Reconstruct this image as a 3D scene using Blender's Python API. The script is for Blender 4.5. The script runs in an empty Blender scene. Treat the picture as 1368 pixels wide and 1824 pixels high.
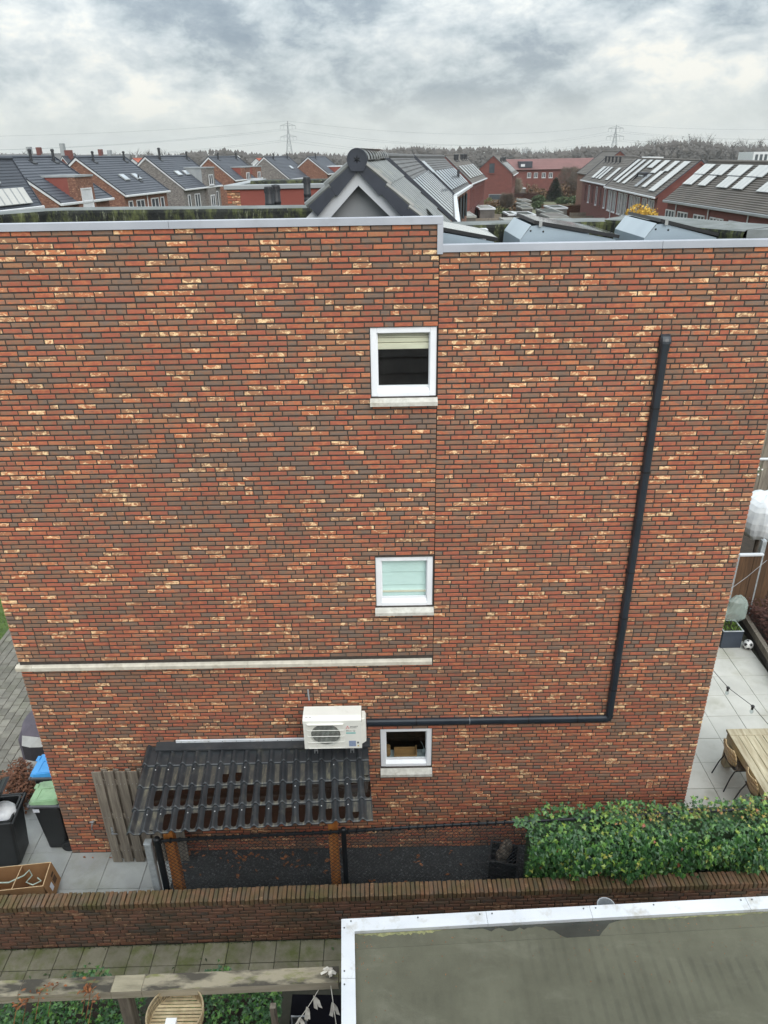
import bpy, bmesh, math, random
import numpy as np
from mathutils import Vector, Matrix
from math import radians as rad, sin, cos, tan, pi, sqrt, atan2

SC = bpy.context.scene
COL = SC.collection

# ------------------------------------------------------------------ camera, sky, sun, exposure
F, PITCH, ROLL, CAM = 1318.0, rad(25.8), rad(-1.0), Vector((0, -8.26, 9.91))
FW = Vector((0, cos(PITCH), -sin(PITCH)))
_rt = Vector((1, 0, 0)); _up = _rt.cross(FW)
RT = cos(ROLL) * _rt + sin(ROLL) * _up
UP = cos(ROLL) * _up - sin(ROLL) * _rt
cd = bpy.data.cameras.new('camera'); cam = bpy.data.objects.new('camera', cd); COL.objects.link(cam)
cam.matrix_world = Matrix(((RT.x, UP.x, -FW.x, CAM.x), (RT.y, UP.y, -FW.y, CAM.y), (RT.z, UP.z, -FW.z, CAM.z), (0, 0, 0, 1)))
cd.sensor_fit = 'VERTICAL'; cd.sensor_height = 36.0; cd.lens = F / 1824 * 36.0
cd.clip_start = 0.1; cd.clip_end = 6000
SC.camera = cam

SC.view_settings.view_transform = 'Standard'; SC.view_settings.look = 'None'
SC.view_settings.exposure = 0.62; SC.view_settings.gamma = 1.0; SC.view_settings.use_curve_mapping = False
SC.render.engine = 'CYCLES'
SC.cycles.use_denoising = True
SC.cycles.max_bounces = 6; SC.cycles.diffuse_bounces = 3; SC.cycles.glossy_bounces = 3
SC.cycles.transparent_max_bounces = 12; SC.cycles.transmission_bounces = 4
SC.cycles.caustics_reflective = False; SC.cycles.caustics_refractive = False

SUN_EL, SUN_AZ = rad(36), rad(158)      # azimuth from +y towards +x: high behind the camera, to the right
sd = bpy.data.lights.new('sun', 'SUN'); sun = bpy.data.objects.new('sun', sd); COL.objects.link(sun)
sd.energy = 1.5; sd.angle = rad(45); sd.color = (1.0, 0.96, 0.9)
_d = Vector((sin(SUN_AZ) * cos(SUN_EL), cos(SUN_AZ) * cos(SUN_EL), sin(SUN_EL)))
sun.rotation_euler = _d.to_track_quat('Z', 'Y').to_euler()

W = bpy.data.worlds.new('World'); SC.world = W; W.use_nodes = True
nt = W.node_tree; nt.nodes.clear()


class NT:
    """tiny node-graph helper"""
    def __init__(s, tree): s.t = tree
    def n(s, typ, ins=None, **kw):
        nd = s.t.nodes.new(typ)
        for k, v in kw.items(): setattr(nd, k, v)
        for k, v in (ins or {}).items():
            sock = nd.inputs[k]
            if hasattr(v, 'bl_idname') or isinstance(v, bpy.types.NodeSocket): s.t.links.new(v, sock)
            else: sock.default_value = v
        return nd
    def math(s, op, a, b=0.0, c=None, clamp=False):
        nd = s.t.nodes.new('ShaderNodeMath'); nd.operation = op; nd.use_clamp = clamp
        for i, v in enumerate((a, b, c)):
            if v is None: continue
            if isinstance(v, bpy.types.NodeSocket): s.t.links.new(v, nd.inputs[i])
            else: nd.inputs[i].default_value = v
        return nd.outputs[0]
    def mix(s, fac, a, b, blend='MIX'):
        nd = s.t.nodes.new('ShaderNodeMix'); nd.data_type = 'RGBA'; nd.blend_type = blend
        for i, v in ((0, fac), (6, a), (7, b)):
            if isinstance(v, bpy.types.NodeSocket): s.t.links.new(v, nd.inputs[i])
            elif i == 0: nd.inputs[0].default_value = v
            else: nd.inputs[i].default_value = (v[0], v[1], v[2], 1)
        return nd.outputs[2]
    def ramp(s, fac, stops, interp='LINEAR'):
        nd = s.t.nodes.new('ShaderNodeValToRGB'); cr = nd.color_ramp; cr.interpolation = interp
        while len(cr.elements) < len(stops): cr.elements.new(0.5)
        for e, (p, c) in zip(cr.elements, stops):
            e.position = p
            e.color = (c, c, c, 1) if not hasattr(c, '__len__') else (c[0], c[1], c[2], 1)
        s.t.links.new(fac, nd.inputs[0])
        return nd.outputs[0]
    def noise(s, vec, scale=1.0, detail=3.0, rough=0.55, dist=0.0):
        return s.n('ShaderNodeTexNoise', {'Vector': vec, 'Scale': scale, 'Detail': detail, 'Roughness': rough, 'Distortion': dist}).outputs[0]
    def scale(s, vec, xyz, loc=(0, 0, 0)):
        return s.n('ShaderNodeMapping', {'Vector': vec, 'Scale': xyz, 'Location': loc}).outputs[0]


def S(r, g, b, k=1.0):
    """sRGB 0..255 to linear"""
    def f(c):
        c /= 255.0
        return (c / 12.92 if c <= 0.04045 else ((c + 0.055) / 1.055) ** 2.4) * k
    return (f(r), f(g), f(b))


w = NT(nt)
SKY_STRENGTH = 0.1
tc = w.n('ShaderNodeTexCoord').outputs['Generated']
sky = w.n('ShaderNodeTexSky', sky_type='NISHITA', sun_disc=False, sun_elevation=SUN_EL, sun_rotation=SUN_AZ).outputs[0]
sep = w.n('ShaderNodeSeparateXYZ', {0: tc})
zz = w.math('MAXIMUM', sep.outputs[2], 0.0)
# broken cloud cover: billows by direction, flattened towards the horizon
n1 = w.noise(w.scale(tc, (3.0, 3.0, 7.0), (3.1, 1.7, 0.47)), 1.7, 7, 0.6, 0.15)
n2 = w.noise(w.scale(tc, (3.0, 3.0, 5.5), (9.3, 4.7, 2.2)), 5.5, 7, 0.62, 0.3)
nn = w.math('ADD', w.math('MULTIPLY', n1, 0.64), w.math('MULTIPLY', n2, 0.36))
cloud = w.ramp(nn, [(0.38, S(255, 253, 244)), (0.42, S(235, 239, 237)), (0.47, S(211, 219, 222)), (0.515, S(190, 201, 206)), (0.555, S(166, 178, 187)), (0.62, S(146, 160, 171))])
# pale band above the horizon, where the deck thins out with distance
lowf = w.ramp(zz, [(0.0, 0.9), (0.03, 0.62), (0.07, 0.14), (0.12, 0.0)])
base = w.mix(lowf, cloud, S(231, 234, 226))
# overcast sky: zenith about three times the horizon
gain = w.math('ADD', w.math('MULTIPLY', w.math('MAXIMUM', w.math('SUBTRACT', zz, 0.10), 0.0), 2.6), 0.98)
base = w.mix(1.0, base, w.n('ShaderNodeCombineXYZ', {0: gain, 1: gain, 2: gain}).outputs[0], 'MULTIPLY')
base = w.mix(1.0, base, (0.68 / SKY_STRENGTH,) * 3, 'MULTIPLY')
allsky = w.mix(0.96, sky, base)
bg = w.n('ShaderNodeBackground', {'Color': allsky, 'Strength': SKY_STRENGTH})
out = w.n('ShaderNodeOutputWorld', {'Surface': bg.outputs[0]})


# ------------------------------------------------------------------ layout helpers (a pixel of the 1368x1824 photograph to a point of the place)
def ray(px, py): return (FW * F + RT * (px - 684) + UP * (912 - py))
def atY(px, py, y):
    d = ray(px, py); return CAM + d * ((y - CAM.y) / d.y)
def atZ(px, py, z):
    d = ray(px, py); return CAM + d * ((z - CAM.z) / d.z)


# ------------------------------------------------------------------ materials
MATS = {}
def newmat(name):
    m = bpy.data.materials.new(name); m.use_nodes = True; m.node_tree.nodes.clear()
    g = NT(m.node_tree); MATS[name] = m
    return m, g
def finish(g, col, rough=0.7, bump=None, bstr=0.3, bdist=0.01, metal=0.0, spec=0.5, coat=0.0, alpha=None, extra=None):
    ins = {'Base Color': col if isinstance(col, bpy.types.NodeSocket) else (*col, 1), 'Roughness': rough, 'Metallic': metal, 'Specular IOR Level': spec}
    if coat: ins['Coat Weight'] = coat
    if alpha is not None: ins['Alpha'] = alpha
    if bump is not None:
        ins['Normal'] = g.n('ShaderNodeBump', {'Height': bump, 'Strength': bstr, 'Distance': bdist}).outputs[0]
    b = g.n('ShaderNodeBsdfPrincipled', ins)
    g.n('ShaderNodeOutputMaterial', {'Surface': b.outputs[0]})
    return b
def pos(g): return g.n('ShaderNodeNewGeometry').outputs['Position']
def objc(g): return g.n('ShaderNodeTexCoord').outputs['Object']
def attr(g, name='rnd'): return g.n('ShaderNodeAttribute', attribute_name=name).outputs['Fac']
def simple(name, c1, c2=None, scale=6.0, rough=0.65, rndvar=0.0, bscale=None, bstr=0.25, metal=0.0, world=True, stretch=(1, 1, 1), spec=0.5, lo=0.35, hi=0.65, detail=5, coat=0.0, dirt=None, dscale=1.5, dlo=0.5, dhi=0.75):
    m, g = newmat(name)
    v = pos(g) if world else objc(g)
    vs = g.scale(v, stretch)
    c2 = c2 or tuple(x * 0.8 for x in c1)
    n = g.noise(vs, scale, detail)
    col = g.mix(g.ramp(n, [(lo, 0.0), (hi, 1.0)]), c1, c2)
    if dirt is not None:
        dn = g.noise(g.scale(v, stretch, (5, 3, 8)), dscale, 6, 0.65)
        col = g.mix(g.ramp(dn, [(dlo, 0.0), (dhi, 1.0)]), col, dirt)
    if rndvar:
        r = g.math('MULTIPLY_ADD', attr(g), 2 * rndvar, 1 - rndvar)
        col = g.mix(1.0, col, g.n('ShaderNodeCombineXYZ', {0: r, 1: r, 2: r}).outputs[0], 'MULTIPLY')
    bump = g.noise(vs, bscale, 4) if bscale else None
    finish(g, col, rough, bump, bstr, metal=metal, spec=spec, coat=coat)
    return m


def brick_mat(name, stops, cream, flash=0.62, dark=0.0, moss=None):
    """baked bricks: one tone per brick, fire-flashed patches inside the brick"""
    m, g = newmat(name)
    p = pos(g); r = attr(g)
    r2 = g.math('FRACT', g.math('MULTIPLY', r, 37.7)); r3 = g.math('FRACT', g.math('MULTIPLY', r, 91.3))
    sh = g.n('ShaderNodeVectorMath', {0: p, 1: g.n('ShaderNodeCombineXYZ', {0: g.math('MULTIPLY', r2, 7.0), 1: g.math('MULTIPLY', r3, 3.0), 2: g.math('MULTIPLY', r, 5.0)}).outputs[0]}, operation='ADD').outputs[0]
    big = g.noise(p, 0.42, 3, 0.5)
    rr = g.math('ADD', r, g.math('MULTIPLY', g.math('SUBTRACT', big, 0.5), 0.7))
    wob = g.noise(g.scale(sh, (1, 1, 1.8)), 11.0, 6, 0.66)
    rr = g.math('ADD', rr, g.math('MULTIPLY', g.math('SUBTRACT', wob, 0.5), 1.5), clamp=True)
    col = g.ramp(rr, stops)
    # dark kiln marks
    dk = g.ramp(g.noise(g.scale(sh, (1, 1, 2.6), (2, 7, 1)), 8.0, 4, 0.6), [(0.52, 0.0), (0.66, 1.0)])
    col = g.mix(g.math('MULTIPLY', dk, g.math('MULTIPLY', g.math('GREATER_THAN', r3, 0.6), 0.5)), col, S(98, 87, 82))
    # pale flashes
    fl = g.ramp(g.noise(g.scale(sh, (1, 1, 1.5), (6, 1, 9)), 13.0, 6, 0.68, 0.6), [(0.52, 0.0), (0.57, 0.75), (0.63, 1.0)])
    fl2 = g.ramp(g.noise(g.scale(sh, (1, 1, 1.2), (1, 4, 3)), 60.0, 4, 0.7), [(0.3, 0.35), (0.62, 1.0)])
    fm = g.math('MULTIPLY', g.math('MULTIPLY', fl, fl2), g.math('GREATER_THAN', r2, flash))
    col = g.mix(g.math('GREATER_THAN', r2, flash - 0.04), col, g.mix(0.25, col, tuple(c * k for c, k in zip(cream, (0.72, 0.40, 0.28)))))
    col = g.mix(fm, col, cream)
    grain = g.noise(sh, 130.0, 3, 0.6)
    col = g.mix(g.ramp(grain, [(0.3, 0.0), (0.75, 0.35)]), col, tuple(x * 0.55 for x in stops[1][1]))
    if dark: col = g.mix(dark, col, (0.012, 0.010, 0.009))
    if moss:
        nm = g.noise(p, 2.3, 6, 0.7)
        col = g.mix(g.ramp(nm, [(0.42, 0.0), (0.68, moss[1])]), col, moss[0])
    tone = g.noise(g.scale(p, (0.22, 0.22, 1.1), (3, 0, 2)), 1.4, 4, 0.6)
    run = g.noise(g.scale(p, (7.0, 7.0, 0.35), (1, 0, 5)), 1.0, 4, 0.65)
    tv = g.math('MULTIPLY_ADD', tone, 0.55, g.math('MULTIPLY_ADD', run, 0.28, 0.69))
    col = g.mix(1.0, col, g.n('ShaderNodeCombineXYZ', {0: tv, 1: tv, 2: tv}).outputs[0], 'MULTIPLY')
    bump = g.math('ADD', g.noise(g.scale(sh, (1, 1, 1.6)), 45.0, 5, 0.65), g.math('MULTIPLY', wob, 0.8))
    finish(g, col, 0.85, bump, 0.55, 0.006, spec=0.3)
    return m


RED_STOPS = [(0.0, S(119, 102, 92)), (0.10, S(128, 103, 87)), (0.28, S(139, 103, 83)), (0.44, S(149, 99, 78)), (0.58, S(158, 92, 74)), (0.72, S(167, 94, 73)), (0.84, S(177, 105, 76)), (0.94, S(185, 117, 84)), (1.0, S(152, 110, 90))]
brick_mat('fired_brick', RED_STOPS, S(255, 222, 172), 0.79)
DARK_STOPS = [(0.0, S(84, 76, 70)), (0.2, S(98, 78, 66)), (0.45, S(116, 82, 68)), (0.7, S(124, 88, 72)), (1.0, S(110, 92, 78))]
brick_mat('garden_brick', DARK_STOPS, S(176, 140, 110), 0.84, 0.06, (S(64, 62, 46), 0.6))
brick_mat('coping_brick', [(0.0, S(96, 84, 70)), (0.3, S(112, 88, 68)), (0.6, S(124, 92, 70)), (1.0, S(104, 88, 74))], S(160, 128, 100), 0.9, 0.0, (S(74, 74, 42), 0.85))
simple('mortar', S(70, 63, 58), S(55, 50, 46), 25, 0.95, bscale=120, bstr=0.4)
simple('dark_mortar', S(40, 36, 33), S(46, 44, 34), 6, 0.95, bscale=90, bstr=0.4)
simple('white_frame', S(236, 238, 241), S(226, 229, 234), 3, 0.35, spec=0.5, dirt=S(200, 202, 202), dscale=3, dlo=0.62, dhi=0.8)
simple('alu_trim', S(172, 175, 184), S(158, 162, 171), 1.6, 0.38, metal=0.0, spec=0.6, dirt=S(150, 152, 158), dscale=2.6, dlo=0.58, dhi=0.8)
simple('white_alu', S(218, 221, 226), S(204, 208, 214), 2.0, 0.3, spec=0.6, dirt=S(160, 154, 136), dscale=5.0, dlo=0.55, dhi=0.80)
simple('sill_stone', S(200, 198, 190), S(178, 175, 167), 14, 0.8, bscale=70, dirt=S(140, 124, 100), dscale=5, dlo=0.55, dhi=0.8)
simple('ledge_stone', S(204, 198, 184), S(184, 178, 165), 9, 0.8, bscale=60, dirt=S(150, 140, 116), dscale=3.5, dlo=0.55, dhi=0.8, rndvar=0.05)
simple('slate_duct', S(44, 50, 58), S(37, 43, 50), 5, 0.34, spec=0.55)
simple('black_plastic', S(40, 42, 44), S(33, 35, 37), 7, 0.5, bscale=160, bstr=0.1)
simple('bin_grey', S(88, 90, 94), S(76, 78, 82), 7, 0.5)
simple('bin_green', S(142, 176, 136), S(126, 160, 122), 5, 0.45, dirt=S(110, 132, 104), dscale=4)
simple('bin_blue', S(74, 160, 226), S(64, 148, 214), 5, 0.4)
simple('white_plastic', S(236, 236, 234), S(224, 225, 224), 6, 0.4)
simple('bag_white', S(226, 228, 230), S(200, 203, 208), 7, 0.4, bscale=14, bstr=0.8)
simple('ac_white', S(234, 233, 226), S(226, 226, 219), 3, 0.4, dirt=S(205, 203, 190), dscale=5, dlo=0.62, dhi=0.85)
simple('ac_dark', S(44, 50, 48), S(64, 72, 68), 30, 0.5)
simple('ac_fin', S(92, 102, 96), S(74, 84, 79), 20, 0.5)
simple('steel', S(190, 192, 194), S(160, 163, 166), 10, 0.3, metal=0.8)
simple('galvanised', S(176, 182, 186), S(150, 157, 162), 14, 0.5, metal=0.2, dirt=S(120, 122, 116), dscale=6)
simple('cardboard', S(158, 120, 82), S(144, 107, 72), 5, 0.9, bscale=60, bstr=0.15)
simple('cardboard_edge', S(214, 184, 144), None, 20, 0.9)
simple('print_dark', S(84, 60, 42), None, 10, 0.9)
simple('print_red', S(206, 40, 62), S(196, 36, 58), 10, 0.5)
simple('print_grey', S(78, 80, 80), None, 10, 0.6)
simple('print_teal', S(128, 190, 186), S(118, 178, 176), 10, 0.5)
simple('label_blue', S(126, 140, 168), S(146, 160, 186), 60, 0.5)
simple('label_white', S(232, 234, 238), S(206, 212, 224), 60, 0.6)
simple('print_yellow', S(214, 180, 60), None, 10, 0.5)
simple('roof_sheet', S(60, 63, 66), S(48, 51, 54), 3, 0.22, spec=0.5, dirt=S(84, 84, 78), dscale=4, dlo=0.56, dhi=0.8, bscale=40, bstr=0.06)
simple('sheet_grime', S(82, 80, 73), S(54, 56, 57), 9, 0.4, stretch=(3, 1, 1), dirt=S(118, 114, 96), dscale=8, dlo=0.52, dhi=0.72)
simple('orange_wood', S(190, 126, 66), S(164, 100, 50), 3.2, 0.6, stretch=(9, 9, 1), bscale=30, bstr=0.2)
simple('grey_wood', S(142, 133, 120), S(112, 103, 93), 2.6, 0.85, stretch=(12, 12, 0.8), bscale=40, bstr=0.4, rndvar=0.14, dirt=S(76, 70, 62), dscale=2.5, dlo=0.56, dhi=0.74)
simple('brown_wood', S(96, 70, 48), S(74, 53, 36), 2.6, 0.8, stretch=(12, 12, 0.8), bscale=40, bstr=0.35, rndvar=0.22)
simple('dark_wood', S(62, 56, 52), S(50, 46, 43), 3, 0.8, stretch=(10, 10, 1), rndvar=0.15)
simple('table_wood', S(195, 186, 160), S(160, 148, 122), 2.0, 0.8, stretch=(14, 1.0, 1), bscale=30, bstr=0.3, rndvar=0.1, dirt=S(128, 110, 80), dscale=2.2, dlo=0.56, dhi=0.72)
simple('ply', S(196, 172, 132), S(178, 150, 108), 3, 0.5, stretch=(1, 1, 8))
simple('seat_ply', S(104, 90, 76), S(84, 72, 62), 4, 0.5, stretch=(1, 14, 1))
simple('black_metal', S(34, 33, 35), S(28, 28, 30), 12, 0.4)
simple('black_post', S(26, 30, 34), S(20, 24, 28), 12, 0.45)
simple('patio_tile', S(196, 195, 188), S(182, 181, 174), 2.0, 0.75, bscale=60, bstr=0.1, rndvar=0.05, dirt=S(158, 156, 140), dscale=1.3, dlo=0.52, dhi=0.78)
simple('yard_tile', S(168, 170, 168), S(154, 156, 155), 2.5, 0.75, bscale=60, bstr=0.1, rndvar=0.05, dirt=S(132, 134, 116), dscale=1.1, dlo=0.5, dhi=0.78)
simple('mossy_tile', S(128, 122, 105), S(108, 103, 84), 4.5, 0.9, bscale=70, bstr=0.4, rndvar=0.14, dirt=S(92, 96, 54), dscale=3.4, dlo=0.46, dhi=0.66)
simple('paver', S(138, 134, 124), S(122, 118, 110), 5, 0.9, bscale=80, bstr=0.3, rndvar=0.22, dirt=S(112, 112, 94), dscale=1.5, dlo=0.5, dhi=0.8)
simple('joint_sand', S(66, 64, 56), S(54, 56, 44), 10, 0.95, bscale=90)
simple('soil', S(62, 54, 46), S(44, 39, 34), 6, 0.95, bscale=40, bstr=0.6)
simple('grass_ground', S(92, 112, 58), S(74, 94, 48), 3, 0.95, bscale=50, bstr=0.8)
simple('field', S(104, 106, 78), S(92, 90, 70), 0.03, 0.95, dirt=S(84, 92, 64), dscale=0.02)
simple('gravel_base', S(62, 63, 64), S(46, 47, 48), 40, 0.95, bscale=70, bstr=1.0)
simple('gravel_stone', S(86, 88, 89), S(58, 60, 61), 9, 0.85, rndvar=0.5)
simple('bitumen', S(62, 66, 64), S(44, 48, 46), 5, 0.9, bscale=90, bstr=0.4, dirt=S(98, 104, 84), dscale=4, dlo=0.55, dhi=0.72)
simple('bitumen_pale', S(118, 122, 122), S(98, 103, 102), 4, 0.85, bscale=140, bstr=0.35, dirt=S(76, 82, 72), dscale=3.2, dlo=0.56, dhi=0.76)
simple('stucco_red', S(132, 74, 66), S(124, 68, 60), 1.2, 0.9, bscale=60, bstr=0.1)
simple('fascia_grey', S(186, 189, 193), S(176, 179, 184), 2, 0.6, spec=0.3)
simple('soffit_grey', S(140, 143, 146), S(132, 135, 138), 2, 0.8)
simple('verge_tile', S(52, 56, 66), S(44, 48, 57), 6, 0.45)
simple('roof_tile', S(112, 114, 112), S(92, 95, 94), 5, 0.30, rndvar=0.10, spec=0.6, dirt=S(128, 128, 112), dscale=5, dlo=0.56, dhi=0.78)
simple('zinc', S(168, 172, 176), S(146, 151, 156), 3, 0.5)
simple('console_sheet', S(160, 175, 186), S(150, 165, 177), 2, 0.4, metal=0.25, spec=0.6)
simple('console_pale', S(184, 196, 204), S(174, 186, 195), 2, 0.35, metal=0.2)
simple('panel_frame', S(32, 33, 36), None, 6, 0.4)
simple('cream_fabric', S(226, 220, 196), S(214, 207, 184), 5, 0.9, stretch=(1, 1, 4))
simple('blind_pale', S(216, 238, 234), S(208, 231, 227), 4, 0.9)
simple('room_dark', S(60, 54, 48), S(48, 43, 38), 3, 0.9)
simple('room_pale', S(150, 160, 162), S(138, 148, 150), 3, 0.9)
simple('crate_wood', S(156, 122, 80), S(138, 106, 68), 4, 0.7, stretch=(1, 1, 6))
simple('rattan', S(190, 172, 138), S(158, 138, 106), 9, 0.7, rndvar=0.25)
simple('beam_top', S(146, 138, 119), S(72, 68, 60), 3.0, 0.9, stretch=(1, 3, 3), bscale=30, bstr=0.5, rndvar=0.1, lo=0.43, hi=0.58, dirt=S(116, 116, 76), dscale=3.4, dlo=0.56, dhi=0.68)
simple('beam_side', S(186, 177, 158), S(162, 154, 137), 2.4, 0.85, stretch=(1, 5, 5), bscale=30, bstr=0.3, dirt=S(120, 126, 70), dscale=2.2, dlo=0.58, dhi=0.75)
simple('beam_pale', S(160, 152, 130), S(134, 127, 108), 3, 0.85, stretch=(1, 5, 5), bscale=30, dirt=S(120, 112, 92), dscale=4)
simple('fleece', S(228, 231, 233), S(206, 211, 216), 5, 0.8, bscale=10, bstr=0.35)
simple('bag_and_opening_black', S(16, 16, 22), S(12, 12, 17), 6, 0.95, spec=0.1)  # matt black for the bag and for the box filling the shadowed opening
simple('ribbon', S(232, 228, 220), S(214, 208, 196), 9, 0.8)
simple('cover_grey', S(98, 90, 100), S(84, 78, 88), 4, 0.7, bscale=9, bstr=0.4)
simple('cover_dark', S(58, 56, 60), None, 4, 0.7)
simple('cover_stripe', S(196, 196, 192), S(176, 176, 174), 4, 0.7)
simple('dry_leaf', S(150, 98, 62), S(120, 76, 48), 9, 0.85, rndvar=0.35)
simple('beech_leaf', S(122, 82, 60), S(100, 66, 50), 9, 0.85, rndvar=0.4)
simple('dark_beech', S(92, 58, 48), S(70, 44, 38), 9, 0.85, rndvar=0.4)
simple('bark', S(86, 76, 66), S(66, 58, 51), 20, 0.95)
simple('twig', S(100, 88, 77), S(80, 71, 63), 1.2, 0.95)
simple('pale_twig', S(142, 130, 116), S(122, 112, 100), 1.2, 0.95)
simple('far_twig', S(92, 88, 85), S(78, 76, 74), 0.05, 0.95, rndvar=0.12)
simple('conifer', S(56, 76, 46), S(38, 56, 36), 1.2, 0.9, rndvar=0.35)
simple('evergreen', S(78, 92, 58), S(58, 74, 46), 1.2, 0.9, rndvar=0.4)
simple('olive_leaf', S(116, 116, 78), S(94, 96, 62), 1.2, 0.9, rndvar=0.3)
simple('brown_shrub', S(122, 96, 72), S(98, 76, 58), 1.2, 0.9, rndvar=0.35)
simple('yellow_leaf', S(208, 172, 76), S(184, 148, 62), 2, 0.85, rndvar=0.3)
simple('grass_blade', S(112, 138, 62), S(88, 114, 46), 4, 0.85, rndvar=0.35)
simple('far_red_brick', S(112, 66, 60), S(100, 60, 55), 1.0, 0.9, rndvar=0.06, bscale=None, stretch=(1, 1, 4), dirt=S(92, 54, 48), dscale=6, dlo=0.52, dhi=0.7)
simple('far_brown_brick', S(126, 90, 75), S(96, 66, 56), 4.5, 0.9, stretch=(1, 1, 2.6), dirt=S(164, 126, 104), dscale=5, dlo=0.54, dhi=0.66)
simple('far_grey_brick', S(138, 133, 129), S(100, 96, 94), 4.0, 0.9, stretch=(1, 1, 3), dirt=S(70, 68, 68), dscale=6, dlo=0.5, dhi=0.64)
simple('far_roof_blue', S(76, 80, 88), S(68, 72, 80), 0.6, 0.6, rndvar=0.06, spec=0.35)
simple('far_roof_grey', S(98, 98, 98), S(86, 86, 86), 0.6, 0.6, rndvar=0.06, spec=0.35)
simple('far_roof_brown', S(100, 94, 88), S(88, 83, 78), 0.6, 0.65, rndvar=0.06, spec=0.3)
simple('far_roof_red', S(124, 90, 88), S(112, 82, 79), 0.35, 0.8, rndvar=0.06)
simple('far_roof_orange', S(178, 100, 78), S(158, 88, 70), 0.6, 0.8)
simple('far_white', S(206, 208, 211), S(192, 195, 199), 2, 0.5)
simple('far_zinc', S(150, 154, 156), S(136, 140, 143), 1, 0.6)
simple('far_glass', S(58, 66, 72), S(78, 86, 92), 0.5, 0.12, spec=0.6)
simple('sky_glass', S(150, 158, 166), S(190, 196, 202), 0.5, 0.08, spec=0.8)
simple('flue_black', S(46, 48, 52), S(38, 40, 44), 6, 0.5)
simple('shed_roof', S(150, 150, 146), S(120, 121, 118), 0.8, 0.85)
simple('shed_wall', S(104, 100, 96), S(84, 80, 77), 1.0, 0.9)
simple('pylon_steel', S(128, 132, 136), S(118, 122, 126), 0.1, 0.7)
simple('wire_grey', S(140, 146, 150), None, 0.1, 0.7)

# shed felt: green-grey mineral felt with pale tide marks and faint brushed ribs
m, g = newmat('roof_felt'); p = pos(g)
n = g.noise(p, 1.3, 6, 0.65); col = g.mix(g.ramp(n, [(0.35, 0.0), (0.7, 1.0)]), S(108, 107, 92), S(89, 88, 75))
pale = g.noise(g.scale(p, (0.8, 1.6, 1), (4, 2, 0)), 1.6, 7, 0.7, 0.5)
col = g.mix(g.ramp(pale, [(0.56, 0.0), (0.74, 0.3)]), col, S(140, 138, 124))
rib = g.n('ShaderNodeTexWave', {'Vector': g.scale(p, (1, 0.08, 1)), 'Scale': 2.6, 'Distortion': 3.0, 'Detail': 3.0, 'Detail Scale': 1.5}, wave_type='BANDS', bands_direction='X').outputs[1]
band = g.ramp(g.noise(g.scale(p, (0.25, 1.5, 1), (2, 9, 0)), 1.4, 3), [(0.45, 0.0), (0.62, 0.6)])
col = g.mix(g.math('MULTIPLY', g.ramp(rib, [(0.55, 0.0), (0.9, 0.55)]), band), col, S(70, 70, 62))
col = g.mix(g.ramp(g.noise(p, 220, 2), [(0.4, 0.0), (0.7, 0.3)]), col, S(70, 72, 64))
finish(g, col, 0.9, g.noise(p, 200, 3), 0.35, 0.004, spec=0.25)

# mossy parapet felt: dark with green growth running down from the top
m, g = newmat('mossy_felt'); p = pos(g)
col = g.mix(g.ramp(g.noise(p, 3.0, 6, 0.7), [(0.35, 0.0), (0.65, 1.0)]), S(52, 54, 52), S(34, 36, 36))
mz = g.noise(g.scale(p, (2.2, 2.2, 0.7), (1, 6, 2)), 3.2, 7, 0.75)
col = g.mix(g.ramp(mz, [(0.47, 0.0), (0.63, 0.8)]), col, S(98, 104, 66))
lz = g.noise(g.scale(p, (5, 5, 1.0), (8, 2, 4)), 3.0, 6, 0.75)
col = g.mix(g.ramp(lz, [(0.58, 0.0), (0.70, 0.7)]), col, S(160, 164, 138))
finish(g, col, 0.95, g.noise(p, 30, 5, 0.7), 0.8, 0.02, spec=0.2)

# glass for the house windows: see-through with a fresnel mirror
def glass_mat(name, tint, ior=1.5, rough=0.0):
    m, g = newmat(name)
    t = g.n('ShaderNodeBsdfTransparent', {'Color': (*tint, 1)}); gl = g.n('ShaderNodeBsdfGlossy', {'Color': (1, 1, 1, 1), 'Roughness': rough})
    fc = g.n('ShaderNodeLayerWeight', {'Blend': 0.5}).outputs['Facing']
    f0 = ((ior - 1) / (ior + 1)) ** 2
    fr = g.math('MULTIPLY_ADD', g.math('POWER', fc, 5.0), 1 - f0, f0)
    mx = g.n('ShaderNodeMixShader', {0: fr, 1: t.outputs[0], 2: gl.outputs[0]})
    g.n('ShaderNodeOutputMaterial', {'Surface': mx.outputs[0]})
glass_mat('window_glass', (0.93, 0.97, 0.965), 1.7)
glass_mat('clear_plastic', (0.80, 0.84, 0.85), 1.45, 0.15)
# standing water
m, g = newmat('water'); finish(g, S(26, 18, 14), 0.05, g.noise(pos(g), 9, 2), 0.08, 0.002, spec=0.35)
# solar panels
def panel_mat(name, c, c2, rough, spec=0.6, lines=True):
    m, g = newmat(name)
    n = g.noise(objc(g), 0.8, 3)
    col = g.mix(n, c, c2)
    finish(g, col, rough, spec=spec, coat=0.6)
panel_mat('solar_glass', S(198, 196, 190), S(178, 177, 173), 0.25)
panel_mat('solar_dark', S(30, 34, 44), S(38, 42, 52), 0.12, 0.8)
panel_mat('solar_silver', S(168, 174, 178), S(150, 157, 162), 0.2)
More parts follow.
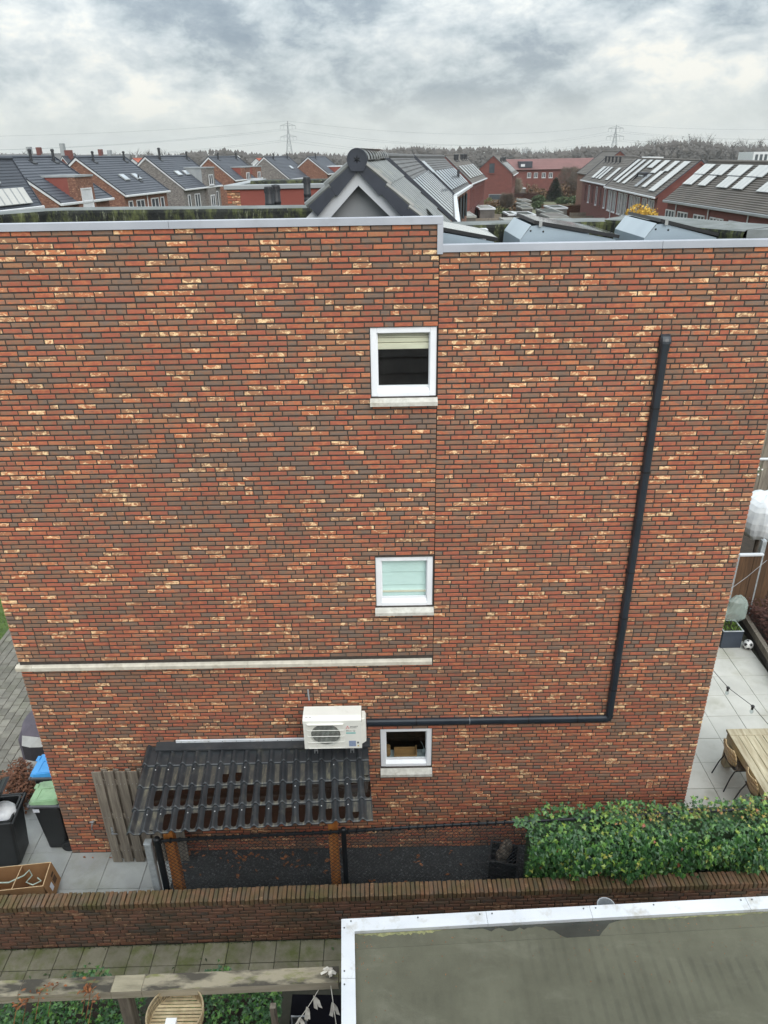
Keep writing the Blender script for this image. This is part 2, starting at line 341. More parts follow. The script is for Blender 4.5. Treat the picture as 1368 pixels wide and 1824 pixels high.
# ivy leaves: mostly deep green, some lime, a few red
m, g = newmat('ivy_leaf'); r = attr(g); p = pos(g)
col = g.ramp(r, [(0.0, S(46, 80, 48)), (0.35, S(60, 100, 54)), (0.62, S(76, 120, 58)), (0.82, S(100, 142, 62)), (0.94, S(140, 166, 72)), (0.975, S(168, 170, 84)), (0.99, S(150, 84, 62)), (1.0, S(168, 96, 78))])
col = g.mix(g.ramp(g.noise(p, 60, 3), [(0.4, 0.0), (0.7, 0.3)]), col, S(30, 52, 30))
b = finish(g, col, 0.38, g.noise(p, 50, 2), 0.2, 0.004, spec=0.5)
m, g = newmat('ivy_olive'); r = attr(g)
col = g.ramp(r, [(0.0, S(60, 74, 36)), (0.5, S(100, 112, 52)), (0.8, S(140, 138, 66)), (1.0, S(160, 104, 70))])
finish(g, col, 0.45, spec=0.4)


# ------------------------------------------------------------------ mesh helpers
RNG = random.Random(7)
class MB:
    """collects faces; build() links them as ONE mesh object"""
    def __init__(s): s.v = []; s.f = []; s.m = []; s.r = []
    def face(s, pts, m=0, r=None):
        i = len(s.v); s.v += [tuple(p) for p in pts]; s.f.append(tuple(range(i, i + len(pts)))); s.m.append(m); s.r.append(RNG.random() if r is None else r)
    def mesh(s, verts, faces, m=0, r=None):
        i = len(s.v); s.v += [tuple(p) for p in verts]
        r = RNG.random() if r is None else r
        for f in faces: s.f.append(tuple(k + i for k in f)); s.m.append(m); s.r.append(r)
    def box(s, x0, x1, y0, y1, z0, z1, m=0, r=None, bev=0.0):
        if bev <= 0:
            v = [(x, y, z) for z in (z0, z1) for y in (y0, y1) for x in (x0, x1)]
            s.mesh(v, [(0, 2, 3, 1), (4, 5, 7, 6), (0, 1, 5, 4), (2, 6, 7, 3), (0, 4, 6, 2), (1, 3, 7, 5)], m, r)
        else:
            b = min(bev, (x1 - x0) * .45, (y1 - y0) * .45, (z1 - z0) * .45)
            v = []; idx = {}
            xs = (x0, x1); ys = (y0, y1); zs = (z0, z1); sg = (1, -1)
            for a in (0, 1):
                for c in (0, 1):
                    for e in (0, 1):
                        for ax in range(3):
                            q = [xs[a] + sg[a] * b, ys[c] + sg[c] * b, zs[e] + sg[e] * b]
                            q[ax] = (xs, ys, zs)[ax][(a, c, e)[ax]]
                            idx[a, c, e, ax] = len(v); v.append(tuple(q))
            fs = []
            for a in (0, 1):
                q = [idx[a, 0, 0, 0], idx[a, 1, 0, 0], idx[a, 1, 1, 0], idx[a, 0, 1, 0]]; fs.append(tuple(q if a else q[::-1]))
                q = [idx[0, a, 0, 1], idx[0, a, 1, 1], idx[1, a, 1, 1], idx[1, a, 0, 1]]; fs.append(tuple(q if a else q[::-1]))
                q = [idx[0, 0, a, 2], idx[1, 0, a, 2], idx[1, 1, a, 2], idx[0, 1, a, 2]]; fs.append(tuple(q if a else q[::-1]))
            for a in (0, 1):
                for c in (0, 1):
                    fs.append((idx[a, c, 0, 0], idx[a, c, 1, 0], idx[a, c, 1, 1], idx[a, c, 0, 1]))
                    fs.append((idx[a, 0, c, 0], idx[a, 1, c, 0], idx[a, 1, c, 2], idx[a, 0, c, 2]))
                    fs.append((idx[0, a, c, 1], idx[1, a, c, 1], idx[1, a, c, 2], idx[0, a, c, 2]))
                    for e in (0, 1): fs.append((idx[a, c, e, 0], idx[a, c, e, 1], idx[a, c, e, 2]))
            s.mesh(v, fs, m, r)
    def obox(s, c, ux, uy, uz, m=0, r=None):
        """box from its centre and three half-axes"""
        c, ux, uy, uz = map(Vector, (c, ux, uy, uz))
        v = [c + ux * a + uy * b + uz * e for e in (-1, 1) for b in (-1, 1) for a in (-1, 1)]
        s.mesh(v, [(0, 2, 3, 1), (4, 5, 7, 6), (0, 1, 5, 4), (2, 6, 7, 3), (0, 4, 6, 2), (1, 3, 7, 5)], m, r)
    def beam(s, a, b, wd, ht, m=0, r=None, up=(0, 0, 1)):
        a, b = Vector(a), Vector(b); d = (b - a); u = Vector(up)
        sd_ = d.cross(u).normalized(); u2 = sd_.cross(d).normalized()
        s.obox((a + b) / 2, d / 2, sd_ * wd / 2, u2 * ht / 2, m, r)
    def prism(s, poly, off, m=0, r=None, mside=None):
        n = len(poly); off = Vector(off); v = [Vector(p) for p in poly] + [Vector(p) + off for p in poly]
        r = RNG.random() if r is None else r
        s.mesh(v, [tuple(range(n))[::-1], tuple(range(n, 2 * n))], m, r)
        s.mesh(v, [(i, (i + 1) % n, n + (i + 1) % n, n + i) for i in range(n)], m if mside is None else mside, r)
    def tube(s, pts, r0, n=6, m=0, r=None, r1=None, caps=True):
        pts = [Vector(p) for p in pts]; k = len(pts); v = []
        ref = None
        for i, p in enumerate(pts):
            t = (pts[min(i + 1, k - 1)] - pts[max(i - 1, 0)])
            if t.length < 1e-9: t = Vector((0, 0, 1))
            t.normalize()
            if ref is None: ref = Vector((0, 0, 1)) if abs(t.z) < 0.9 else Vector((1, 0, 0))
            a = t.cross(ref).normalized(); b = a.cross(t).normalized(); ref = b if abs(b.dot(t)) < .9 else ref
            rr = r0 if r1 is None else r0 + (r1 - r0) * i / (k - 1)
            for j in range(n):
                th = 2 * pi * j / n; v.append(p + (a * cos(th) + b * sin(th)) * rr)
        fs = [(i * n + j, i * n + (j + 1) % n, (i + 1) * n + (j + 1) % n, (i + 1) * n + j) for i in range(k - 1) for j in range(n)]
        if caps: fs += [tuple(range(n))[::-1], tuple(range((k - 1) * n, k * n))]
        s.mesh(v, fs, m, r)
    def lathe(s, prof, c=(0, 0, 0), n=16, m=0, r=None):
        v = []; k = len(prof)
        for (rr, z) in prof:
            for j in range(n): v.append((c[0] + rr * cos(2 * pi * j / n), c[1] + rr * sin(2 * pi * j / n), c[2] + z))
        fs = [(i * n + j, i * n + (j + 1) % n, (i + 1) * n + (j + 1) % n, (i + 1) * n + j) for i in range(k - 1) for j in range(n)]
        fs += [tuple(range(n))[::-1], tuple(range((k - 1) * n, k * n))]
        s.mesh(v, fs, m, r)
    def sphere(s, c, rad_, nu=12, nv=8, m=0, r=None, jit=0.0, rng=RNG):
        rx, ry, rz = rad_ if hasattr(rad_, '__len__') else (rad_,) * 3
        v = [(c[0], c[1], c[2] - rz)]
        for i in range(1, nv):
            ph = -pi / 2 + pi * i / nv
            for j in range(nu):
                q = 1 + rng.uniform(-jit, jit)
                v.append((c[0] + rx * q * cos(ph) * cos(2 * pi * j / nu), c[1] + ry * q * cos(ph) * sin(2 * pi * j / nu), c[2] + rz * q * sin(ph)))
        v.append((c[0], c[1], c[2] + rz)); t = len(v) - 1
        fs = [(0, 1 + (j + 1) % nu, 1 + j) for j in range(nu)]
        fs += [(1 + i * nu + j, 1 + i * nu + (j + 1) % nu, 1 + (i + 1) * nu + (j + 1) % nu, 1 + (i + 1) * nu + j) for i in range(nv - 2) for j in range(nu)]
        fs += [(1 + (nv - 2) * nu + j, 1 + (nv - 2) * nu + (j + 1) % nu, t) for j in range(nu)]
        s.mesh(v, fs, m, r)
    def xform(s, mat, start=0):
        for i in range(start, len(s.v)): s.v[i] = tuple(mat @ Vector(s.v[i]))
        return s
    def data(s, name, mats, smooth=False, origin=(0, 0, 0)):
        me = bpy.data.meshes.new(name); o = Vector(origin)
        vv = s.v if o.length == 0 else [(x - o.x, y - o.y, z - o.z) for x, y, z in s.v]
        me.from_pydata(vv, [], s.f)
        if isinstance(mats, str): mats = [mats]
        for k in mats: me.materials.append(MATS[k])
        me.polygons.foreach_set('material_index', s.m)
        a = me.attributes.new('rnd', 'FLOAT', 'FACE'); a.data.foreach_set('value', s.r)
        if smooth:
            me.polygons.foreach_set('use_smooth', [True] * len(s.f))
            try: me.set_sharp_from_angle(angle=rad(40))
            except Exception: pass
        me.update()
        return me
    def build(s, name, mats, parent=None, smooth=False, origin=None, label=None, cat=None, group=None, kind=None):
        """vertices are in the parent's frame (world if there is none; then origin sets the object's base)"""
        og = origin if origin is not None else (0, 0, 0)
        o = bpy.data.objects.new(name, s.data(name, mats, smooth, og)); COL.objects.link(o)
        o.location = og
        if parent: o.parent = parent
        tag(o, label, cat, group, kind)
        return o
def tag(o, label=None, cat=None, group=None, kind=None):
    for k, v in (('label', label), ('category', cat), ('group', group), ('kind', kind)):
        if v: o[k] = v
    return o
def thing(name, label, cat, loc=(0, 0, 0), rz=0.0, group=None):
    o = bpy.data.objects.new(name, None); COL.objects.link(o); o.location = loc; o.rotation_euler = (0, 0, rz); o.empty_display_size = 0.2
    return tag(o, label, cat, group)
def inst(name, me, parent=None, loc=(0, 0, 0), rot=(0, 0, 0), scl=None):
    o = bpy.data.objects.new(name, me); COL.objects.link(o); o.location = loc; o.rotation_euler = rot
    if scl: o.scale = scl
    if parent: o.parent = parent
    return o
def copy_tree(o, parent=None):
    c = o.copy(); COL.objects.link(c)
    if parent: c.parent = parent
    for ch in list(o.children): copy_tree(ch, c)
    return c
def local(root):
    """MB whose vertices are given in world space but built under root (root not rotated)"""
    return Vector(root.location)
class MBW(MB):
    """vertices in world space, built under a root that is only moved, not turned"""
    def buildw(s, name, mats, root, **kw):
        L = Vector((0, 0, 0)); q = root
        while q: L += Vector(q.location); q = q.parent
        s.v = [(x - L.x, y - L.y, z - L.z) for x, y, z in s.v]
        return s.build(name, mats, root, **kw)
def text_mesh(txt, size, bold=False):
    cu = bpy.data.curves.new('t', 'FONT'); cu.body = txt; cu.size = size; cu.resolution_u = 2
    if bold: cu.offset = size * 0.02
    ob = bpy.data.objects.new('t', cu); me = bpy.data.meshes.new_from_object(ob)
    bpy.data.objects.remove(ob); vs = [tuple(v.co) for v in me.vertices]; fs = [tuple(p.vertices) for p in me.polygons]
    bpy.data.meshes.remove(me); return vs, fs

# ================================================================== ground and paving
def sheet(name, poly, z, mat_, kind='structure', parent=None):
    b = MB(); b.face([(x, y, z) for x, y in poly]); return b.build(name, mat_, parent, kind=kind)
ground = sheet('ground', [(-2200, -120), (2200, -120), (2200, 2500), (-2200, 2500)], -0.06, 'field')

def tiled(name, matb, matt, cells, z=0.0, th=0.03, gap=0.006, piece='paving_tile', base_poly=None, jz=0.003, rng=random.Random(3), bev=0.004):
    """paving: a joint sheet below and every tile a piece of its own; cells = (cx, cy, sx, sy)"""
    b = MB(); b.face([(x, y, z - 0.014) for x, y in base_poly]); root = b.build(name, matb, kind='structure')
    pool = {}
    for (cx, cy, sx, sy) in cells:
        key = (round(sx, 3), round(sy, 3))
        if key not in pool:
            pool[key] = []
            for k in range(7):
                t = MB(); t.box(-sx / 2 + gap / 2, sx / 2 - gap / 2, -sy / 2 + gap / 2, sy / 2 - gap / 2, -th, 0, r=rng.random(), bev=bev)
                pool[key].append(t.data(piece, matt))
        inst(piece, rng.choice(pool[key]), root, (cx, cy, z + rng.uniform(-jz, jz)), (rng.uniform(-.003, .003), rng.uniform(-.003, .003), 0))
    return root

# yard of big concrete tiles in front and left of the house corner
cells = []
for i in range(-5, 3):
    for j in range(-2, 3):
        x = -5.05 + 0.63 * i + .315; y = 0.01 + 0.66 * (j) + .33
        if y > 0 and x > -5.1: continue
        if x < -7.4 or y > 1.6 or x > -3.25: continue
        cells.append((x, y, 0.63, 0.66))
yard = tiled('yard_paving', 'joint_sand', 'yard_tile', cells, 0.0, base_poly=[(-8.0, -1.36), (-3.2, -1.36), (-3.2, 0.02), (-5.0, 0.02), (-5.0, 2.0), (-8.0, 2.0)])
# drive of small pavers along the left side of the house
cells = []
def pix(p):
    d = Vector(p) - CAM; dz = d.dot(FW); return 684 + F * d.dot(RT) / dz, 912 - F * d.dot(UP) / dz
for i in range(40):
    for j in range(-4, 40):
        x = -5.12 - 0.17 * i; y = 2.0 + 0.21 * j + (0.105 if i % 2 else 0)
        if y < 1.75 or (x < -8.7 and y > 3.0): continue
        X, Y = pix((x, y, 0))
        if -30 < X < 61.3 + .2835 * (Y - 1280) + 22 and Y < 1450: cells.append((x, y, 0.17, 0.21))
cells.sort(key=lambda c: c[1]); cells = cells[:300]
drive = tiled('driveway', 'joint_sand', 'paver', cells, 0.0, piece='paver', gap=0.008, jz=0.004,
              base_poly=[(-5.0, 2.0), (-5.0, 9.5), (-14, 9.5), (-14, 2.0)], bev=0.006)
# kerb and lawn
b = MB()
for k in range(6): b.box(-8.86, -8.76, 3.0 + k * 1.0, 3.995 + k * 1.0, -0.05, 0.02, bev=0.01)
b.build('kerb', 'paver', kind='structure')
lawn_base = sheet('lawn', [(-16, 3.0), (-8.86, 3.0), (-8.86, 12), (-16, 12)], 0.0, 'grass_ground')
b = MB(); rg = random.Random(5)
for k in range(9000):
    x = rg.uniform(-11.5, -8.87); y = rg.uniform(4.0, 9.0); a = rg.uniform(0, 2 * pi); h = rg.uniform(.03, .07); wd = .006
    dx, dy = cos(a) * wd, sin(a) * wd
    b.face([(x - dx, y - dy, 0), (x + dx, y + dy, 0), (x + rg.uniform(-.03, .03), y + rg.uniform(-.03, .03), h)])
b.build('grass', 'grass_blade', kind='stuff')

# terrace right of the house
cells = []
for i in range(-2, 5):
    for j in range(-3, 9):
        x = 5.30 + 0.6 * i + 0.0; y = 0.19 + 0.6 * j
        if x < 4.3 or x > 8.3 or y > 5.4: continue
        cells.append((x, y, 0.6, 0.6))
terrace = tiled('terrace', 'joint_sand', 'patio_tile', cells, 0.0, base_poly=[(4.0, -1.4), (8.2, -1.4), (8.2, 6.2), (4.0, 6.2)])
soil_bed = sheet('soil', [(8.2, -1.0), (13, -1.0), (13, 14), (7.0, 14), (7.0, 6.2), (8.2, 6.2)], -0.004, 'soil')

# dark gravel strip between the house and the chain-link fence
gravel_base = sheet('gravel_bed', [(-3.28, -1.3), (2.6, -1.2), (2.6, 0.0), (-3.36, 0.0)], 0.006, 'gravel_base')
b = MB(); rg = random.Random(11)
for k in range(7500):
    x = rg.uniform(-3.3, 2.4); y = rg.uniform(-1.0, -0.01); s_ = rg.uniform(.008, .018)
    o = [Vector((rg.uniform(-1, 1), rg.uniform(-1, 1), rg.uniform(-.2, .9))) * s_ for _ in range(1)]
    a = rg.uniform(0, 6.28); ca, sa = cos(a) * s_, sin(a) * s_; q = rg.uniform(.5, 1.1)
    z = .006
    v = [(x + ca, y + sa, z + .2 * s_), (x - sa * q, y + ca * q, z + .1 * s_), (x - ca, y - sa, z + .2 * s_), (x + sa * q, y - ca * q, z + .15 * s_), (x + rg.uniform(-.4, .4) * s_, y + rg.uniform(-.4, .4) * s_, z + s_ * rg.uniform(.7, 1.3))]
    b.mesh(v, [(0, 1, 4), (1, 2, 4), (2, 3, 4), (3, 0, 4)])
b.build('gravel', 'gravel_stone', kind='stuff')
b = MB(); rg = random.Random(12)
def litter(b, x, y, z, rg, s=.045):
    a = rg.uniform(0, 6.28); L = s * rg.uniform(.6, 1.2); wd = L * rg.uniform(.35, .6); t = rg.uniform(.005, .02)
    f = lambda u, v, h: (x + cos(a) * u - sin(a) * v, y + sin(a) * u + cos(a) * v, z + h)
    r = rg.random()
    b.mesh([f(-L, 0, 0.004), f(-L * .2, -wd, t), f(L * .6, -wd * .6, t * .7), f(L, 0, .006), f(L * .5, wd * .7, t), f(-L * .3, wd, t * .8), f(0, 0, .002)], [(0, 1, 6), (1, 2, 6), (2, 3, 6), (3, 4, 6), (4, 5, 6), (5, 0, 6)], 0, r)
for k in range(60):
    x = rg.gauss(-1.9, .8); y = -abs(rg.gauss(0, .22)) - .03
    if -3.2 < x < 1.3 and y > -.9: litter(b, x, y, .024, rg)
for k in range(12): litter(b, rg.uniform(-.4, 1.2), rg.uniform(-.7, -.05), .024, rg)
for k in range(14): litter(b, rg.uniform(-4.9, -3.5), rg.uniform(-.12, -.02), .004, rg, .03)
b.build('leaf_litter', 'dry_leaf', kind='stuff')

# ================================================================== the brick house
XL, XR, XJ, ZL, ZR = -5.04, 4.54, 0.635, 9.25, 8.97
WIN = [(-0.126, 0.628, 7.385, 8.185), (-0.126, 0.622, 4.522, 5.270), (-0.114, 0.644, 1.688, 2.425)]
SILLH = 0.085; SILL = [0.095, 0.105, 0.130]
CH = 0.0625
house = thing('brick_house', 'tall brick end wall of a flat-topped house with three small white windows', 'house', (0, 0, 0))
# wall body: mortar face with real openings, then the mass behind it
b = MB()
MY = 0.006
def wall_quads(x0, x1, z0, z1, holes):
    xs = sorted({x0, x1, *[h[k] for h in holes for k in (0, 1) if x0 < h[k] < x1]}); zs = sorted({z0, z1, *[h[k] for h in holes for k in (2, 3) if z0 < h[k] < z1]})
    for i in range(len(xs) - 1):
        for j in range(len(zs) - 1):
            cx, cz = (xs[i] + xs[i + 1]) / 2, (zs[j] + zs[j + 1]) / 2
            if any(h[0] < cx < h[1] and h[2] < cz < h[3] for h in holes): continue
            b.face([(xs[i], MY, zs[j]), (xs[i + 1], MY, zs[j]), (xs[i + 1], MY, zs[j + 1]), (xs[i], MY, zs[j + 1])])
wall_quads(XL + .01, XR - .01, -0.05, 3.6, WIN); wall_quads(XL + .01, XJ - .004, 3.6, ZL, WIN); wall_quads(XJ + .004, XR - .01, 3.6, ZR, WIN)
b.face([(XJ - .004, MY + .012, 3.6), (XJ + .004, MY + .012, 3.6), (XJ + .004, MY + .012, ZR), (XJ - .004, MY + .012, ZR)], 1)
for (x0, x1, z0, z1) in WIN:
    for q in ([(x0, MY, z0), (x0, .3, z0), (x0, .3, z1), (x0, MY, z1)], [(x1, MY, z0), (x1, MY, z1), (x1, .3, z1), (x1, .3, z0)],
              [(x0, MY, z1), (x0, .3, z1), (x1, .3, z1), (x1, MY, z1)], [(x0, MY, z0), (x1, MY, z0), (x1, .3, z0), (x0, .3, z0)]): b.face(q)
# side walls, parapet backs, the block behind
b.face([(XL + .01, MY, -.05), (XL + .01, MY, ZL), (XL + .01, 9, ZL - .3), (XL + .01, 9, -.05)]); b.face([(XR - .01, MY, -.05), (XR - .01, 9, -.05), (XR - .01, 9, 8.3), (XR - .01, .3, 8.3), (XR - .01, .3, ZR), (XR - .01, MY, ZR)])
b.face([(XL + .01, .24, 8.7), (XL + .01, .24, ZL), (XJ, .24, ZL), (XJ, .24, 8.7)]); b.face([(XJ, .24, 8.5), (XJ, .24, ZR), (XR - .01, .24, ZR), (XR - .01, .24, 8.5)])
b.face([(XJ, MY, ZR), (XJ, MY, ZL), (XJ, .24, ZL), (XJ, .24, ZR)])
b.face([(XL + .01, 9, 0), (XR - .01, 9, 0), (XR - .01, 9, 8.3), (XL + .01, 9, 8.3)])
wall = b.build('wall', ['mortar', 'dark_mortar'], house)

def lay_courses(x0, x1, z0, z1, holes, rng, ch=CH, ln=0.203, jt=0.013, hd=0.095, phead=0.24, bj=0.0182):
    """irregular bond: (xa, xb, za, zb) of every brick, cut at openings"""
    res = []; prev = []
    n = int(round((z1 - z0) / ch)); ch = (z1 - z0) / n
    for k in range(n):
        za = z0 + k * ch + bj * .5; zb = z0 + (k + 1) * ch - bj * .5
        segs = [(x0, x1)]
        for h in holes:
            if za < h[3] - .012 and zb > h[2] + .012:
                ns = []
                for (a, c) in segs:
                    if h[1] <= a or h[0] >= c: ns.append((a, c)); continue
                    if h[0] - a > .03: ns.append((a, h[0] - .004))
                    if c - h[1] > .03: ns.append((h[1] + .004, c))
                segs = ns
        joints = []
        for (a, c) in segs:
            x = a; first = True
            while x < c - .02:
                L = hd if rng.random() < phead else ln
                if first: L = rng.choice((hd, ln, ln * .75, ln * .5, .155)); first = False
                for t in range(3):
                    e = x + L + jt
                    if any(abs(e - p) < .03 for p in prev): L = hd if L > .15 else ln
                    else: break
                L += rng.uniform(-.003, .003)
                if c - (x + L) < .06: L = c - x
                res.append((x, min(x + L, c), za, zb)); x += L + jt; joints.append(x)
        prev = joints
    return res
BRICK_PROUD = 0.0
def brick_shape(b, xa, xb, za, zb, yf, rng, r=None, th=.016, j=.0016):
    """a brick's front: chamfered, a little uneven"""
    e = .0035; jt = lambda: rng.uniform(-j, j)
    y = yf + rng.uniform(-.002, .003)
    o = [(xa + jt(), y + e, za + jt()), (xb + jt(), y + e, za + jt()), (xb + jt(), y + e, zb + jt()), (xa + jt(), y + e, zb + jt())]
    tl = rng.uniform(-.0015, .0015)
    i = [(xa + e + jt(), y + tl, za + e + jt()), (xb - e + jt(), y - tl, za + e + jt()), (xb - e + jt(), y - tl, zb - e + jt()), (xa + e + jt(), y + tl, zb - e + jt())]
    k = [(p[0], y + th, p[2]) for p in o]
    v = o + i + k
    b.mesh(v, [(4, 5, 6, 7)] + [(q, (q + 1) % 4, 4 + (q + 1) % 4, 4 + q) for q in range(4)] + [(8 + q, 8 + (q + 1) % 4, (q + 1) % 4, q) for q in range(4)], 0, r)
rb = random.Random(21)
LEDGE = (XL - .2, XJ, 3.598, 3.682)
holes = WIN + [(x0 - .006, x1 + .006, z0 - SILL[k], z0) for k, (x0, x1, z0, z1) in enumerate(WIN)] + [LEDGE]
ZM = 3.598
bricks = lay_courses(XL, XR, 0.0, ZM, holes, rb) + lay_courses(XL, XJ - .005, ZM, ZL, holes, rb) + lay_courses(XJ + .005, XR, ZM, ZR, holes, rb)
def dist_key(q): return -(Vector(((q[0] + q[1]) / 2, 0, (q[2] + q[3]) / 2)) - CAM).length * (1 if q[1] - q[0] > .15 else 1.25)
bricks.sort(key=dist_key, reverse=True)
near, rest = bricks[:300], bricks[300:]
def tone_of(q):   # headers show the duller brick ends
    r = rb.random(); r = r * .42 if q[1] - q[0] < .12 and rb.random() < .75 else r
    sh_ = .09 if q[0] > XJ else (-.07 if q[2] > 5.6 else .02)   # two building phases, two brick batches
    return min(.985, max(.0, r + sh_))
pool = {}
for q in near:
    L = round(q[1] - q[0], 2); key = round(q[3] - q[2], 4), L
    lst = pool.setdefault(key, [])
    if len(lst) < 24:
        t = MB(); brick_shape(t, -(q[1] - q[0]) / 2, (q[1] - q[0]) / 2, -(q[3] - q[2]) / 2, (q[3] - q[2]) / 2, 0, rb, tone_of(q)); me = t.data('brick', 'fired_brick'); lst.append(me)
    else: me = rb.choice(lst)
    inst('brick', me, wall, ((q[0] + q[1]) / 2, 0, (q[2] + q[3]) / 2))
b = MB()
for q in rest: brick_shape(b, *q, 0, rb, tone_of(q))
b.build('brick_courses', 'fired_brick', wall, kind='stuff')
# returns of the corner bricks on the two side walls (toothed edge)
b = MB()
for k in range(0, int(ZL / CH), 1):
    za = k * CH + .005; zb = za + CH - .01
    for j in range(8 if k % 2 else 7):
        y0 = .024 + (.098 if k % 2 else .206) * (1 if j else 0) + max(0, j - 1) * .216 + (0.01 if j else 0)
        L = ((.098 if k % 2 else .206) if j == 0 else .206)
        b.box(XL - .001, XL + .02, y0, y0 + L - .012, za, zb)
        if zb < ZR: b.box(XR - .02, XR + .001, y0, y0 + L - .012, za, zb)
b.build('corner_bricks', 'fired_brick', wall, kind='stuff')

# windows
def build_window(x0, x1, z0, z1, idx):
    fw = .078; yf = .022
    b = MB()
    # outer frame: four pieces butted, bottom one with sloped inner rail
    b.box(x0 + .004, x0 + fw, yf, yf + .08, z0 + .004, z1 - .004, bev=.004); b.box(x1 - fw, x1 - .004, yf, yf + .08, z0 + .004, z1 - .004, bev=.004)
    b.box(x0 + fw + .0005, x1 - fw - .0005, yf + .001, yf + .08, z1 - .068, z1 - .004, bev=.004)
    b.prism([(x0 + fw + .0005, yf + .001, z0 + .004), (x0 + fw + .0005, yf + .001, z0 + .05), (x0 + fw + .0005, yf + .055, z0 + .10), (x0 + fw + .0005, yf + .08, z0 + .10), (x0 + fw + .0005, yf + .08, z0 + .004)], (x1 - x0 - 2 * fw - .001, 0, 0))
    # glazing beads
    g0, g1, h0, h1 = x0 + fw, x1 - fw, z0 + .10, z1 - .068
    b.box(g0, g0 + .012, yf + .045, yf + .07, h0 + .022, h1); b.box(g1 - .012, g1, yf + .045, yf + .07, h0 + .022, h1); b.box(g0 + .0125, g1 - .0125, yf + .045, yf + .07, h1 - .012, h1); b.box(g0, g1, yf + .042, yf + .07, h0 - .002, h0 + .02)
    fr = b.build('window', 'white_frame', house)
    b = MB(); b.face([(g0, yf + .06, h0), (g1, yf + .06, h0), (g1, yf + .06, h1), (g0, yf + .06, h1)]); b.build('pane', 'window_glass', fr)
    b = MB(); o = .012 if idx < 2 else .004
    sh_ = SILL[idx]; b.prism([(x0 - o, -.065, z0 - sh_ + .004), (x0 - o, -.065, z0 - sh_ + .050), (x0 - o, .02, z0 - .004), (x0 - o, .06, z0 - .004), (x0 - o, .06, z0 - sh_ + .004)], (x1 - x0 + 2 * o, 0, 0))
    b.build('sill', 'sill_stone', fr)
    return fr, (g0, g1, h0, h1)
rooms = []
for i, wd in enumerate(WIN):
    fr, gl = build_window(*wd, i)
    x0, x1, z0, z1 = wd
    # the room seen through the pane
    b = MB(); dp = 1.2; X0, X1, Z0, Z1 = x0 - .5, x1 + .4, z0 - (.9 if i < 2 else .8), z1 + .25
    Y0, Y1 = .30, .30 + dp
    def rect(hole):
        a, c, e, f = hole
        for q in ([(X0, a, Z0, Z1)], [(c, X1, Z0, Z1)], [(a, c, Z0, e)], [(a, c, f, Z1)]):
            xa, xb, za, zb = q[0]; b.face([(xa, Y0, za), (xb, Y0, za), (xb, Y0, zb), (xa, Y0, zb)])
    rect((x0, x1, z0, z1))
    b.face([(X0, Y1, Z0), (X0, Y1, Z1), (X1, Y1, Z1), (X1, Y1, Z0)]); b.face([(X0, Y0, Z0), (X0, Y0, Z1), (X0, Y1, Z1), (X0, Y1, Z0)]); b.face([(X1, Y0, Z0), (X1, Y1, Z0), (X1, Y1, Z1), (X1, Y0, Z1)])
    b.face([(X0, Y0, Z0), (X0, Y1, Z0), (X1, Y1, Z0), (X1, Y0, Z0)]); b.face([(X0, Y0, Z1), (X1, Y0, Z1), (X1, Y1, Z1), (X0, Y1, Z1)])
    b.build('room', 'room_dark', house)
    g0, g1, h0, h1 = gl
    if i == 0:   # cream roman blind, half drawn
        t = MB()
        for k, (za, zb, dy) in enumerate([(h1 - .07, h1 - .055, -.02), (h1 - .125, h1 - .075, -.02), (h1 - .20, h1 - .13, -.03)]):
            t.box(g0 + .006, g1 - .006, .125 + dy, .150 + dy, za, zb, bev=.006)
        t.box(g0 + .006, g1 - .006, .150, .156, h1 - .06, h1 + .02)
        t.build('blind', 'cream_fabric', fr)
    if i == 1:   # pale blind drawn all the way, folds and a hem
        t = MB()
        zs = [h1, h1 - .20, h1 - .205, h1 - .40, h1 - .41, h0 + .08, h0 + .01]
        ys = [.110, .098, .112, .102, .114, .106, .11]
        for k in range(len(zs) - 1): t.face([(g0 - .01, ys[k], zs[k]), (g1 + .01, ys[k], zs[k]), (g1 + .01, ys[k + 1], zs[k + 1]), (g0 - .01, ys[k + 1], zs[k + 1])])
        t.box(g0, g1, .085, .098, h0 + .075, h0 + .10, 1)
        t.build('blind', ['blind_pale', 'cream_fabric'], fr)
# things on the inner sill of the lowest window
x0, x1, z0, z1 = WIN[2]
zi = z0 + .06
b = MB(); b.box(x0 - .02, x1 + .02, .125, .31, zi - .02, zi, bev=.004); b.build('window_board', 'room_pale', house)
t = MB(); cx, cy = .26, .215
for (a, c, e, f) in ((-.17, .17, -.09, -.075), (-.17, .17, .075, .09)): t.box(cx + a, cx + c, cy + e, cy + f, zi, zi + .055)
t.box(cx - .17, cx - .155, cy - .074, cy + .074, zi, zi + .055); t.box(cx + .155, cx + .17, cy - .074, cy + .074, zi, zi + .10); t.box(cx - .154, cx + .154, cy - .074, cy + .074, zi, zi + .012)
o = t.build('wooden_box', 'crate_wood', None, origin=(cx, cy, zi)); tag(o, 'small open wooden box on the window board inside the lowest window', 'box')
t = MB(); t.lathe([(.035, 0), (.04, .01), (.04, .17), (.036, .18)], (-.005, .20, zi), 14); o = t.build('jar', 'crate_wood', None, origin=(-.005, .20, zi)); tag(o, 'round tan jar at the left end of the lowest window board', 'jar')
t = MB(); t.sphere((.545, .21, zi + .05), (.035, .035, .05), 12, 8); t.tube([(.54, .21, zi + .09), (.52, .23, zi + .17), (.49, .24, zi + .22)], .004, 5)
o = t.build('glass_bottle', 'room_pale', None, smooth=True, origin=(.545, .21, zi)); tag(o, 'pale round bottle with a thin straw at the right end of the lowest window board', 'bottle')

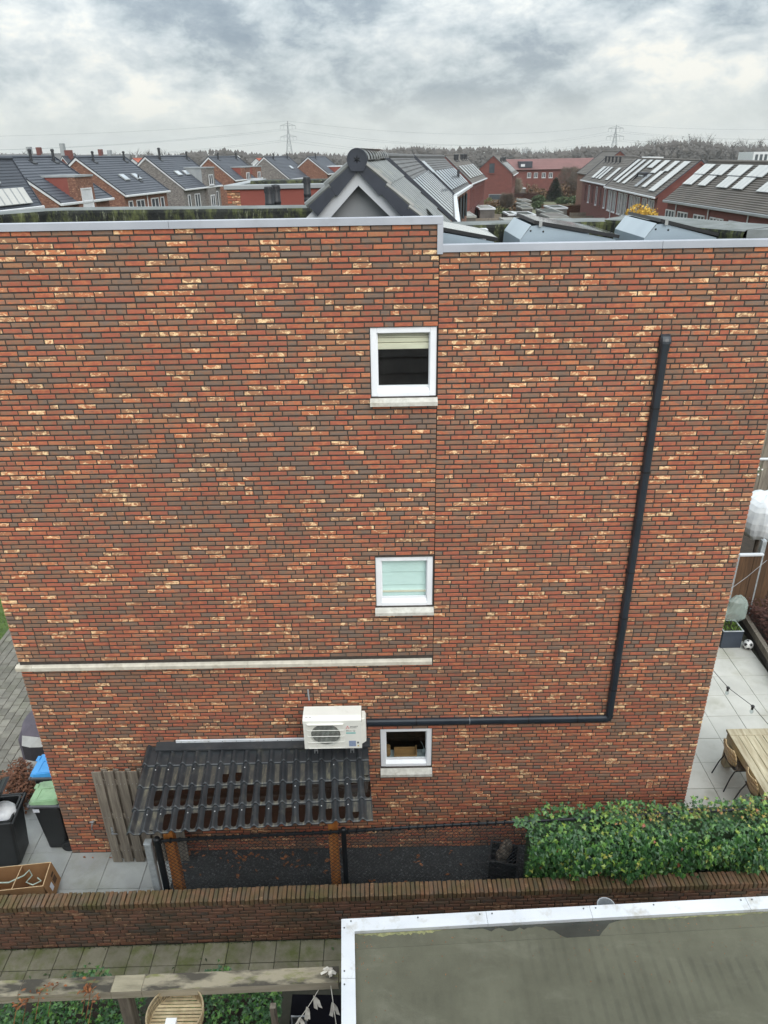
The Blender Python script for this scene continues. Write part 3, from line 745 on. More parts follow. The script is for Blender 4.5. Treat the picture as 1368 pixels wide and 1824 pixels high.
# stone ledge over the ground floor, returning round the left corner
t = MB(); edges = [XL - .045, -4.86, -3.3, -1.9, -.75, XJ - .012]
for k in range(5):
    t2 = MB(); xa, xb = edges[k] + .002, edges[k + 1] - .002
    t2.prism([(xa, .02, 3.602), (xa, -.045, 3.602), (xa, -.045, 3.655), (xa, -.03, 3.672), (xa, .02, 3.680)], (xb - xa, 0, 0))
    if k == 0: t2.prism([(XL - .001, .021, 3.602), (XL - .045, .021, 3.602), (XL - .045, .021, 3.655), (XL - .001, .021, 3.680)], (0, 1.1, 0))
    t2.build('ledge', 'ledge_stone', house)

# aluminium copings
def coping(x0, x1, z, y0=-.022, dp=.13, h=.078):
    t = MB()
    t.prism([(x0, y0, z), (x0, y0, z + h - .006), (x0, y0 + .006, z + h), (x0, y0 + dp, z + h - .004), (x0, y0 + dp, z - .02), (x0, y0 + dp - .004, z - .02), (x0, y0 + .012, z + .0)], (x1 - x0, 0, 0))
    return t
for (a, c) in ((XL - .03, -2.19), (-2.186, XJ + .035)): coping(a, c, ZL - .004).build('coping', 'alu_trim', house)
for (a, c) in ((XJ + .037, 2.99), (2.994, XR + .03)): coping(a, c, ZR - .004).build('coping', 'alu_trim', house)
t = MB(); t.box(XJ - .024, XJ + .036, -.0225, .20, ZR + .0, ZL - .006); t.box(XJ - .024, XJ + .036, -.022, .05, ZR - .022, ZR - .001); t.build('coping', 'alu_trim', house)

# flat roofs and their felted parapets
t = MB(); t.face([(XL + .02, .25, 9.06), (XJ - .02, .25, 9.06), (XJ - .02, 2.0, 9.06), (XL + .02, 2.0, 9.06)]); t.face([(XJ - .02, .25, 8.74), (XR - .02, .25, 8.74), (XR - .02, 2.5, 8.74), (XJ - .02, 2.5, 8.74)])
t.face([(XJ - .02, .245, 8.74), (XJ - .02, .245, 9.28), (XJ - .02, 2.0, 9.28), (XJ - .02, 2.0, 8.74)])
t.build('flat_roof', 'bitumen', house)
def parapet(path, zt, zb, wd, name='parapet'):
    """felted parapet along a path of inner-face points; wd to the outside (left of travel)"""
    t = MB(); P = [Vector((x, y, 0)) for x, y in path]; n = len(P); off = []
    for i, p in enumerate(P):
        d = (P[min(i + 1, n - 1)] - P[max(i - 1, 0)]).normalized(); off.append(Vector((-d.y, d.x, 0)))
    prof = [(0.0, zb), (0.0, zt - .05), (.015, zt - .015), (.05, zt), (wd - .05, zt + .01), (wd - .01, zt - .02), (wd, zt - .06), (wd, zb - .6)]
    rows = [[(p.x + o.x * a, p.y + o.y * a, z) for a, z in prof] for p, o in zip(P, off)]
    for i in range(n - 1):
        for k in range(len(prof) - 1):
            t.face([rows[i][k], rows[i][k + 1], rows[i + 1][k + 1], rows[i + 1][k]], 1 if 2 <= k <= 4 else 0)
    return t.build(name, ['mossy_felt', 'bitumen_pale'], house)
parapet([(-.72, 1.36), (-1.6, 1.45), (-2.4, 1.55), (-3.2, 1.66), (-3.95, 1.74), (-4.12, 1.66), (-4.3, 1.35), (-4.62, .9), (-4.9, .3)][::-1], 9.355, 9.0, .26)
parapet([(3.95, -.35), (3.85, .2), (3.5, 1.0), (3.2, 1.65), (2.95, 1.86), (2.6, 1.92), (1.8, 1.80), (1.1, 1.70), (.66, 1.64)][::-1], 9.10, 8.74, .45) if False else None
parapet([(.64, 1.62), (1.3, 1.74), (2.0, 1.84), (2.7, 1.92), (2.95, 1.9)], 9.10, 8.74, .34)
parapet([(2.9, 1.93), (3.1, 1.72), (3.3, 1.3), (3.5, .85), (3.72, .45), (3.9, .14)], 9.12, 8.74, .74)
t = MB(); t.prism([(3.93, .125, 9.0), (4.53, .52, 9.0), (4.53, .125, 9.0)], (0, 0, .122)); t.build('parapet', 'bitumen_pale', house)

# raised gable with its pitched roof on top of the house
TH = rad(4.7); gx, gy, gz = -.222, .75, 9.90
roofthing = thing('gable_roof', 'small dark tiled ridge roof with star-marked end cap rising behind the coping', 'roof', (gx, gy, 8.9), -TH)
zr = gz - 8.9 - .02; SL = tan(rad(42)); LW, RW, LEN = .70, 1.45, 3.4
OV = .25
# fascia: two raked boards meeting at the apex, thick
t = MB()
bw = .22
for sgn, wd in ((-1, LW), (1, RW)):
    top = lambda x: zr - .06 - SL * abs(x)
    x1 = sgn * (wd - .02)
    poly = [(0, 0, top(0)), (x1, 0, top(x1)), (x1 * .93, 0, top(x1) - .10), (x1 * .82, 0, top(x1) - .13) if sgn < 0 else (x1 * .97, 0, top(x1) - bw), (0, 0, top(0) - bw)]
    if sgn < 0: poly = [(0, 0, top(0)), (0, 0, top(0) - bw), (x1 + .165, 0, top(x1) - .125), (x1 + .06, 0, top(x1) - .125), (x1, 0, top(x1))]
    t.prism([(p[0] - (.0 if sgn > 0 else .0008), p[1], p[2]) for p in poly], (0, .05, 0))
t.build('fascia', 'fascia_grey', roofthing)
t = MB(); t.prism([(0, .16, zr - .12), (-.62, .16, zr - .12 - SL * .62), (-.62, .16, -.3), (RW, .16, -.3), (RW, .16, zr - .12 - SL * RW)], (0, .06, 0)); t.build('gable_wall', 'soffit_grey', roofthing)
t = MB()
for sgn, wd in ((-1, LW - .08), (1, RW - .05)): t.face([(0, .05, zr - .20), (sgn * wd, .05, zr - .20 - SL * wd), (sgn * wd, LEN, zr - .20 - SL * wd), (0, LEN, zr - .20)])
t.build('soffit', 'soffit_grey', roofthing)
# verge tiles
for sgn, n in ((-1, 2), (1, 5)):
    for k in range(n):
        d = Vector((sgn * cos(rad(42)), 0, -sin(rad(42)))); nrm = Vector((sgn * sin(rad(42)), 0, cos(rad(42))))
        s0 = .10 + k * .335; s1 = s0 + .335 - (.03 if sgn < 0 and k == 1 else 0)
        a = Vector((0, 0, zr)) + d * s0; c = Vector((0, 0, zr)) + d * s1
        t = MB(); y0 = -.050 - .014 * k * (1 if k < 3 else .5)
        up = .004 * k
        poly = [a + nrm * .0, a - nrm * .100, c - nrm * .128, c + nrm * .018]
        t.prism([(p.x, y0, p.z) for p in poly], (0, .022, 0))
        # rolled tile edge over the verge
        pts = [a + d * (-.02) + nrm * .008, a + d * .1 + nrm * .022, c + d * .02 + nrm * .040]
        t.tube([(p.x, y0 + .035, p.z) for p in pts], .034, 8, 1, r1=.040)
        t.build('verge_tile', ['verge_tile', 'roof_tile'], roofthing, smooth=True)
# roof tiles, one object each
def wave_tile(wd, ln, th=.016, amp=.028, nx=8):
    t = MB(); top = []
    for j, v in enumerate((0, ln)):
        row = []
        for i in range(nx + 1):
            u = i / nx; h = amp * (max(0, cos((u - .22) * 2 * pi)) ** 1.0) + (.018 if j == 1 else 0.0)
            row.append((u * wd, v, h))
        top.append(row)
    for i in range(nx):
        t.face([top[0][i], top[0][i + 1], top[1][i + 1], top[1][i]], r=.5)
        a, c = top[1][i], top[1][i + 1]; t.face([(a[0], a[1], a[2]), (c[0], c[1], c[2]), (c[0], c[1], c[2] - th), (a[0], a[1], a[2] - th)], r=.5)
    return t
tile_pool = []
for k in range(10):
    t = wave_tile(.30, .36); rr = random.Random(k).random(); t.r = [rr] * len(t.r); tile_pool.append(t.data('roof_tile', 'roof_tile', True))
rg = random.Random(4)
tiles_holder = MB()
tiles_holder.beam((0, .02, zr - .012), (0, LEN, zr - .012), .06, .03)
deck_ = tiles_holder.build('tile_deck', 'verge_tile', roofthing)
for sgn, n in ((-1, 2), (1, 5)):
    d = Vector((sgn * cos(rad(42)), 0, -sin(rad(42)))); nrm = Vector((sgn * sin(rad(42)), 0, cos(rad(42)))); al = Vector((0, 1, 0))
    if sgn < 0: al = Vector((0, 1, 0))
    for k in range(n):
        for i in range(11):
            o = Vector((0, 0, zr)) + d * (.08 + .335 * k) + Vector((0, .0 + .30 * i, 0)) + nrm * .004
            X = al; Y = d; Z = nrm
            ob = bpy.data.objects.new('roof_tile', rg.choice(tile_pool)); COL.objects.link(ob); ob.parent = deck_
            ob.matrix_local = Matrix(((X.x, Y.x, Z.x, o.x), (X.y, Y.y, Z.y, o.y), (X.z, Y.z, Z.z, o.z), (0, 0, 0, 1)))
# ridge tiles and the end cap with its six-pointed star
for k in range(9):
    t = MB(); y0 = .02 + .375 * k
    for i in range(10):
        a0, a1 = pi * (i / 10), pi * ((i + 1) / 10); r0_, r1_ = .118, .105
        t.face([(r0_ * cos(a0), y0, zr - .02 + r0_ * sin(a0)), (r0_ * cos(a1), y0, zr - .02 + r0_ * sin(a1)), (r1_ * cos(a1), y0 + .39, zr - .02 + r1_ * sin(a1)), (r1_ * cos(a0), y0 + .39, zr - .02 + r1_ * sin(a0))], r=.3 + .05 * (k % 5))
    t.build('ridge_tile', 'roof_tile', roofthing, smooth=True)
t = MB(); cz = zr - .015; R_ = .112
poly = [(R_ * cos(a), -.07, cz + R_ * sin(a)) for a in [rad(-25 + 230 * k / 22) for k in range(23)]] + [(-.068, -.07, cz - .118), (.068, -.07, cz - .118)]
t.prism(poly, (0, .05, 0))
ring = [(.9 * p[0], p[1], cz + .9 * (p[2] - cz)) for p in poly]
for i in range(len(poly)):
    j = (i + 1) % len(poly); a, c, e, f = poly[i], poly[j], ring[j], ring[i]
    t.face([(a[0], a[1] - .006, a[2]), (c[0], c[1] - .006, c[2]), (e[0], e[1] - .006, e[2]), (f[0], f[1] - .006, f[2])]); t.face([(f[0], f[1] - .006, f[2]), (e[0], e[1] - .006, e[2]), (e[0], e[1], e[2]), (f[0], f[1], f[2])])
cap = t.build('ridge_cap', 'verge_tile', roofthing)
t = MB()
for k in range(6):
    a = pi / 2 + k * pi / 3; tip = (.046 * cos(a), -.072, cz + .046 * sin(a))
    for s_ in (-1, 1):
        m_ = (.017 * cos(a + s_ * .52), -.072, cz + .017 * sin(a + s_ * .52)); t.face([tip, m_, (0, -.086, cz)] if s_ < 0 else [tip, (0, -.086, cz), m_])
t.build('star', 'panel_frame', cap)

# black flues behind the left parapet (standing on the house)
def flue(x, y, zt, r0_, label):
    zb = 8.3; o = thing('flue', label, 'flue', (x, y, zb))
    t = MB(); h = zt - zb
    t.lathe([(r0_, 0), (r0_, h - .34), (r0_ * 1.08, h - .33), (r0_ * 1.08, h - .30), (r0_, h - .29), (r0_, h - .26), (r0_ * 1.08, h - .25), (r0_ * 1.08, h - .22), (r0_, h - .21), (r0_ * .98, h)], (0, 0, 0), 16); t.build('pipe', 'flue_black', o, smooth=True)
    t = MB(); t.lathe([(r0_ * .8, h - .02), (r0_ * 1.0, h), (r0_ * .96, h + .025), (r0_ * .3, h + .035)], (0, 0, 0), 16)
    for k in range(12):
        a = 2 * pi * k / 12; t.obox((r0_ * 1.0 * cos(a), r0_ * sin(a), h - .035), (.006, 0, 0), (0, .006, 0), (0, 0, .035))
    t.build('cowl', 'flue_black', o)
p = atY(478, 332, 5); flue(p.x, 5, p.z - .03, .072, 'black ribbed flue, left of the pair before the red stucco wall')
p = atY(490.5, 329, 5.3); flue(p.x, 5.3, p.z - .03, .072, 'black ribbed flue, right of the pair before the red stucco wall')
p = atY(546, 316, 5); flue(p.x, 5, p.z - .02, .058, 'thin black flue pipe standing left of the gable roof eave')

# solar consoles on the right flat roof
def console(xr, y0, y1, zt, xlow, zlow, label):
    o = thing('solar_console', label, 'solar mount', (xr, y0, 8.76))
    def P(x, y, z): return (x - xr, y - y0, z - 8.76)
    for yy in (y0, y1 - .004):   # side sheets
        t = MB(); t.prism([P(xr - .12, yy, 8.82), P(xr - .105, yy, zt - .15), P(xr - .005, yy, zt - .012), P(xr + .08, yy, zt - .004), P(xlow, yy, zlow), P(xlow, yy, 8.78)], (0, .004, 0))
        t.build('side_sheet', 'console_sheet', o)
    t = MB(); a, c = P(xr, y0, zt), P(xr - .112, y0, zt - .15); L = y1 - y0
    t.prism([a, c, (c[0] + .002, c[1], c[2] - .01), (a[0] + .004, a[1], a[2] - .012)], (0, L, 0)); t.build('wind_deflector', 'console_pale', o)
    t = MB(); a2 = P(xr - .128, y0 + .004, 8.80); t.prism([c, a2, (a2[0] + .01, a2[1], a2[2]), (c[0] + .01, c[1], c[2] - .002)], (0, L, 0)); t.build('wind_deflector', 'console_sheet', o)
    t = MB(); n = Vector((zt - zlow, 0, xlow - xr)).normalized(); u = Vector((xlow - xr, 0, zlow - zt)).normalized()
    st = Vector(P(xr + .03, y0 - .02, zt + .012)); Lp = (Vector((xlow, 0, zlow)) - Vector((xr, 0, zt))).length
    q = [st, st + u * Lp, st + u * Lp + n * .035, st + n * .035]; t.prism([tuple(k) for k in q], (0, L + .04, 0)); fr = t.build('solar_panel', 'panel_frame', o)
    t = MB(); e = .02; s2 = st + n * .0365
    t.face([s2 + u * e + Vector((0, e, 0)), s2 + u * (Lp - e) + Vector((0, e, 0)), s2 + u * (Lp - e) + Vector((0, L + .04 - e, 0)), s2 + u * e + Vector((0, L + .04 - e, 0))]); t.build('glass', 'solar_dark', fr)
    t = MB()
    for x in (xr - .07, xr + .02): t.lathe([(.012, 0), (.012, .01)], (0, 0, 0), 6)
    t = MB()
    for x, z in ((xr + .0, zt - .06), (xr + .14, zt - .07)):
        for k in range(6):
            aa = k * pi / 3; ab = aa + pi / 3; t.face([P(x, y0 - .008, z), P(x + .012 * cos(aa), y0 - .003, z + .012 * sin(aa)), P(x + .012 * cos(ab), y0 - .003, z + .012 * sin(ab))])
    t.build('bolt', 'panel_frame', o)
    t = MB(); t.obox(Vector(P(xr + .10, y0 - .024, zt + .012)), (.018, 0, 0), (0, .006, 0), (0, 0, .03)); t.build('clamp', 'steel', o)
console(1.67, .42, 1.55, 9.185, 2.62, 9.02, 'blue grey solar panel mount on the flat roof, nearer the gable')
console(3.05, .42, 1.55, 9.18, 4.02, 8.95, 'blue grey solar panel mount on the flat roof, nearer the right roof edge')
console(.20, .42, 1.45, 9.22, 1.16, 9.02, 'low end of a solar panel mount tucked in the corner beside the gable') if False else None
o = thing('solar_console', 'low end of a tilted solar panel in the roof corner by the coping step', 'solar mount', (.75, .40, 8.76))
t = MB(); t.prism([(-.08, 0, .02), (.52, 0, .02), (.52, 0, .26), (-.08, 0, .37)], (0, .004, 0)); t.build('side_sheet', 'console_sheet', o); t = MB(); t.prism([(-.08, 1.0, .02), (.52, 1.0, .02), (.52, 1.0, .26), (-.08, 1.0, .37)], (0, .004, 0)); t.build('side_sheet', 'console_sheet', o)
t = MB(); t.prism([(-.08, -.01, .385), (.56, -.01, .265), (.56, -.01, .30), (-.08, -.01, .42)], (0, 1.03, 0)); fr = t.build('solar_panel', 'panel_frame', o)
t = MB(); t.face([(-.07, .01, .4225), (.545, .01, .3055), (.545, 1.0, .3055), (-.07, 1.0, .4225)]); t.build('glass', 'solar_glass', fr)
o = thing('roof_vent', 'small pale square vent outlet by the rear parapet between the two mounts', 'vent', (1.28, 1.55, 8.76))
t = MB(); t.box(-.05, .05, -.05, .05, 0, .26, bev=.01); t.build('stack', 'zinc', o); t = MB(); t.box(-.07, .07, -.07, .07, .262, .30, bev=.01); t.build('cap', 'far_white', o)

# ================================================================== things on the house wall
# outdoor heat pump unit on two brackets
ax0, ax1, ayf, ayb, az0, az1 = -1.155, -.362, -.43, -.19, 2.490, 3.035
ac = thing('air_conditioner', 'white outdoor air conditioner with round fan grille hung on the brick wall', 'air conditioner', (-.76, -.2, 2.49))
b = MBW()
# cabinet: sloped top-front edge, open round hole in the front
fx0, fx1, fz0, fz1 = ax0 + .045, ax0 + .555, az0 + .025, az0 + .445
ccx, ccz, cr = (fx0 + fx1) / 2, (fz0 + fz1) / 2 + .002, .205
zt = az0 + .492
prof = [(ayf, az0), (ayf, zt), (ayf + .030, zt + .035), (ayf + .04, az1 - .008), (ayf + .055, az1), (ayb, az1), (ayb, az0)]
for k in range(1, 6): b.face([(ax0, prof[k][0], prof[k][1]), (ax1, prof[k][0], prof[k][1]), (ax1, prof[k + 1][0], prof[k + 1][1]), (ax0, prof[k + 1][0], prof[k + 1][1])])
b.face([(ax0, y, z) for y, z in prof]); b.face([(ax1, y, z) for y, z in prof][::-1]); b.face([(ax0, ayf, az0), (ax0, ayb, az0), (ax1, ayb, az0), (ax1, ayf, az0)])
# front plate around the hole
N = 40
ring = [(ccx + cr * cos(2 * pi * k / N), ayf, ccz + cr * sin(2 * pi * k / N)) for k in range(N)]
def edge_pt(a):
    c, s_ = cos(a), sin(a); hx0, hx1, hz0, hz1 = ax0 - ccx, ax1 - ccx, az0 - ccz, zt - ccz
    t_ = min((hx1 if c > 0 else hx0) / c if abs(c) > 1e-6 else 1e9, (hz1 if s_ > 0 else hz0) / s_ if abs(s_) > 1e-6 else 1e9)
    return (ccx + c * t_, ayf, ccz + s_ * t_)
corners = [atan2(z - ccz, x - ccx) % (2 * pi) for x in (ax0, ax1) for z in (az0, zt)]
for k in range(N):
    a0, a1 = 2 * pi * k / N, 2 * pi * (k + 1) / N
    mid = [edge_pt(c) for c in sorted(corners) if a0 < c < a1]
    b.face([ring[k], edge_pt(a0)] + mid + [edge_pt(a1), ring[(k + 1) % N]])
    p, q = ring[k], ring[(k + 1) % N]; b.face([p, q, (q[0], ayf + .06, q[2]), (p[0], ayf + .06, p[2])])
b.buildw('cabinet', 'ac_white', ac)
b = MBW(); b.face([(ccx + (cr + .005) * cos(2 * pi * k / N), ayf + .058, ccz + (cr + .005) * sin(2 * pi * k / N)) for k in range(N)])
for k in range(26):
    x = ccx - cr + (k + .5) * 2 * cr / 26; h = sqrt(max(0, cr * cr - (x - ccx) ** 2)) * .98
    b.box(x - .0016, x + .0016, ayf + .04, ayf + .055, ccz - h, ccz + h, 1)
b.buildw('coil', ['ac_dark', 'ac_fin'], ac)
b = MBW()
for k in range(3):
    a = k * 2 * pi / 3 + .4; 
    pts = [(ccx + r_ * cos(a + da), ayf + dy, ccz + r_ * sin(a + da)) for r_, da, dy in ((.04, -.3, .03), (.165, -.25, .022), (.17, .55, .036), (.05, .5, .04))]
    b.face(pts)
b.tube([(ccx, ayf + .02, ccz), (ccx, ayf + .05, ccz)], .042, 16); b.buildw('fan', 'ac_fin', ac)
b = MBW()
yg = ayf - .016
for k in range(5):
    z = fz0 + (fz1 - fz0) * k / 4; rr_ = .0045 if 0 < k < 4 else .006
    b.tube([(fx0, ayf - .002, z), (fx0 + .02, yg, z), (fx1 - .02, yg, z), (fx1, ayf - .002, z)], rr_, 5)
for k in range(30):
    x = fx0 + .004 + (fx1 - fx0 - .008) * k / 29; b.tube([(x, yg + .004, fz0), (x, yg + .004, fz1)], .0016, 4)
b.box(fx0 + .01, fx1 - .01, yg - .012, ayf - .001, fz1 - .012, fz1 + .008, bev=.004)
b.buildw('grille', 'ac_white', ac)
b = MBW()   # service cover on the right end
b.prism([(ax1 + .0005, ayf + .05, az0 + .03), (ax1 + .06, ayf + .07, az0 + .06), (ax1 + .06, ayb - .02, az0 + .06), (ax1 + .0005, ayb, az0 + .03)], (0, 0, .38)); b.box(ax1 + .001, ax1 + .05, ayf + .06, ayb - .01, az0 + .412, az0 + .47, bev=.01)
b.buildw('side_cover', 'ac_white', ac)
b = MBW(); b.box(ax0 - .014, ax0 - .001, ayf + .05, ayb - .03, az0 + .40, az0 + .46, bev=.005); b.buildw('handle', 'ac_white', ac)
# lettering
def put_text(txt, size, x, y, z, mat_, name, parent, wd=None, bold=False, facing='front'):
    vs, fs = text_mesh(txt, size, bold); w0 = max(v[0] for v in vs); k = (wd / w0) if wd else 1
    t = MBW()
    if facing == 'front': pts = [(x + v[0] * k, y, z + v[1]) for v in vs]
    else: pts = [(y, x + v[0] * k, z + v[1]) for v in vs]
    t.mesh(pts, fs); return t.buildw(name, mat_, parent)
def diamonds(x, y, z, s_, mat_, name, parent):
    t = MBW(); h = s_ * .5; wq = h * .577
    def rh(a):
        d = Vector((cos(a), 0, sin(a))); n_ = Vector((-sin(a), 0, cos(a))); c = Vector((x, y, z))
        t.face([c + d * .004, c + d * h * .5 + n_ * wq * .5, c + d * h, c + d * h * .5 - n_ * wq * .5])
    for a in (pi / 2, pi / 2 + 2 * pi / 3, pi / 2 + 4 * pi / 3): rh(a)
    return t.buildw(name, mat_, parent)
yt = ayf - .0012
diamonds(ax0 + .605, yt, az0 + .372, .062, 'print_red', 'emblem', ac)
put_text('MITSUBISHI', .021, ax0 + .640, yt, az0 + .382, 'print_grey', 'lettering', ac, .105, True)
put_text('ELECTRIC', .021, ax0 + .640, yt, az0 + .360, 'print_grey', 'lettering', ac, .088, True)
put_text('Blue Q', .040, ax0 + .582, yt, az0 + .302, 'print_grey', 'lettering', ac, .125)
b = MBW(); b.box(ax0 + .582, ax0 + .712, yt, yt + .0008, az0 + .262, az0 + .286); b.buildw('sticker', 'print_teal', ac)
b = MBW(); b.box(ax0 + .615, ax0 + .712, yt, yt + .0008, az0 + .035, az0 + .135); b.buildw('sticker', 'label_blue', ac)
b = MBW(); b.box(ax0 + .728, ax0 + .752, yt, yt + .0008, az0 + .085, az0 + .115); b.buildw('sticker', 'print_grey', ac)
b = MBW(); b.face([(ax0 + .728, yt, az0 + .035), (ax0 + .758, yt, az0 + .035), (ax0 + .743, yt, az0 + .06)]); b.buildw('sticker', 'print_yellow', ac)
put_text('M2  50', .026, ax0 + .03, ayf + .0275, zt + .036, 'print_grey', 'lettering', ac, .08)
b = MBW(); b.tube([(ax0 + .055, -.02, az1 - .03), (ax0 + .05, -.03, az1 + .10), (ax0 + .05, -.03, az1 + .16)], .012, 6); b.buildw('wall_pipe', 'zinc', ac)
for x in (ax0 + .15, ax1 - .14):
    b = MBW(); b.box(x - .022, x + .022, ayf + .01, -.002, az0 - .035, az0 - .004, bev=.003); b.box(x - .022, x + .022, -.03, -.001, az0 - .22, az0 - .036, bev=.003)
    b.prism([(x - .004, -.03, az0 - .20), (x - .004, ayf + .06, az0 - .036), (x - .004, ayf + .09, az0 - .036), (x - .004, -.03, az0 - .16)], (.008, 0, 0))
    for y in (ayf + .03, ayf + .10): b.tube([(x, y, az0 - .05), (x, y, az0 - .001)], .010, 6)
    b.box(x - .026, x - .014, ayf + .015, ayf + .055, az0 - .10, az0 - .034); b.box(x + .014, x + .026, ayf + .015, ayf + .055, az0 - .10, az0 - .034); b.box(x - .026, x + .026, ayf + .013, ayf + .05, az0 - .055, az0 - .045)
    b.buildw('bracket', 'steel', ac)

# cable trunking: horizontal run and riser with bends and couplings
duct = thing('cable_duct', 'dark slate pipe trunking running right from the air conditioner and up the brick wall', 'pipe', (3.16, -.03, 2.6))
def dprof(h=.066, w_=.048): return [(-w_, 0), (-w_, -h * .55), (-w_ * .72, -h * .92), (-w_ * .3, -h), (w_ * .3, -h), (w_ * .72, -h * .92), (w_, -h * .55), (w_, 0)]
def drun(b, a, c, h=.066, w_=.048):
    """D-shaped section along the wall from a to c (x, z)"""
    a, c = Vector((a[0], 0, a[1])), Vector((c[0], 0, c[1])); d = (c - a).normalized(); n_ = Vector((-d.z, 0, d.x))
    P_ = dprof(h, w_); A = [a + n_ * p + Vector((0, q - .001, 0)) for p, q in P_]; C = [c + n_ * p + Vector((0, q - .001, 0)) for p, q in P_]
    for i in range(len(P_) - 1): b.face([A[i], C[i], C[i + 1], A[i + 1]])
    b.face(A); b.face(C[::-1])
xv, zh, ztop = 3.17, 2.585, 8.02
b = MBW(); drun(b, (xv, zh + .06), (xv, ztop - .06)); b.buildw('riser', 'slate_duct', duct, smooth=True)
b = MBW(); drun(b, (-.30, zh), (xv - .06, zh)); b.buildw('run', 'slate_duct', duct, smooth=True)
for (a, c) in (((xv, 5.70), (xv, 5.78)), ((xv, 3.52), (xv, 3.60))):
    b = MBW(); drun(b, a, c, .070, .052); b.buildw('coupling', 'slate_duct', duct, smooth=True)
b = MBW(); drun(b, (1.17, zh), (1.175, zh), .0675, .0495); b.buildw('coupling', 'zinc', duct)
b = MBW()   # elbow at the foot
P_ = dprof(.071, .053)
rows = []
for k in range(7):
    a = -pi / 2 + (pi / 2) * k / 6; c0 = Vector((xv - .062, 0, zh + .062)); dr = Vector((cos(a), 0, sin(a))); rows.append([c0 + dr * (.062 + p) + Vector((0, q - .0015, 0)) for p, q in P_])
for k in range(6):
    for i in range(len(P_) - 1): b.face([rows[k][i], rows[k][i + 1], rows[k + 1][i + 1], rows[k + 1][i]])
b.buildw('elbow', 'slate_duct', duct, smooth=True)
b = MBW()   # rounded wall cap at the top
drun(b, (xv, ztop - .14), (xv, ztop - .06), .072, .056)
rows = []
for k in range(6):
    a = (pi / 2) * k / 5; y = -.078 * cos(a); z = ztop - .06 + .10 * sin(a); sc_ = cos(a * .75)
    rows.append([Vector((xv + p * 1.22 * (.72 + .28 * cos(a)), q * 1.15 * cos(a * .98) - .001, z)) for p, q in dprof(.072, .053)])
for k in range(5):
    for i in range(7): b.face([rows[k][i], rows[k][i + 1], rows[k + 1][i + 1], rows[k + 1][i]])
b.buildw('wall_cap', 'slate_duct', duct, smooth=True)

for zc in (7.2, 6.4, 5.0, 4.3, 3.1):   # pipe clips
    b = MBW(); drun(b, (xv, zc), (xv, zc + .022), .0685, .0515); b.buildw('clip', 'black_metal', duct)
for xc in (.4, 2.0, 2.7):
    b = MBW(); drun(b, (xc, zh), (xc + .02, zh), .0685, .0515); b.buildw('clip', 'black_metal', duct)

# outdoor tap
tap = thing('water_tap', 'small chrome water tap on the brick wall left of the gate', 'tap', (-4.572, 0, .70))
b = MB(); b.tube([(0, .01, 0), (0, -.07, 0)], .014, 8); b.tube([(0, -.06, 0), (0, -.10, -.01), (0, -.11, -.07)], .012, 8); b.lathe([(.024, 0), (.024, .008)], (0, 0, 0), 10); b.build('spout', 'steel', tap, smooth=True)
b = MB(); b.tube([(0, -.06, .0), (0, -.06, .035)], .008, 6); b.box(-.035, .035, -.068, -.052, .035, .05, bev=.005); b.build('handle', 'steel', tap)

# ================================================================== lean-to roof, gate, fence
TL, TR, EL, ER = Vector((-3.52, -.012, 2.185)), Vector((-.30, -.012, 2.19)), Vector((-3.455, -1.34, 1.90)), Vector((-.215, -1.17, 1.90))
lean = thing('lean_to_roof', 'dark tile-profiled lean-to roof on orange timber posts below the air conditioner', 'shelter', (-1.9, -.6, 0))
LW_ = 3.24; NP = 18; NS = 12; NC = 4
def lean_pt(u, v, h): 
    p = (TL * (1 - u) + TR * u) * (1 - v) + (EL * (1 - u) + ER * u) * v
    return Vector((p.x, p.y, p.z + h))
def prof_h(f):   # f within one wave: broad rolled crest, flat valley
    if f < .48: return .038 * (0.5 - 0.5 * cos(2 * pi * f / .48)) ** 0.55
    return .0
b = MBW(); cols_n = NP * NS
for c in range(NC):
    v0, v1 = c / NC, (c + 1) / NC
    rows = []
    for (v, lift) in ((v0, .002), (v0 + .02, .002), ((v0 + v1) / 2, .015), (v1 - .012, .028), (v1, .028)):
        row = []
        for i in range(cols_n + 1):
            u = i / cols_n; f = (u * NP) % 1.0 if i < cols_n else 1.0
            h = prof_h(f); dv = -.010 * (1 if v == v1 or v == v1 - .012 else 0) * (h / .040 - .5)
            row.append(lean_pt(u, v + (dv if v < .999 else dv * .6), h + lift + (-.006 if v == v1 else 0)))
        rows.append(row)
    for k in range(4):
        for i in range(cols_n):
            f = ((i + .5) / cols_n * NP) % 1.0
            b.face([rows[k][i], rows[k][i + 1], rows[k + 1][i + 1], rows[k + 1][i]], 1 if (f > .60 and f < .93 and c > 0) else 0)
    # front edge of the step
    for i in range(cols_n):
        a, q = rows[4][i], rows[4][i + 1]; b.face([a, q, q - Vector((0, 0, .024 if c < 3 else .012)), a - Vector((0, 0, .024 if c < 3 else .012))])
sheet_ob = b.buildw('roof_sheet', ['roof_sheet', 'sheet_grime'], lean, smooth=True)
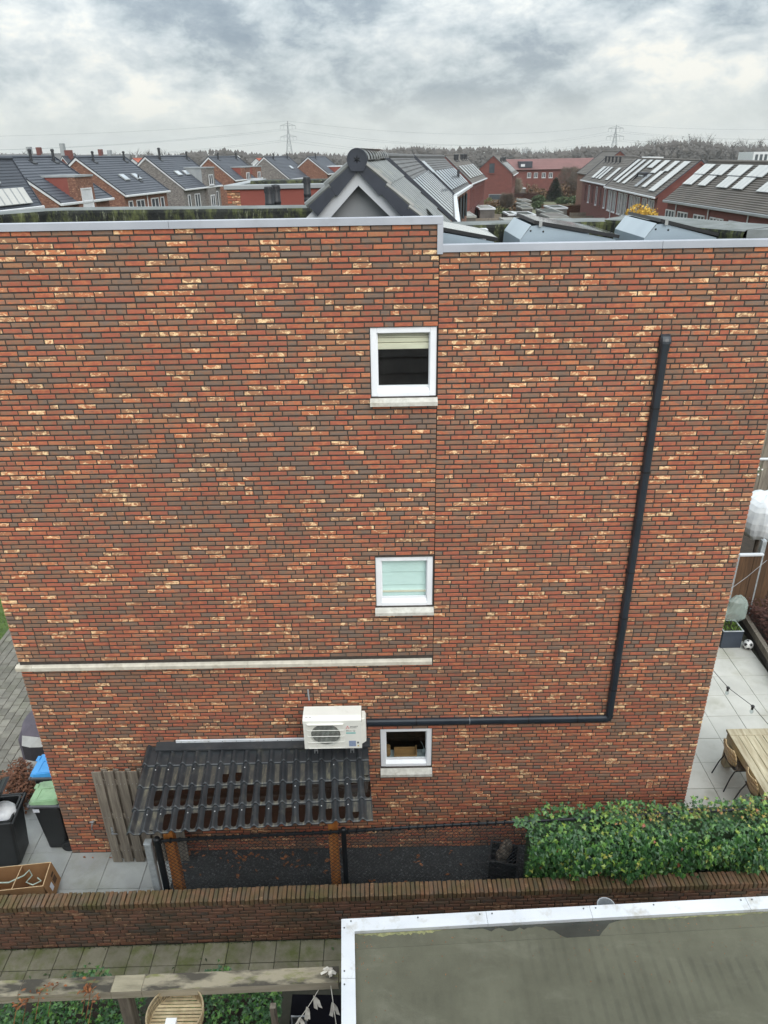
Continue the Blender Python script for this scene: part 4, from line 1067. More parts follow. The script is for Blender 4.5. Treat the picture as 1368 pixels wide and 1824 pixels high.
# water standing in the troughs
rg = random.Random(9)
for c, cols in ((3, [1.05] + list(range(2, 17))), (2, range(1, 18)), (1, (6, 7, 17))):
    for k in cols:
        v1 = (c + 1) / NC - rg.uniform(.016, .034); L = rg.uniform(.74, .94) / NC
        if c == 1: L *= .75 if k < 17 else .4
        if c == 3 and k in (14, 15, 16): L *= .7
        if k == 1.05: L *= .3; k = 1; 
        v0 = v1 - L
        b = MBW(); pts = []
        us = [.56, .60, .74, .88, .94]
        lo, hi = (.47, 1.01) 
        n_ = 7; ring_ = []
        for q in range(n_):
            f = lo + .02 + (hi - lo - .04) * q / (n_ - 1); ring_.append((f, v0 + .006 * abs(q - 3) / 3 * rg.uniform(.3, 1) + rg.uniform(0, .006)))
        low_ = [(lo + .08, v1 - .018), (lo + .15, v1 - .006), ((lo + hi) / 2, v1 - .001), (hi - .15, v1 - .006), (hi - .08, v1 - .018)]
        poly = ring_ + [(hi - .02, (v0 + v1) / 2)] + low_[::-1] + [(lo + .02, (v0 + v1) / 2)]
        poly = [lean_pt((k + f) / NP, v, .009 + .020 * (1 - (v1 - v) / L)) for f, v in poly]
        b.face(poly); b.buildw('puddle', 'water', sheet_ob)
b = MBW()   # felt strip where the roof meets the wall
b.prism([(-3.36, -.001, 2.27), (-3.36, -.13, 2.228), (-3.36, -.13, 2.205), (-3.36, -.001, 2.19)], (3.10, 0, .008)); b.buildw('flashing', 'roof_sheet', lean)
b = MBW(); b.box(-3.08, -1.10, -.024, -.0015, 2.255, 2.305, bev=.004)
b.buildw('flashing_strip', 'white_alu', lean)
b = MBW()
for k in range(10):
    x = -3.0 + .2 * k; b.lathe([(.007, 0), (.007, .004)], (0, 0, 0), 6) if False else b.tube([(x, -.022, 2.28), (x, -.028, 2.28)], .006, 6)
for (c, cols) in ((1, (1.2, 2.2, 4.2, 6.2, 8.2, 15.2)), (3, (1.25, 2.25, 4.25, 6.25, 8.25, 10.25, 12.2, 14.2, 16.2)), (2, (12.2, 16.2))):
    for k in cols:
        p = lean_pt(k / NP, (c + .25) / NC, .047); b.sphere(p, (.009, .009, .006), 6, 4, 1)
b.buildw('screws', ['print_grey', 'far_white'], lean, kind='stuff')
for (x, y, zt_) in ((-.79, -.86, 1.93), (-3.06, -.93, 1.94)):
    b = MBW(); b.box(x - .065, x + .065, y - .065, y + .065, 0.0, zt_, bev=.008); b.buildw('post', 'orange_wood', lean)
b = MBW(); b.beam((-3.30, -.94, 1.915), (-.45, -.855, 1.915), .06, .09); b.beam((-3.30, -.02, 2.11), (-.36, -.02, 2.11), .04, .09); b.buildw('purlin', 'orange_wood', lean)
lamp = thing('outdoor_lamp', 'small black box lamp hanging under the lean-to eave', 'lamp', (-1.83, -.98, 1.84))
b = MB(); b.box(-.055, .055, -.03, .03, -.12, .03, bev=.008); b.build('housing', 'black_plastic', lamp); b = MB(); b.box(-.05, .05, -.028, .028, -.135, -.121); b.build('diffuser', 'white_plastic', lamp)

# weathered gate leaf folded back against the wall
gate = thing('wooden_gate', 'weathered grey board gate standing against the brick wall beside the lean-to', 'gate', (-4.32, -.17, 0))
zb, zt_ = .02, 1.90
for k in range(7):
    b = MB(); x = .175 * k; t0 = RNG.uniform(-.008, .008)
    b.box(x, x + .138, -.030, -.010, zb + t0 + (.0 if k else 0), zt_ + t0, bev=.004); b.build('board', 'grey_wood', gate)
    if k < 6:
        b = MB(); b.box(x + .115, x + .115 + .085, .028, .046, zb + .01, zt_ - .01, bev=.004); b.build('board', 'grey_wood', gate)
for z in (.28, .98, 1.66):
    b = MB(); b.box(.01, 1.18, -.0095, .0275, z - .045, z + .045, bev=.003); b.build('rail', 'grey_wood', gate)
b = MB(); b.box(.085, .115, -.036, -.0305, .62, .78, bev=.002); b.tube([(.10, -.036, .70), (.10, -.08, .70), (.20, -.085, .70)], .009, 6); b.build('handle', 'steel', gate)
b = MB()
for k in range(6):
    for z in (.28, .98, 1.66):
        for dx in (.04, .10): b.sphere((.175 * k + dx, -.031, z), (.006, .004, .006), 5, 4)
b.build('screws', 'steel', gate, kind='stuff')

# chain-link fence
def fy(x): return -1.16 + .0445 * (x + 3.15)
FZ = 1.60
fence = thing('chain_link_fence', 'black chain-link fence with round posts between gravel strip and garden wall', 'fence', (-3.15, -1.16, 0))
for x, r_ in ((-3.15, .045), (-.63, .036), (3.2, .036), (6.1, .036)):
    b = MBW(); b.tube([(x, fy(x), 0), (x, fy(x), FZ + .03)], r_, 10); b.sphere((x, fy(x), FZ + .03), (r_ * 1.08, r_ * 1.08, r_ * .7), 10, 6); b.buildw('post', 'black_post', fence, smooth=True)
b = MBW(); b.tube([(x, fy(x) - .012 * 0, FZ - .01 + .006 * sin(x * 2)) for x in [-3.15 + .3 * k for k in range(32)]], .021, 8)
for k in range(40): 
    x = -3.1 + .12 * k; b.tube([(x, fy(x), FZ - .036 + .006 * sin(x * 2)), (x + .02, fy(x), FZ + .016 + .006 * sin(x * 2))], .024, 6, caps=False)
b.buildw('top_rail', 'black_post', fence, smooth=True)
b = MBW(); P0, P1 = -3.15, 2.0; st = .072; hh = FZ - .02
k = 0; x = P0 - hh
while x < P1:
    for sg in (1, -1):
        a = Vector((x, 0, 0)); c = Vector((x + hh, 0, hh)) if sg > 0 else Vector((x + hh, 0, 0)); 
        if sg > 0: A, C = [x, .0], [x + hh, hh]
        else: A, C = [x, hh], [x + hh, .0]
        # clip to the run
        def clip(A, C):
            (xa, za), (xc, zc) = A, C
            if xa < P0: f = (P0 - xa) / (xc - xa); xa, za = P0, za + (zc - za) * f
            if xc > P1: f = (P1 - xa) / (xc - xa); xc, zc = P1, za + (zc - za) * f
            return (xa, za), (xc, zc)
        (xa, za), (xc, zc) = clip(A, C)
        if xc > xa: b.tube([(xa, fy(xa) - .004 * sg, za), (xc, fy(xc) - .004 * sg, zc)], .0034, 3, caps=False)
    x += st
b.buildw('mesh_wires', 'black_post', fence, kind='stuff')
b = MBW()
for z in (.15, .82): b.tube([(P0, fy(P0), z), (P1, fy(P1), z)], .0025, 4)
b.buildw('tension_wire', 'black_post', fence)
o = thing('gate_post', 'pale grey square post beside the black end post of the chain-link fence', 'post', (-3.27, -1.17, 0))
b = MB(); b.box(-.045, .045, -.045, .045, 0, 1.58, bev=.006); b.build('shaft', 'galvanised', o); b = MB(); b.box(-.05, .05, -.05, .05, 1.581, 1.60, bev=.004); b.build('cap', 'galvanised', o)

# black crate with a mottled bag in it
crate = thing('plastic_crate', 'black plastic crate standing on the gravel left of the ivy', 'crate', (1.70, -.55, .02), rad(-14))
b = MB(); w2, d2, h2, th = .20, .17, .46, .012
for (x0, x1, y0, y1) in ((-w2, w2, -d2, -d2 + th), (-w2, w2, d2 - th, d2), (-w2, -w2 + th, -d2 + th, d2 - th), (w2 - th, w2, -d2 + th, d2 - th)):
    for z in (0, .12, .24, .36): b.box(x0, x1, y0, y1, z, z + .085)
    if y1 - y0 < .05:
        for k in range(5): xx = x0 + (x1 - x0 - .02) * k / 4; b.box(xx, xx + .02, y0 - .001, y1 + .001, 0, h2)
    else:
        for k in range(4): yy = y0 + (y1 - y0 - .02) * k / 3; b.box(x0 - .001, x1 + .001, yy, yy + .02, 0, h2)
b.box(-w2, w2, -d2, d2, -.005, .005); b.build('basket', 'black_plastic', crate)
b = MB(); q = .018
for (x0, x1, y0, y1) in ((-w2 - q, w2 + q, -d2 - q, -d2 + th), (-w2 - q, w2 + q, d2 - th, d2 + q), (-w2 - q, -w2 + th, -d2 + th, d2 - th), (w2 - th, w2 + q, -d2 + th, d2 - th)): b.box(x0, x1, y0, y1, h2, h2 + .03, bev=.006)
b.build('rim', 'black_plastic', crate)
simple('bag_mottled', S(120, 108, 96), S(60, 52, 46), 22, 0.6, bscale=25, bstr=0.8, dirt=S(168, 158, 144), dscale=16)
b = MB(); b.sphere((-.02, .02, .38), (.11, .09, .28), 12, 10, jit=.12, rng=random.Random(2)); b.sphere((.09, -.05, .34), (.09, .08, .16), 10, 8, 1, jit=.15, rng=random.Random(3))
b.xform(Matrix.Rotation(rad(14), 4, 'Y'))
o = b.build('potting_bag', ['bag_mottled', 'bag_and_opening_black'], None, smooth=True, label='mottled brown bag stuffed in the black plastic crate', cat='bag'); o.location = (1.64, -.55, .06); o.rotation_euler = (0, 0, .3)

# ================================================================== garden wall with soldier coping
def wy(x): return -1.50 + .0168 * (x + .7)
WX0, WX1, WZ = -6.6, 6.4, .765
gw = thing('garden_wall', 'low dark brick garden wall with upright coping bricks and moss', 'wall', (0, wy(0), 0))
ang = math.atan(.0168)
b = MBW(); y0, y1 = .012, .195
def WP(x, y, z): return (x, wy(x) + y, z)
for q in ([WP(WX0, y0, -.05), WP(WX1, y0, -.05), WP(WX1, y0, WZ + .004), WP(WX0, y0, WZ + .004)], [WP(WX0, y1, 0), WP(WX0, y1, WZ), WP(WX1, y1, WZ), WP(WX1, y1, 0)], [WP(WX0, y0, WZ + .004), WP(WX1, y0, WZ + .004), WP(WX1, y1, WZ + .004), WP(WX0, y1, WZ + .004)]): b.face(q)
# mortar bed between coping bricks
for q in ([WP(WX0, .03, WZ + .075), WP(WX1, .03, WZ + .075), WP(WX1, .17, WZ + .075), WP(WX0, .17, WZ + .075)], [WP(WX0, .008, WZ + .0), WP(WX1, .008, WZ), WP(WX1, .03, WZ + .075), WP(WX0, .03, WZ + .075)]): b.face(q)
core = b.buildw('core', 'dark_mortar', gw)
rb = random.Random(33)
gb = lay_courses(WX0, WX1, 0, WZ, [], rb, ch=.0637, phead=.12)
vis = []
for q in gb:
    c = Vector(((q[0] + q[1]) / 2, wy((q[0] + q[1]) / 2), (q[2] + q[3]) / 2)); d = c - CAM; dz = d.dot(FW); X = 684 + F * d.dot(RT) / dz; Y = 912 - F * d.dot(UP) / dz
    hid = X > 600 and Y > 1640 - (X - 610) * .052
    vis.append((0 if (-20 < X < 1390 and Y < 1830 and not hid) else 1, -(q[1] - q[0]), dz, q))
vis.sort()
pool = {}
L0 = Vector(gw.location)
for i, (hid, _, _, q) in enumerate(vis[:300]):
    lst = pool.setdefault(round(q[1] - q[0], 2), [])
    if len(lst) < 18:
        t = MB(); brick_shape(t, -(q[1] - q[0]) / 2, (q[1] - q[0]) / 2, -(q[3] - q[2]) / 2, (q[3] - q[2]) / 2, 0, rb, rb.random()); me = t.data('brick', 'garden_brick'); lst.append(me)
    else: me = rb.choice(lst)
    x = (q[0] + q[1]) / 2; inst('brick', me, core, (x - L0.x, wy(x) - L0.y, (q[2] + q[3]) / 2), (0, 0, ang))
b = MBW()
for (_, _, _, q) in vis[300:]:
    t = MB(); brick_shape(t, *q, 0, rb, rb.random()); b.mesh([WP(v[0], v[1], v[2]) for v in t.v], t.f, 0, t.r[0])
b.buildw('brick_courses', 'garden_brick', core, kind='stuff')
cps = []
for k in range(14):
    t = MB(); t.box(-.0262, .0262, 0, .205, 0, .098, r=rb.random(), bev=.006); t.v = [(v[0] + rb.uniform(-.0022, .0022), v[1] + rb.uniform(-.003, .003), v[2] + rb.uniform(-.002, .002)) for v in t.v]
    cps.append(t.data('coping_brick', 'coping_brick'))
n = int((WX1 - WX0) / .0625)
for k in range(n):
    x = WX0 + .0625 * (k + .5)
    inst('coping_brick', rb.choice(cps), core, (x - L0.x, wy(x) - L0.y - .006 + rb.uniform(-.006, .004), WZ + .003 + rb.uniform(-.004, .003)), (rb.uniform(-.02, .02), rb.uniform(-.03, .03), ang + rb.uniform(-.03, .03)))

# ivy over the right end of the fence and wall
def leaf_ivy(b, c, n_, rg, s, r):
    """five-lobed ivy leaf with a folded midrib"""
    n_ = n_.normalized(); u = Vector((0, 0, -1)) - n_ * n_.dot(Vector((0, 0, -1)))
    if u.length < .1: u = Vector((1, 0, 0))
    u.normalize(); a = rg.gauss(0, .7); v = n_.cross(u); u2 = u * cos(a) + v * sin(a); v2 = n_.cross(u2)
    shape = [(-.05, 0), (-.42, .34), (-.12, .40), (.05, .72), (.22, .36), (.95, 0), (.22, -.36), (.05, -.72), (-.12, -.40), (-.42, -.34)]
    P_ = [c + u2 * (p * s) + v2 * (q * s) - n_ * (abs(q) * s * .35 + max(0, p) * s * .15) for p, q in shape]
    b.mesh([P_[0]] + P_[1:], [(0, 1, 2), (0, 2, 3), (0, 3, 4), (0, 4, 5), (0, 5, 6), (0, 6, 7), (0, 7, 8), (0, 8, 9)], 0, r)
rg = random.Random(17)
ivy = thing('ivy_hedge', 'dense green ivy hedge grown over the chain-link fence on the garden wall', 'hedge', (4.0, -1.0, 0))
L = []
def front(x, z):   # front surface of the ivy: bulging, hanging over the wall
    e = 1.66 + .06 * sin(x * 2.1) + .05 * sin(x * 5.3 + 1)
    return fy(x) - .27 - .17 * sin(max(0, min(1, (z - .75) / 1.0)) * pi) - .05 * sin(x * 3.1 + z * 4) - .05 * sin(x * 7.7 - z * 5) 
while len(L) < 9500:
    x = rg.uniform(1.90, 6.6); q = rg.random()
    left = max(0, (2.2 - x) / .3)
    ztop_ = FZ - .01 + .035 * sin(x * 2.6) + .035 * sin(x * 6.1 + 1) - left * .12
    if q < .68:
        z = rg.uniform(.70, ztop_); zn = (z - .8) / .9
        y = front(x, z) + rg.gauss(0, .035) + (.1 * left); nrm = Vector((rg.gauss(0, .35) - left * .8, -1, .35 + .5 * zn + rg.gauss(0, .3)))
    elif q < .93:
        y = rg.uniform(fy(x) - .32, fy(x) + .22); z = ztop_ + rg.gauss(-.02, .05) + .05 * sin(y * 14 + x * 5); nrm = Vector((rg.gauss(0, .4), -.35 + rg.gauss(0, .35), 1))
    else:
        z = rg.uniform(.78, 1.5); y = rg.uniform(fy(x) - .3, fy(x) + .1); nrm = Vector((rg.gauss(0, 1), -.6, .5))
    L.append((x, y, z, nrm))
for k in range(60):  # loose sprays reaching over the rail
    x = rg.uniform(1.72, 2.05); L.append((x, fy(x) + rg.gauss(0, .03), FZ + rg.gauss(.0, .025), Vector((0, -.5, 1))))
core_ = MBW()
core_.prism([(2.0, fy(1.95) - .12, .6), (2.0, fy(1.95) - .20, 1.3), (1.95, fy(1.95) - .05, FZ - .06), (1.95, fy(1.95) + .15, FZ - .10), (1.95, fy(1.95) + .15, .1)], (4.65, .207, 0)); core_.buildw('stems', 'conifer', ivy)
key = lambda q: (Vector(q[:3]) - CAM).length + (0 if q[0] < 5.2 else 3) 
vis = [q for q in L]; vis.sort(key=lambda q: (q[1] - fy(q[0])) + (0 if q[0] < 5.2 else 3)); 
pick = vis[:900]; rg.shuffle(pick); big = pick[:300]; small_ = [q for q in vis if q not in set(big)] if False else None
bigset = set(id(q) for q in big)
lp = []
for k in range(40):
    t = MB(); r = rg.random() ** 1.4; leaf_ivy(t, Vector((0, 0, 0)), Vector((0, -1, .5)), rg, .056 * rg.uniform(.85, 1.25), r); lp.append(t.data('leaf', 'ivy_leaf'))
for q in big: inst('leaf', rg.choice(lp), ivy, (q[0] - 4.0, q[1] + 1.0 - .012, q[2]), (rg.gauss(0, .25), rg.gauss(0, .25), rg.gauss(0, .45)))
b = MBW()
for q in L:
    if id(q) in bigset: continue
    top = q[2] > FZ - .02
    r = rg.random() ** 1.5; r = r * .7 if rg.random() < .4 else r
    if top and rg.random() < .2: r = rg.uniform(.7, .96)
    leaf_ivy(b, Vector(q[:3]), q[3], rg, .050 * rg.uniform(.55, 1.3), r)
b.buildw('foliage', 'ivy_leaf', ivy, kind='stuff')
b = MBW()   # olive and reddish new shoots on top
for k in range(420):
    g_ = rg.choice(((3.55, .16), (3.2, .1), (4.3, .2), (5.6, .25), (5.0, .2))); x = rg.gauss(g_[0], g_[1]); y = fy(x) + rg.gauss(-.06, .08); z = FZ + .0 + abs(rg.gauss(0, .06))
    leaf_ivy(b, Vector((x, y, z)), Vector((rg.gauss(0, .5), -.3, 1)), rg, .032 * rg.uniform(.6, 1.3), rg.random())
b.buildw('shoots', 'ivy_olive', ivy, kind='stuff')

# ================================================================== near side: mossy path, pergola, shed
cells = []
for i in range(-20, 8):
    for j in range(2):
        x = .335 * i - .1; y = wy(x) - .155 - .31 * j
        cells.append((x, y, .335, .31))
path = tiled('path', 'joint_sand', 'mossy_tile', cells, 0.0, base_poly=[(-7, -4.6), (3, -4.6), (3, -1.3), (-7, -1.3)], jz=.004, gap=.008)
b = MB(); rg = random.Random(14)
for k in range(700):   # moss and weeds in the joint along the wall foot
    x = rg.uniform(-5.6, -.5); y = wy(x) - abs(rg.gauss(0, .012)) - .004; a = rg.uniform(0, 6.28); s_ = rg.uniform(.006, .016)
    b.mesh([(x + s_ * cos(a), y + s_ * sin(a), .001), (x - s_ * cos(a), y - s_ * sin(a), .001), (x + rg.uniform(-.01, .01), y - rg.uniform(0, .01), s_ * 1.2)], [(0, 1, 2)])
for k in range(9): litter(b, rg.uniform(-5, -.8), rg.uniform(-2.0, -1.65), .004, rg, .03)
b.build('moss', 'evergreen', kind='stuff')

# pergola
ZP = 2.2
perg = thing('pergola', 'weathered grey timber pergola beams along the near edge of the path', 'pergola', (-2.8, -3.5, 0))
def by(x): return -3.40 + .026 * (x + 4.1)
b = MBW()
def tbeam(xa, xb, name):
    b = MBW(); r = RNG.random()
    A = [(xa, by(xa) - .17, ZP - .11), (xa, by(xa) - .17, ZP), (xa, by(xa), ZP), (xa, by(xa), ZP - .11)]; C = [(xb, by(xb) + p[1] - by(xa), p[2]) for p in A]
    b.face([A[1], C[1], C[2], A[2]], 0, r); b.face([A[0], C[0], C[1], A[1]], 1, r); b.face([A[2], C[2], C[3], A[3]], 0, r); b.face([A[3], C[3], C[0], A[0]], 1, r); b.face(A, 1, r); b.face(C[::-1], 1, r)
    return b.buildw(name, ['beam_top', 'beam_side'], perg)
tbeam(-5.4, -3.85, 'beam'); tbeam(-3.846, -2.905, 'beam'); tbeam(-2.585, -.56, 'beam')
ob = tbeam(-2.90, -2.59, 'beam'); ob.data.materials[0] = MATS['beam_pale']
b = MBW(); b.box(-2.865, -2.745, by(-2.8) - .15, by(-2.8) - .03, 0, ZP - .112, bev=.005); b.buildw('post', 'grey_wood', perg)
b = MBW(); b.box(-2.885, -2.56, by(-2.8) - .168, by(-2.8) - .01, ZP + .001, ZP + .010); b.buildw('pale_patch', 'sill_stone', perg) if False else None
o = thing('wall_screen', 'thin upright dark timber post right of the ivy under the pergola', 'post', (-1.255, by(-1.2) - .2, 0)); b = MB(); b.box(-.03, .03, -.03, .03, 0, 1.9); b.build('shaft', 'grey_wood', o)

# ivy under the pergola
for (x0, x1, lab) in ((-4.6, -2.95, 'low ivy below the left pergola beam'), (-2.65, -1.32, 'low ivy behind the rattan shade under the pergola')):
    t = thing('ivy_bush', lab, 'ivy', ((x0 + x1) / 2, -3.2, 0)); b = MBW(); rg = random.Random(int(x0 * 10))
    for k in range(4200):
        x = rg.uniform(x0, x1); y = rg.uniform(-4.5, -2.75); z = 1.05 + .25 * sin(x * 4) * sin(y * 5) + rg.gauss(0, .09) 
        leaf_ivy(b, Vector((x, y, z)), Vector((rg.gauss(0, .5), rg.gauss(-.2, .5), 1)), rg, .044 * rg.uniform(.6, 1.3), rg.random() ** 1.3 * .85)
    b.buildw('foliage', 'ivy_leaf', t, kind='stuff'); b = MBW(); b.box(x0 + .1, x1 - .1, -4.4, -2.85, 0.1, .9); b.buildw('stems', 'soil', t)
t = thing('creeper', 'reddish creeper twigs hanging over the left pergola beam', 'creeper', (-3.9, -3.5, ZP)); b = MBW(); rg = random.Random(77)
for c in ((-3.62, -3.53), (-3.50, -3.5), (-3.15, -3.5), (-3.10, -3.53), (-3.72, -3.62), (-3.8, -3.66), (-3.05, -3.6)):
    b.tube([(c[0] - .06, c[1] - .12, ZP - .25), (c[0], c[1], ZP + .02), (c[0] + .05, c[1] + .03, ZP + .04)], .004, 4)
    for k in range(8): litter(b, c[0] + rg.gauss(0, .05), c[1] + rg.gauss(0, .04), ZP + .015 + rg.uniform(0, .04), rg, .024)
b.buildw('leaves', 'dry_leaf', t)

# round rattan shade with a white pole
rt = thing('rattan_shade', 'round woven rattan shade with slatted rim beside the pergola post', 'lamp shade', (-2.20, -3.72, 2.02))
rt.rotation_euler = (rad(-3), 0, 0)
R0, R1_, H_ = .280, .266, .13
b = MB()
for k in range(120):
    a = 2 * pi * k / 120; b.tube([(R1_ * cos(a), R1_ * sin(a), 0), (R0 * cos(a + .03), R0 * sin(a + .03), H_)], .0045, 4)
b.build('rim_slats', 'rattan', rt, kind='stuff')
for (r_, z, q) in ((R0, H_, .009), (R1_, 0, .008), ((R0 + R1_) / 2 + .006, H_ / 2, .005)):
    b = MB(); b.tube([(r_ * cos(2 * pi * k / 36), r_ * sin(2 * pi * k / 36), z) for k in range(37)], q, 6, caps=False); b.build('hoop', 'rattan', rt, smooth=True)
for k in range(15):
    y = -R1_ + (k + .5) * 2 * R1_ / 15; h = sqrt(max(1e-4, R1_ ** 2 - y * y)); b = MB(); b.box(-h, h, y - .0135, y + .0135, -.004 + .002 * (k % 2), .006 + .002 * (k % 2), bev=.003); b.build('slat', 'rattan', rt)
o = thing('white_pole', 'white square pole end standing in front of the rattan shade', 'pole', (-2.20, -3.86, .0)); b = MB(); b.box(-.05, .05, -.05, .05, 0, 2.2, bev=.006); b.build('shaft', 'white_plastic', o); b = MB(); b.box(-.054, .054, -.054, .054, 2.201, 2.215, bev=.004); b.build('cap', 'white_plastic', o)
o = thing('garden_globe', 'small pale round garden lamp at the bottom edge by the pergola post', 'lamp', (-2.93, -3.92, 1.6)); b = MB(); b.sphere((0, 0, .06), .075, 14, 10); b.build('globe', 'white_plastic', o, smooth=True); b = MB(); b.tube([(0, 0, -1.6), (0, 0, 0)], .012, 6); b.build('stem', 'black_metal', o)

# added black box filling the shadowed opening by the shed, with a chair back
o = thing('dark_opening_box', 'added black box filling the shadowed opening between pergola ivy and shed', 'shade filler', (-.86, -3.5, 0))
b = MB(); b.prism([(-.34, -.9, 0), (.42, -.9, 0), (.42, -.9, .82), (-.34, -.9, .86)], (0, 1.62, 0)); b.build('cover', 'bag_and_opening_black', o)  # plain box, its near-black colour stands in for the shade of the opening
o = thing('folding_chair', 'grey chair back leaning on the black box at the bottom edge', 'chair', (-1.06, -3.15, .87)); b = MB(); b.tube([(-.1, 0, 0), (-.1, .02, .16), (.06, .02, .16), (.06, 0, 0)], .012, 6); b.build('frame', 'zinc', o); b = MB(); b.box(-.09, .05, .006, .02, .03, .15, bev=.004); b.build('backrest', 'print_grey', o)

# string of white ribbons from the beam
bt = thing('ribbon_string', 'string of white cloth ribbons tied to the pergola beam by the shed', 'bunting', (-.66, -3.40, 2.23))
kn = Vector((-.66, -3.38, 2.24))
e1, e2 = atZ(522, 1830, 1.75), atZ(601, 1840, 1.9)
b = MBW(); 
def sag(a, c, k=10, s_=.05): return [a.lerp(c, i / k) - Vector((0, 0, s_ * sin(pi * i / k))) for i in range(k + 1)]
s1, s2 = sag(kn, e1), sag(kn, e2, s_=.02); b.tube(s1, .004, 4); b.tube(s2, .004, 4); b.buildw('string', 'ribbon', bt)
rg = random.Random(6)
def ribbon(c, L_, wd, name='ribbon'):
    for q in range(2):
        b = MBW(); dx = rg.uniform(-.03, .03) + (.015 if q else -.015); rows = []
        for k in range(5):
            f = k / 4; rows.append((Vector((c.x + dx * f * 1.6 - wd * .5 * (1 + .3 * f), c.y + .01 * sin(k * 2 + q) - .03 * f, c.z - L_ * f * (1 - .15 * q))), Vector((c.x + dx * f * 1.6 + wd * .5 * (1 + .2 * f), c.y - .012 * cos(k * 1.7) - .03 * f, c.z - L_ * f * (1 - .15 * q)))))
        for k in range(4): b.face([rows[k][0], rows[k][1], rows[k + 1][1], rows[k + 1][0]])
        b.buildw(name, 'ribbon', bt)
for f in (4, 6, 8): ribbon(s1[f], .17, .034)
ribbon(s2[5], .18, .032)
b = MBW()
for k in range(9):
    a = rg.uniform(0, 6.28); L_ = rg.uniform(.05, .10); d = Vector((cos(a) * L_, sin(a) * L_ * .6, rg.uniform(-.03, .05))); n_ = Vector((-sin(a), cos(a), .3)) * .02
    b.face([kn, kn + d * .5 + n_, kn + d + n_ * .6 + Vector((0, 0, -.02)), kn + d - n_ * .6 + Vector((0, 0, -.01)), kn + d * .5 - n_])
b.buildw('bow', 'ribbon', bt)

# garden shed with white edge trim
ZS = 2.72
def SP(px, py): p = atZ(px, py, ZS); return Vector((p.x, p.y, ZS))
A = SP(608, 1637); B = SP(1368, 1596); u = (B - A).normalized(); v = Vector((-u.y, u.x, 0))   # u along the back edge, v to the house
shed = thing('garden_shed', 'flat felted shed roof with white metal edge trim in the near right corner', 'shed', (A.x, A.y, 0))
def Q(s, t, z): return A + u * s - v * t + Vector((0, 0, z - ZS))
LB, LD = 6.2, 3.1
lv = atZ(608, 1824, ZS); lv = (Vector((lv.x, lv.y, ZS)) - A); lt = lv.dot(-v); ls = lv.dot(u); skew = ls / lt
def Q2(s, t, z): return Q(s + skew * t, t, z)
TW = .135
segs_b = [0, 1.52, 2.62, 4.3, LB]
def trim(pa, pb, inn, name='edge_trim'):
    b = MBW(); a0, b0 = pa, pb; ai, bi = pa + inn[0], pb + inn[1]
    dn = Vector((0, 0, -.13)); b.face([a0, b0, bi, ai]); b.face([a0 + dn, b0 + dn, b0, a0]); b.face([ai, bi, bi + Vector((0, 0, -.045)), ai + Vector((0, 0, -.045))]); b.face([ai + Vector((0, 0, -.045)), bi + Vector((0, 0, -.045)), b0 + dn, a0 + dn])
    return b.buildw(name, 'white_alu', shed)
for k in range(4):
    s0, s1 = segs_b[k] + .001, segs_b[k + 1] - .002
    i0 = Q2(TW, TW, ZS - .012) - Q2(0, 0, ZS) if k == 0 else Q2(0, TW, ZS - .012) - Q2(0, 0, ZS); i1 = Q2(0, TW, ZS - .012) - Q2(0, 0, ZS)
    trim(Q2(s0 - (.001 if k == 0 else 0), 0, ZS), Q2(s1, 0, ZS), (i0, i1))
tz = [0, .62, 1.9, LD]
for k in range(3):
    t0, t1 = tz[k] + .001, tz[k + 1] - .002
    i0 = Q2(TW, TW, ZS - .012) - Q2(0, 0, ZS) if k == 0 else Q2(TW, 0, ZS - .012) - Q2(0, 0, ZS); i1 = Q2(TW, 0, ZS - .012) - Q2(0, 0, ZS)
    trim(Q2(0, t0, ZS), Q2(0, t1, ZS), (i0, i1))
b = MBW(); zf = ZS - .055; b.face([Q2(.06, .06, zf), Q2(LB, .06, zf), Q2(LB, LD, zf), Q2(.06, LD, zf)]); felt = b.buildw('felt', 'roof_felt', shed)
b = MBW()   # lapped seams of the felt sheets
for t_ in (.30, 1.27, 1.42): b.prism([Q2(TW + .01, t_, zf), Q2(TW + .01, t_ + .012, zf + .014), Q2(TW + .01, t_ + .10, zf)], Q2(LB, t_, zf) - Q2(TW + .01, t_, zf))
b.buildw('felt_seam', 'roof_felt', felt)
simple('wet_felt', S(66, 68, 62), S(52, 54, 50), 3, 0.25)
rg = random.Random(71)
def edge_strip(name, mat_, s0, s1, t0, dep, n=26, zo=.002, blob=None):
    b = MBW(); lo_, hi_ = [], []
    for k in range(n + 1):
        s_ = s0 + (s1 - s0) * k / n; d_ = dep * (.35 + rg.random()) * min(1, 6 * k / n, 6 * (n - k) / n)
        if blob: d_ += blob[1] * max(0, 1 - ((s_ - blob[0]) / blob[2]) ** 2) * rg.uniform(.85, 1.1)
        lo_.append(Q2(s_, t0, zf + zo)); hi_.append(Q2(s_, t0 + d_ + .002, zf + zo))
    for k in range(n): b.face([lo_[k], hi_[k], hi_[k + 1], lo_[k + 1]], r=.5)
    b.buildw(name, mat_, felt)
edge_strip('wet_patch', 'wet_felt', 1.25, 2.95, TW + .004, .045, 40, .002, (2.46, .17, .34))
simple('pale_moss', S(150, 148, 104), S(108, 110, 84), 26, 0.95, bscale=90, bstr=0.6)
edge_strip('moss', 'pale_moss', TW + .02, 1.05, TW + .006, .035, 40, .003)
edge_strip('moss', 'pale_moss', 3.0, 4.6, TW + .006, .018, 30, .003)
b = MBW()
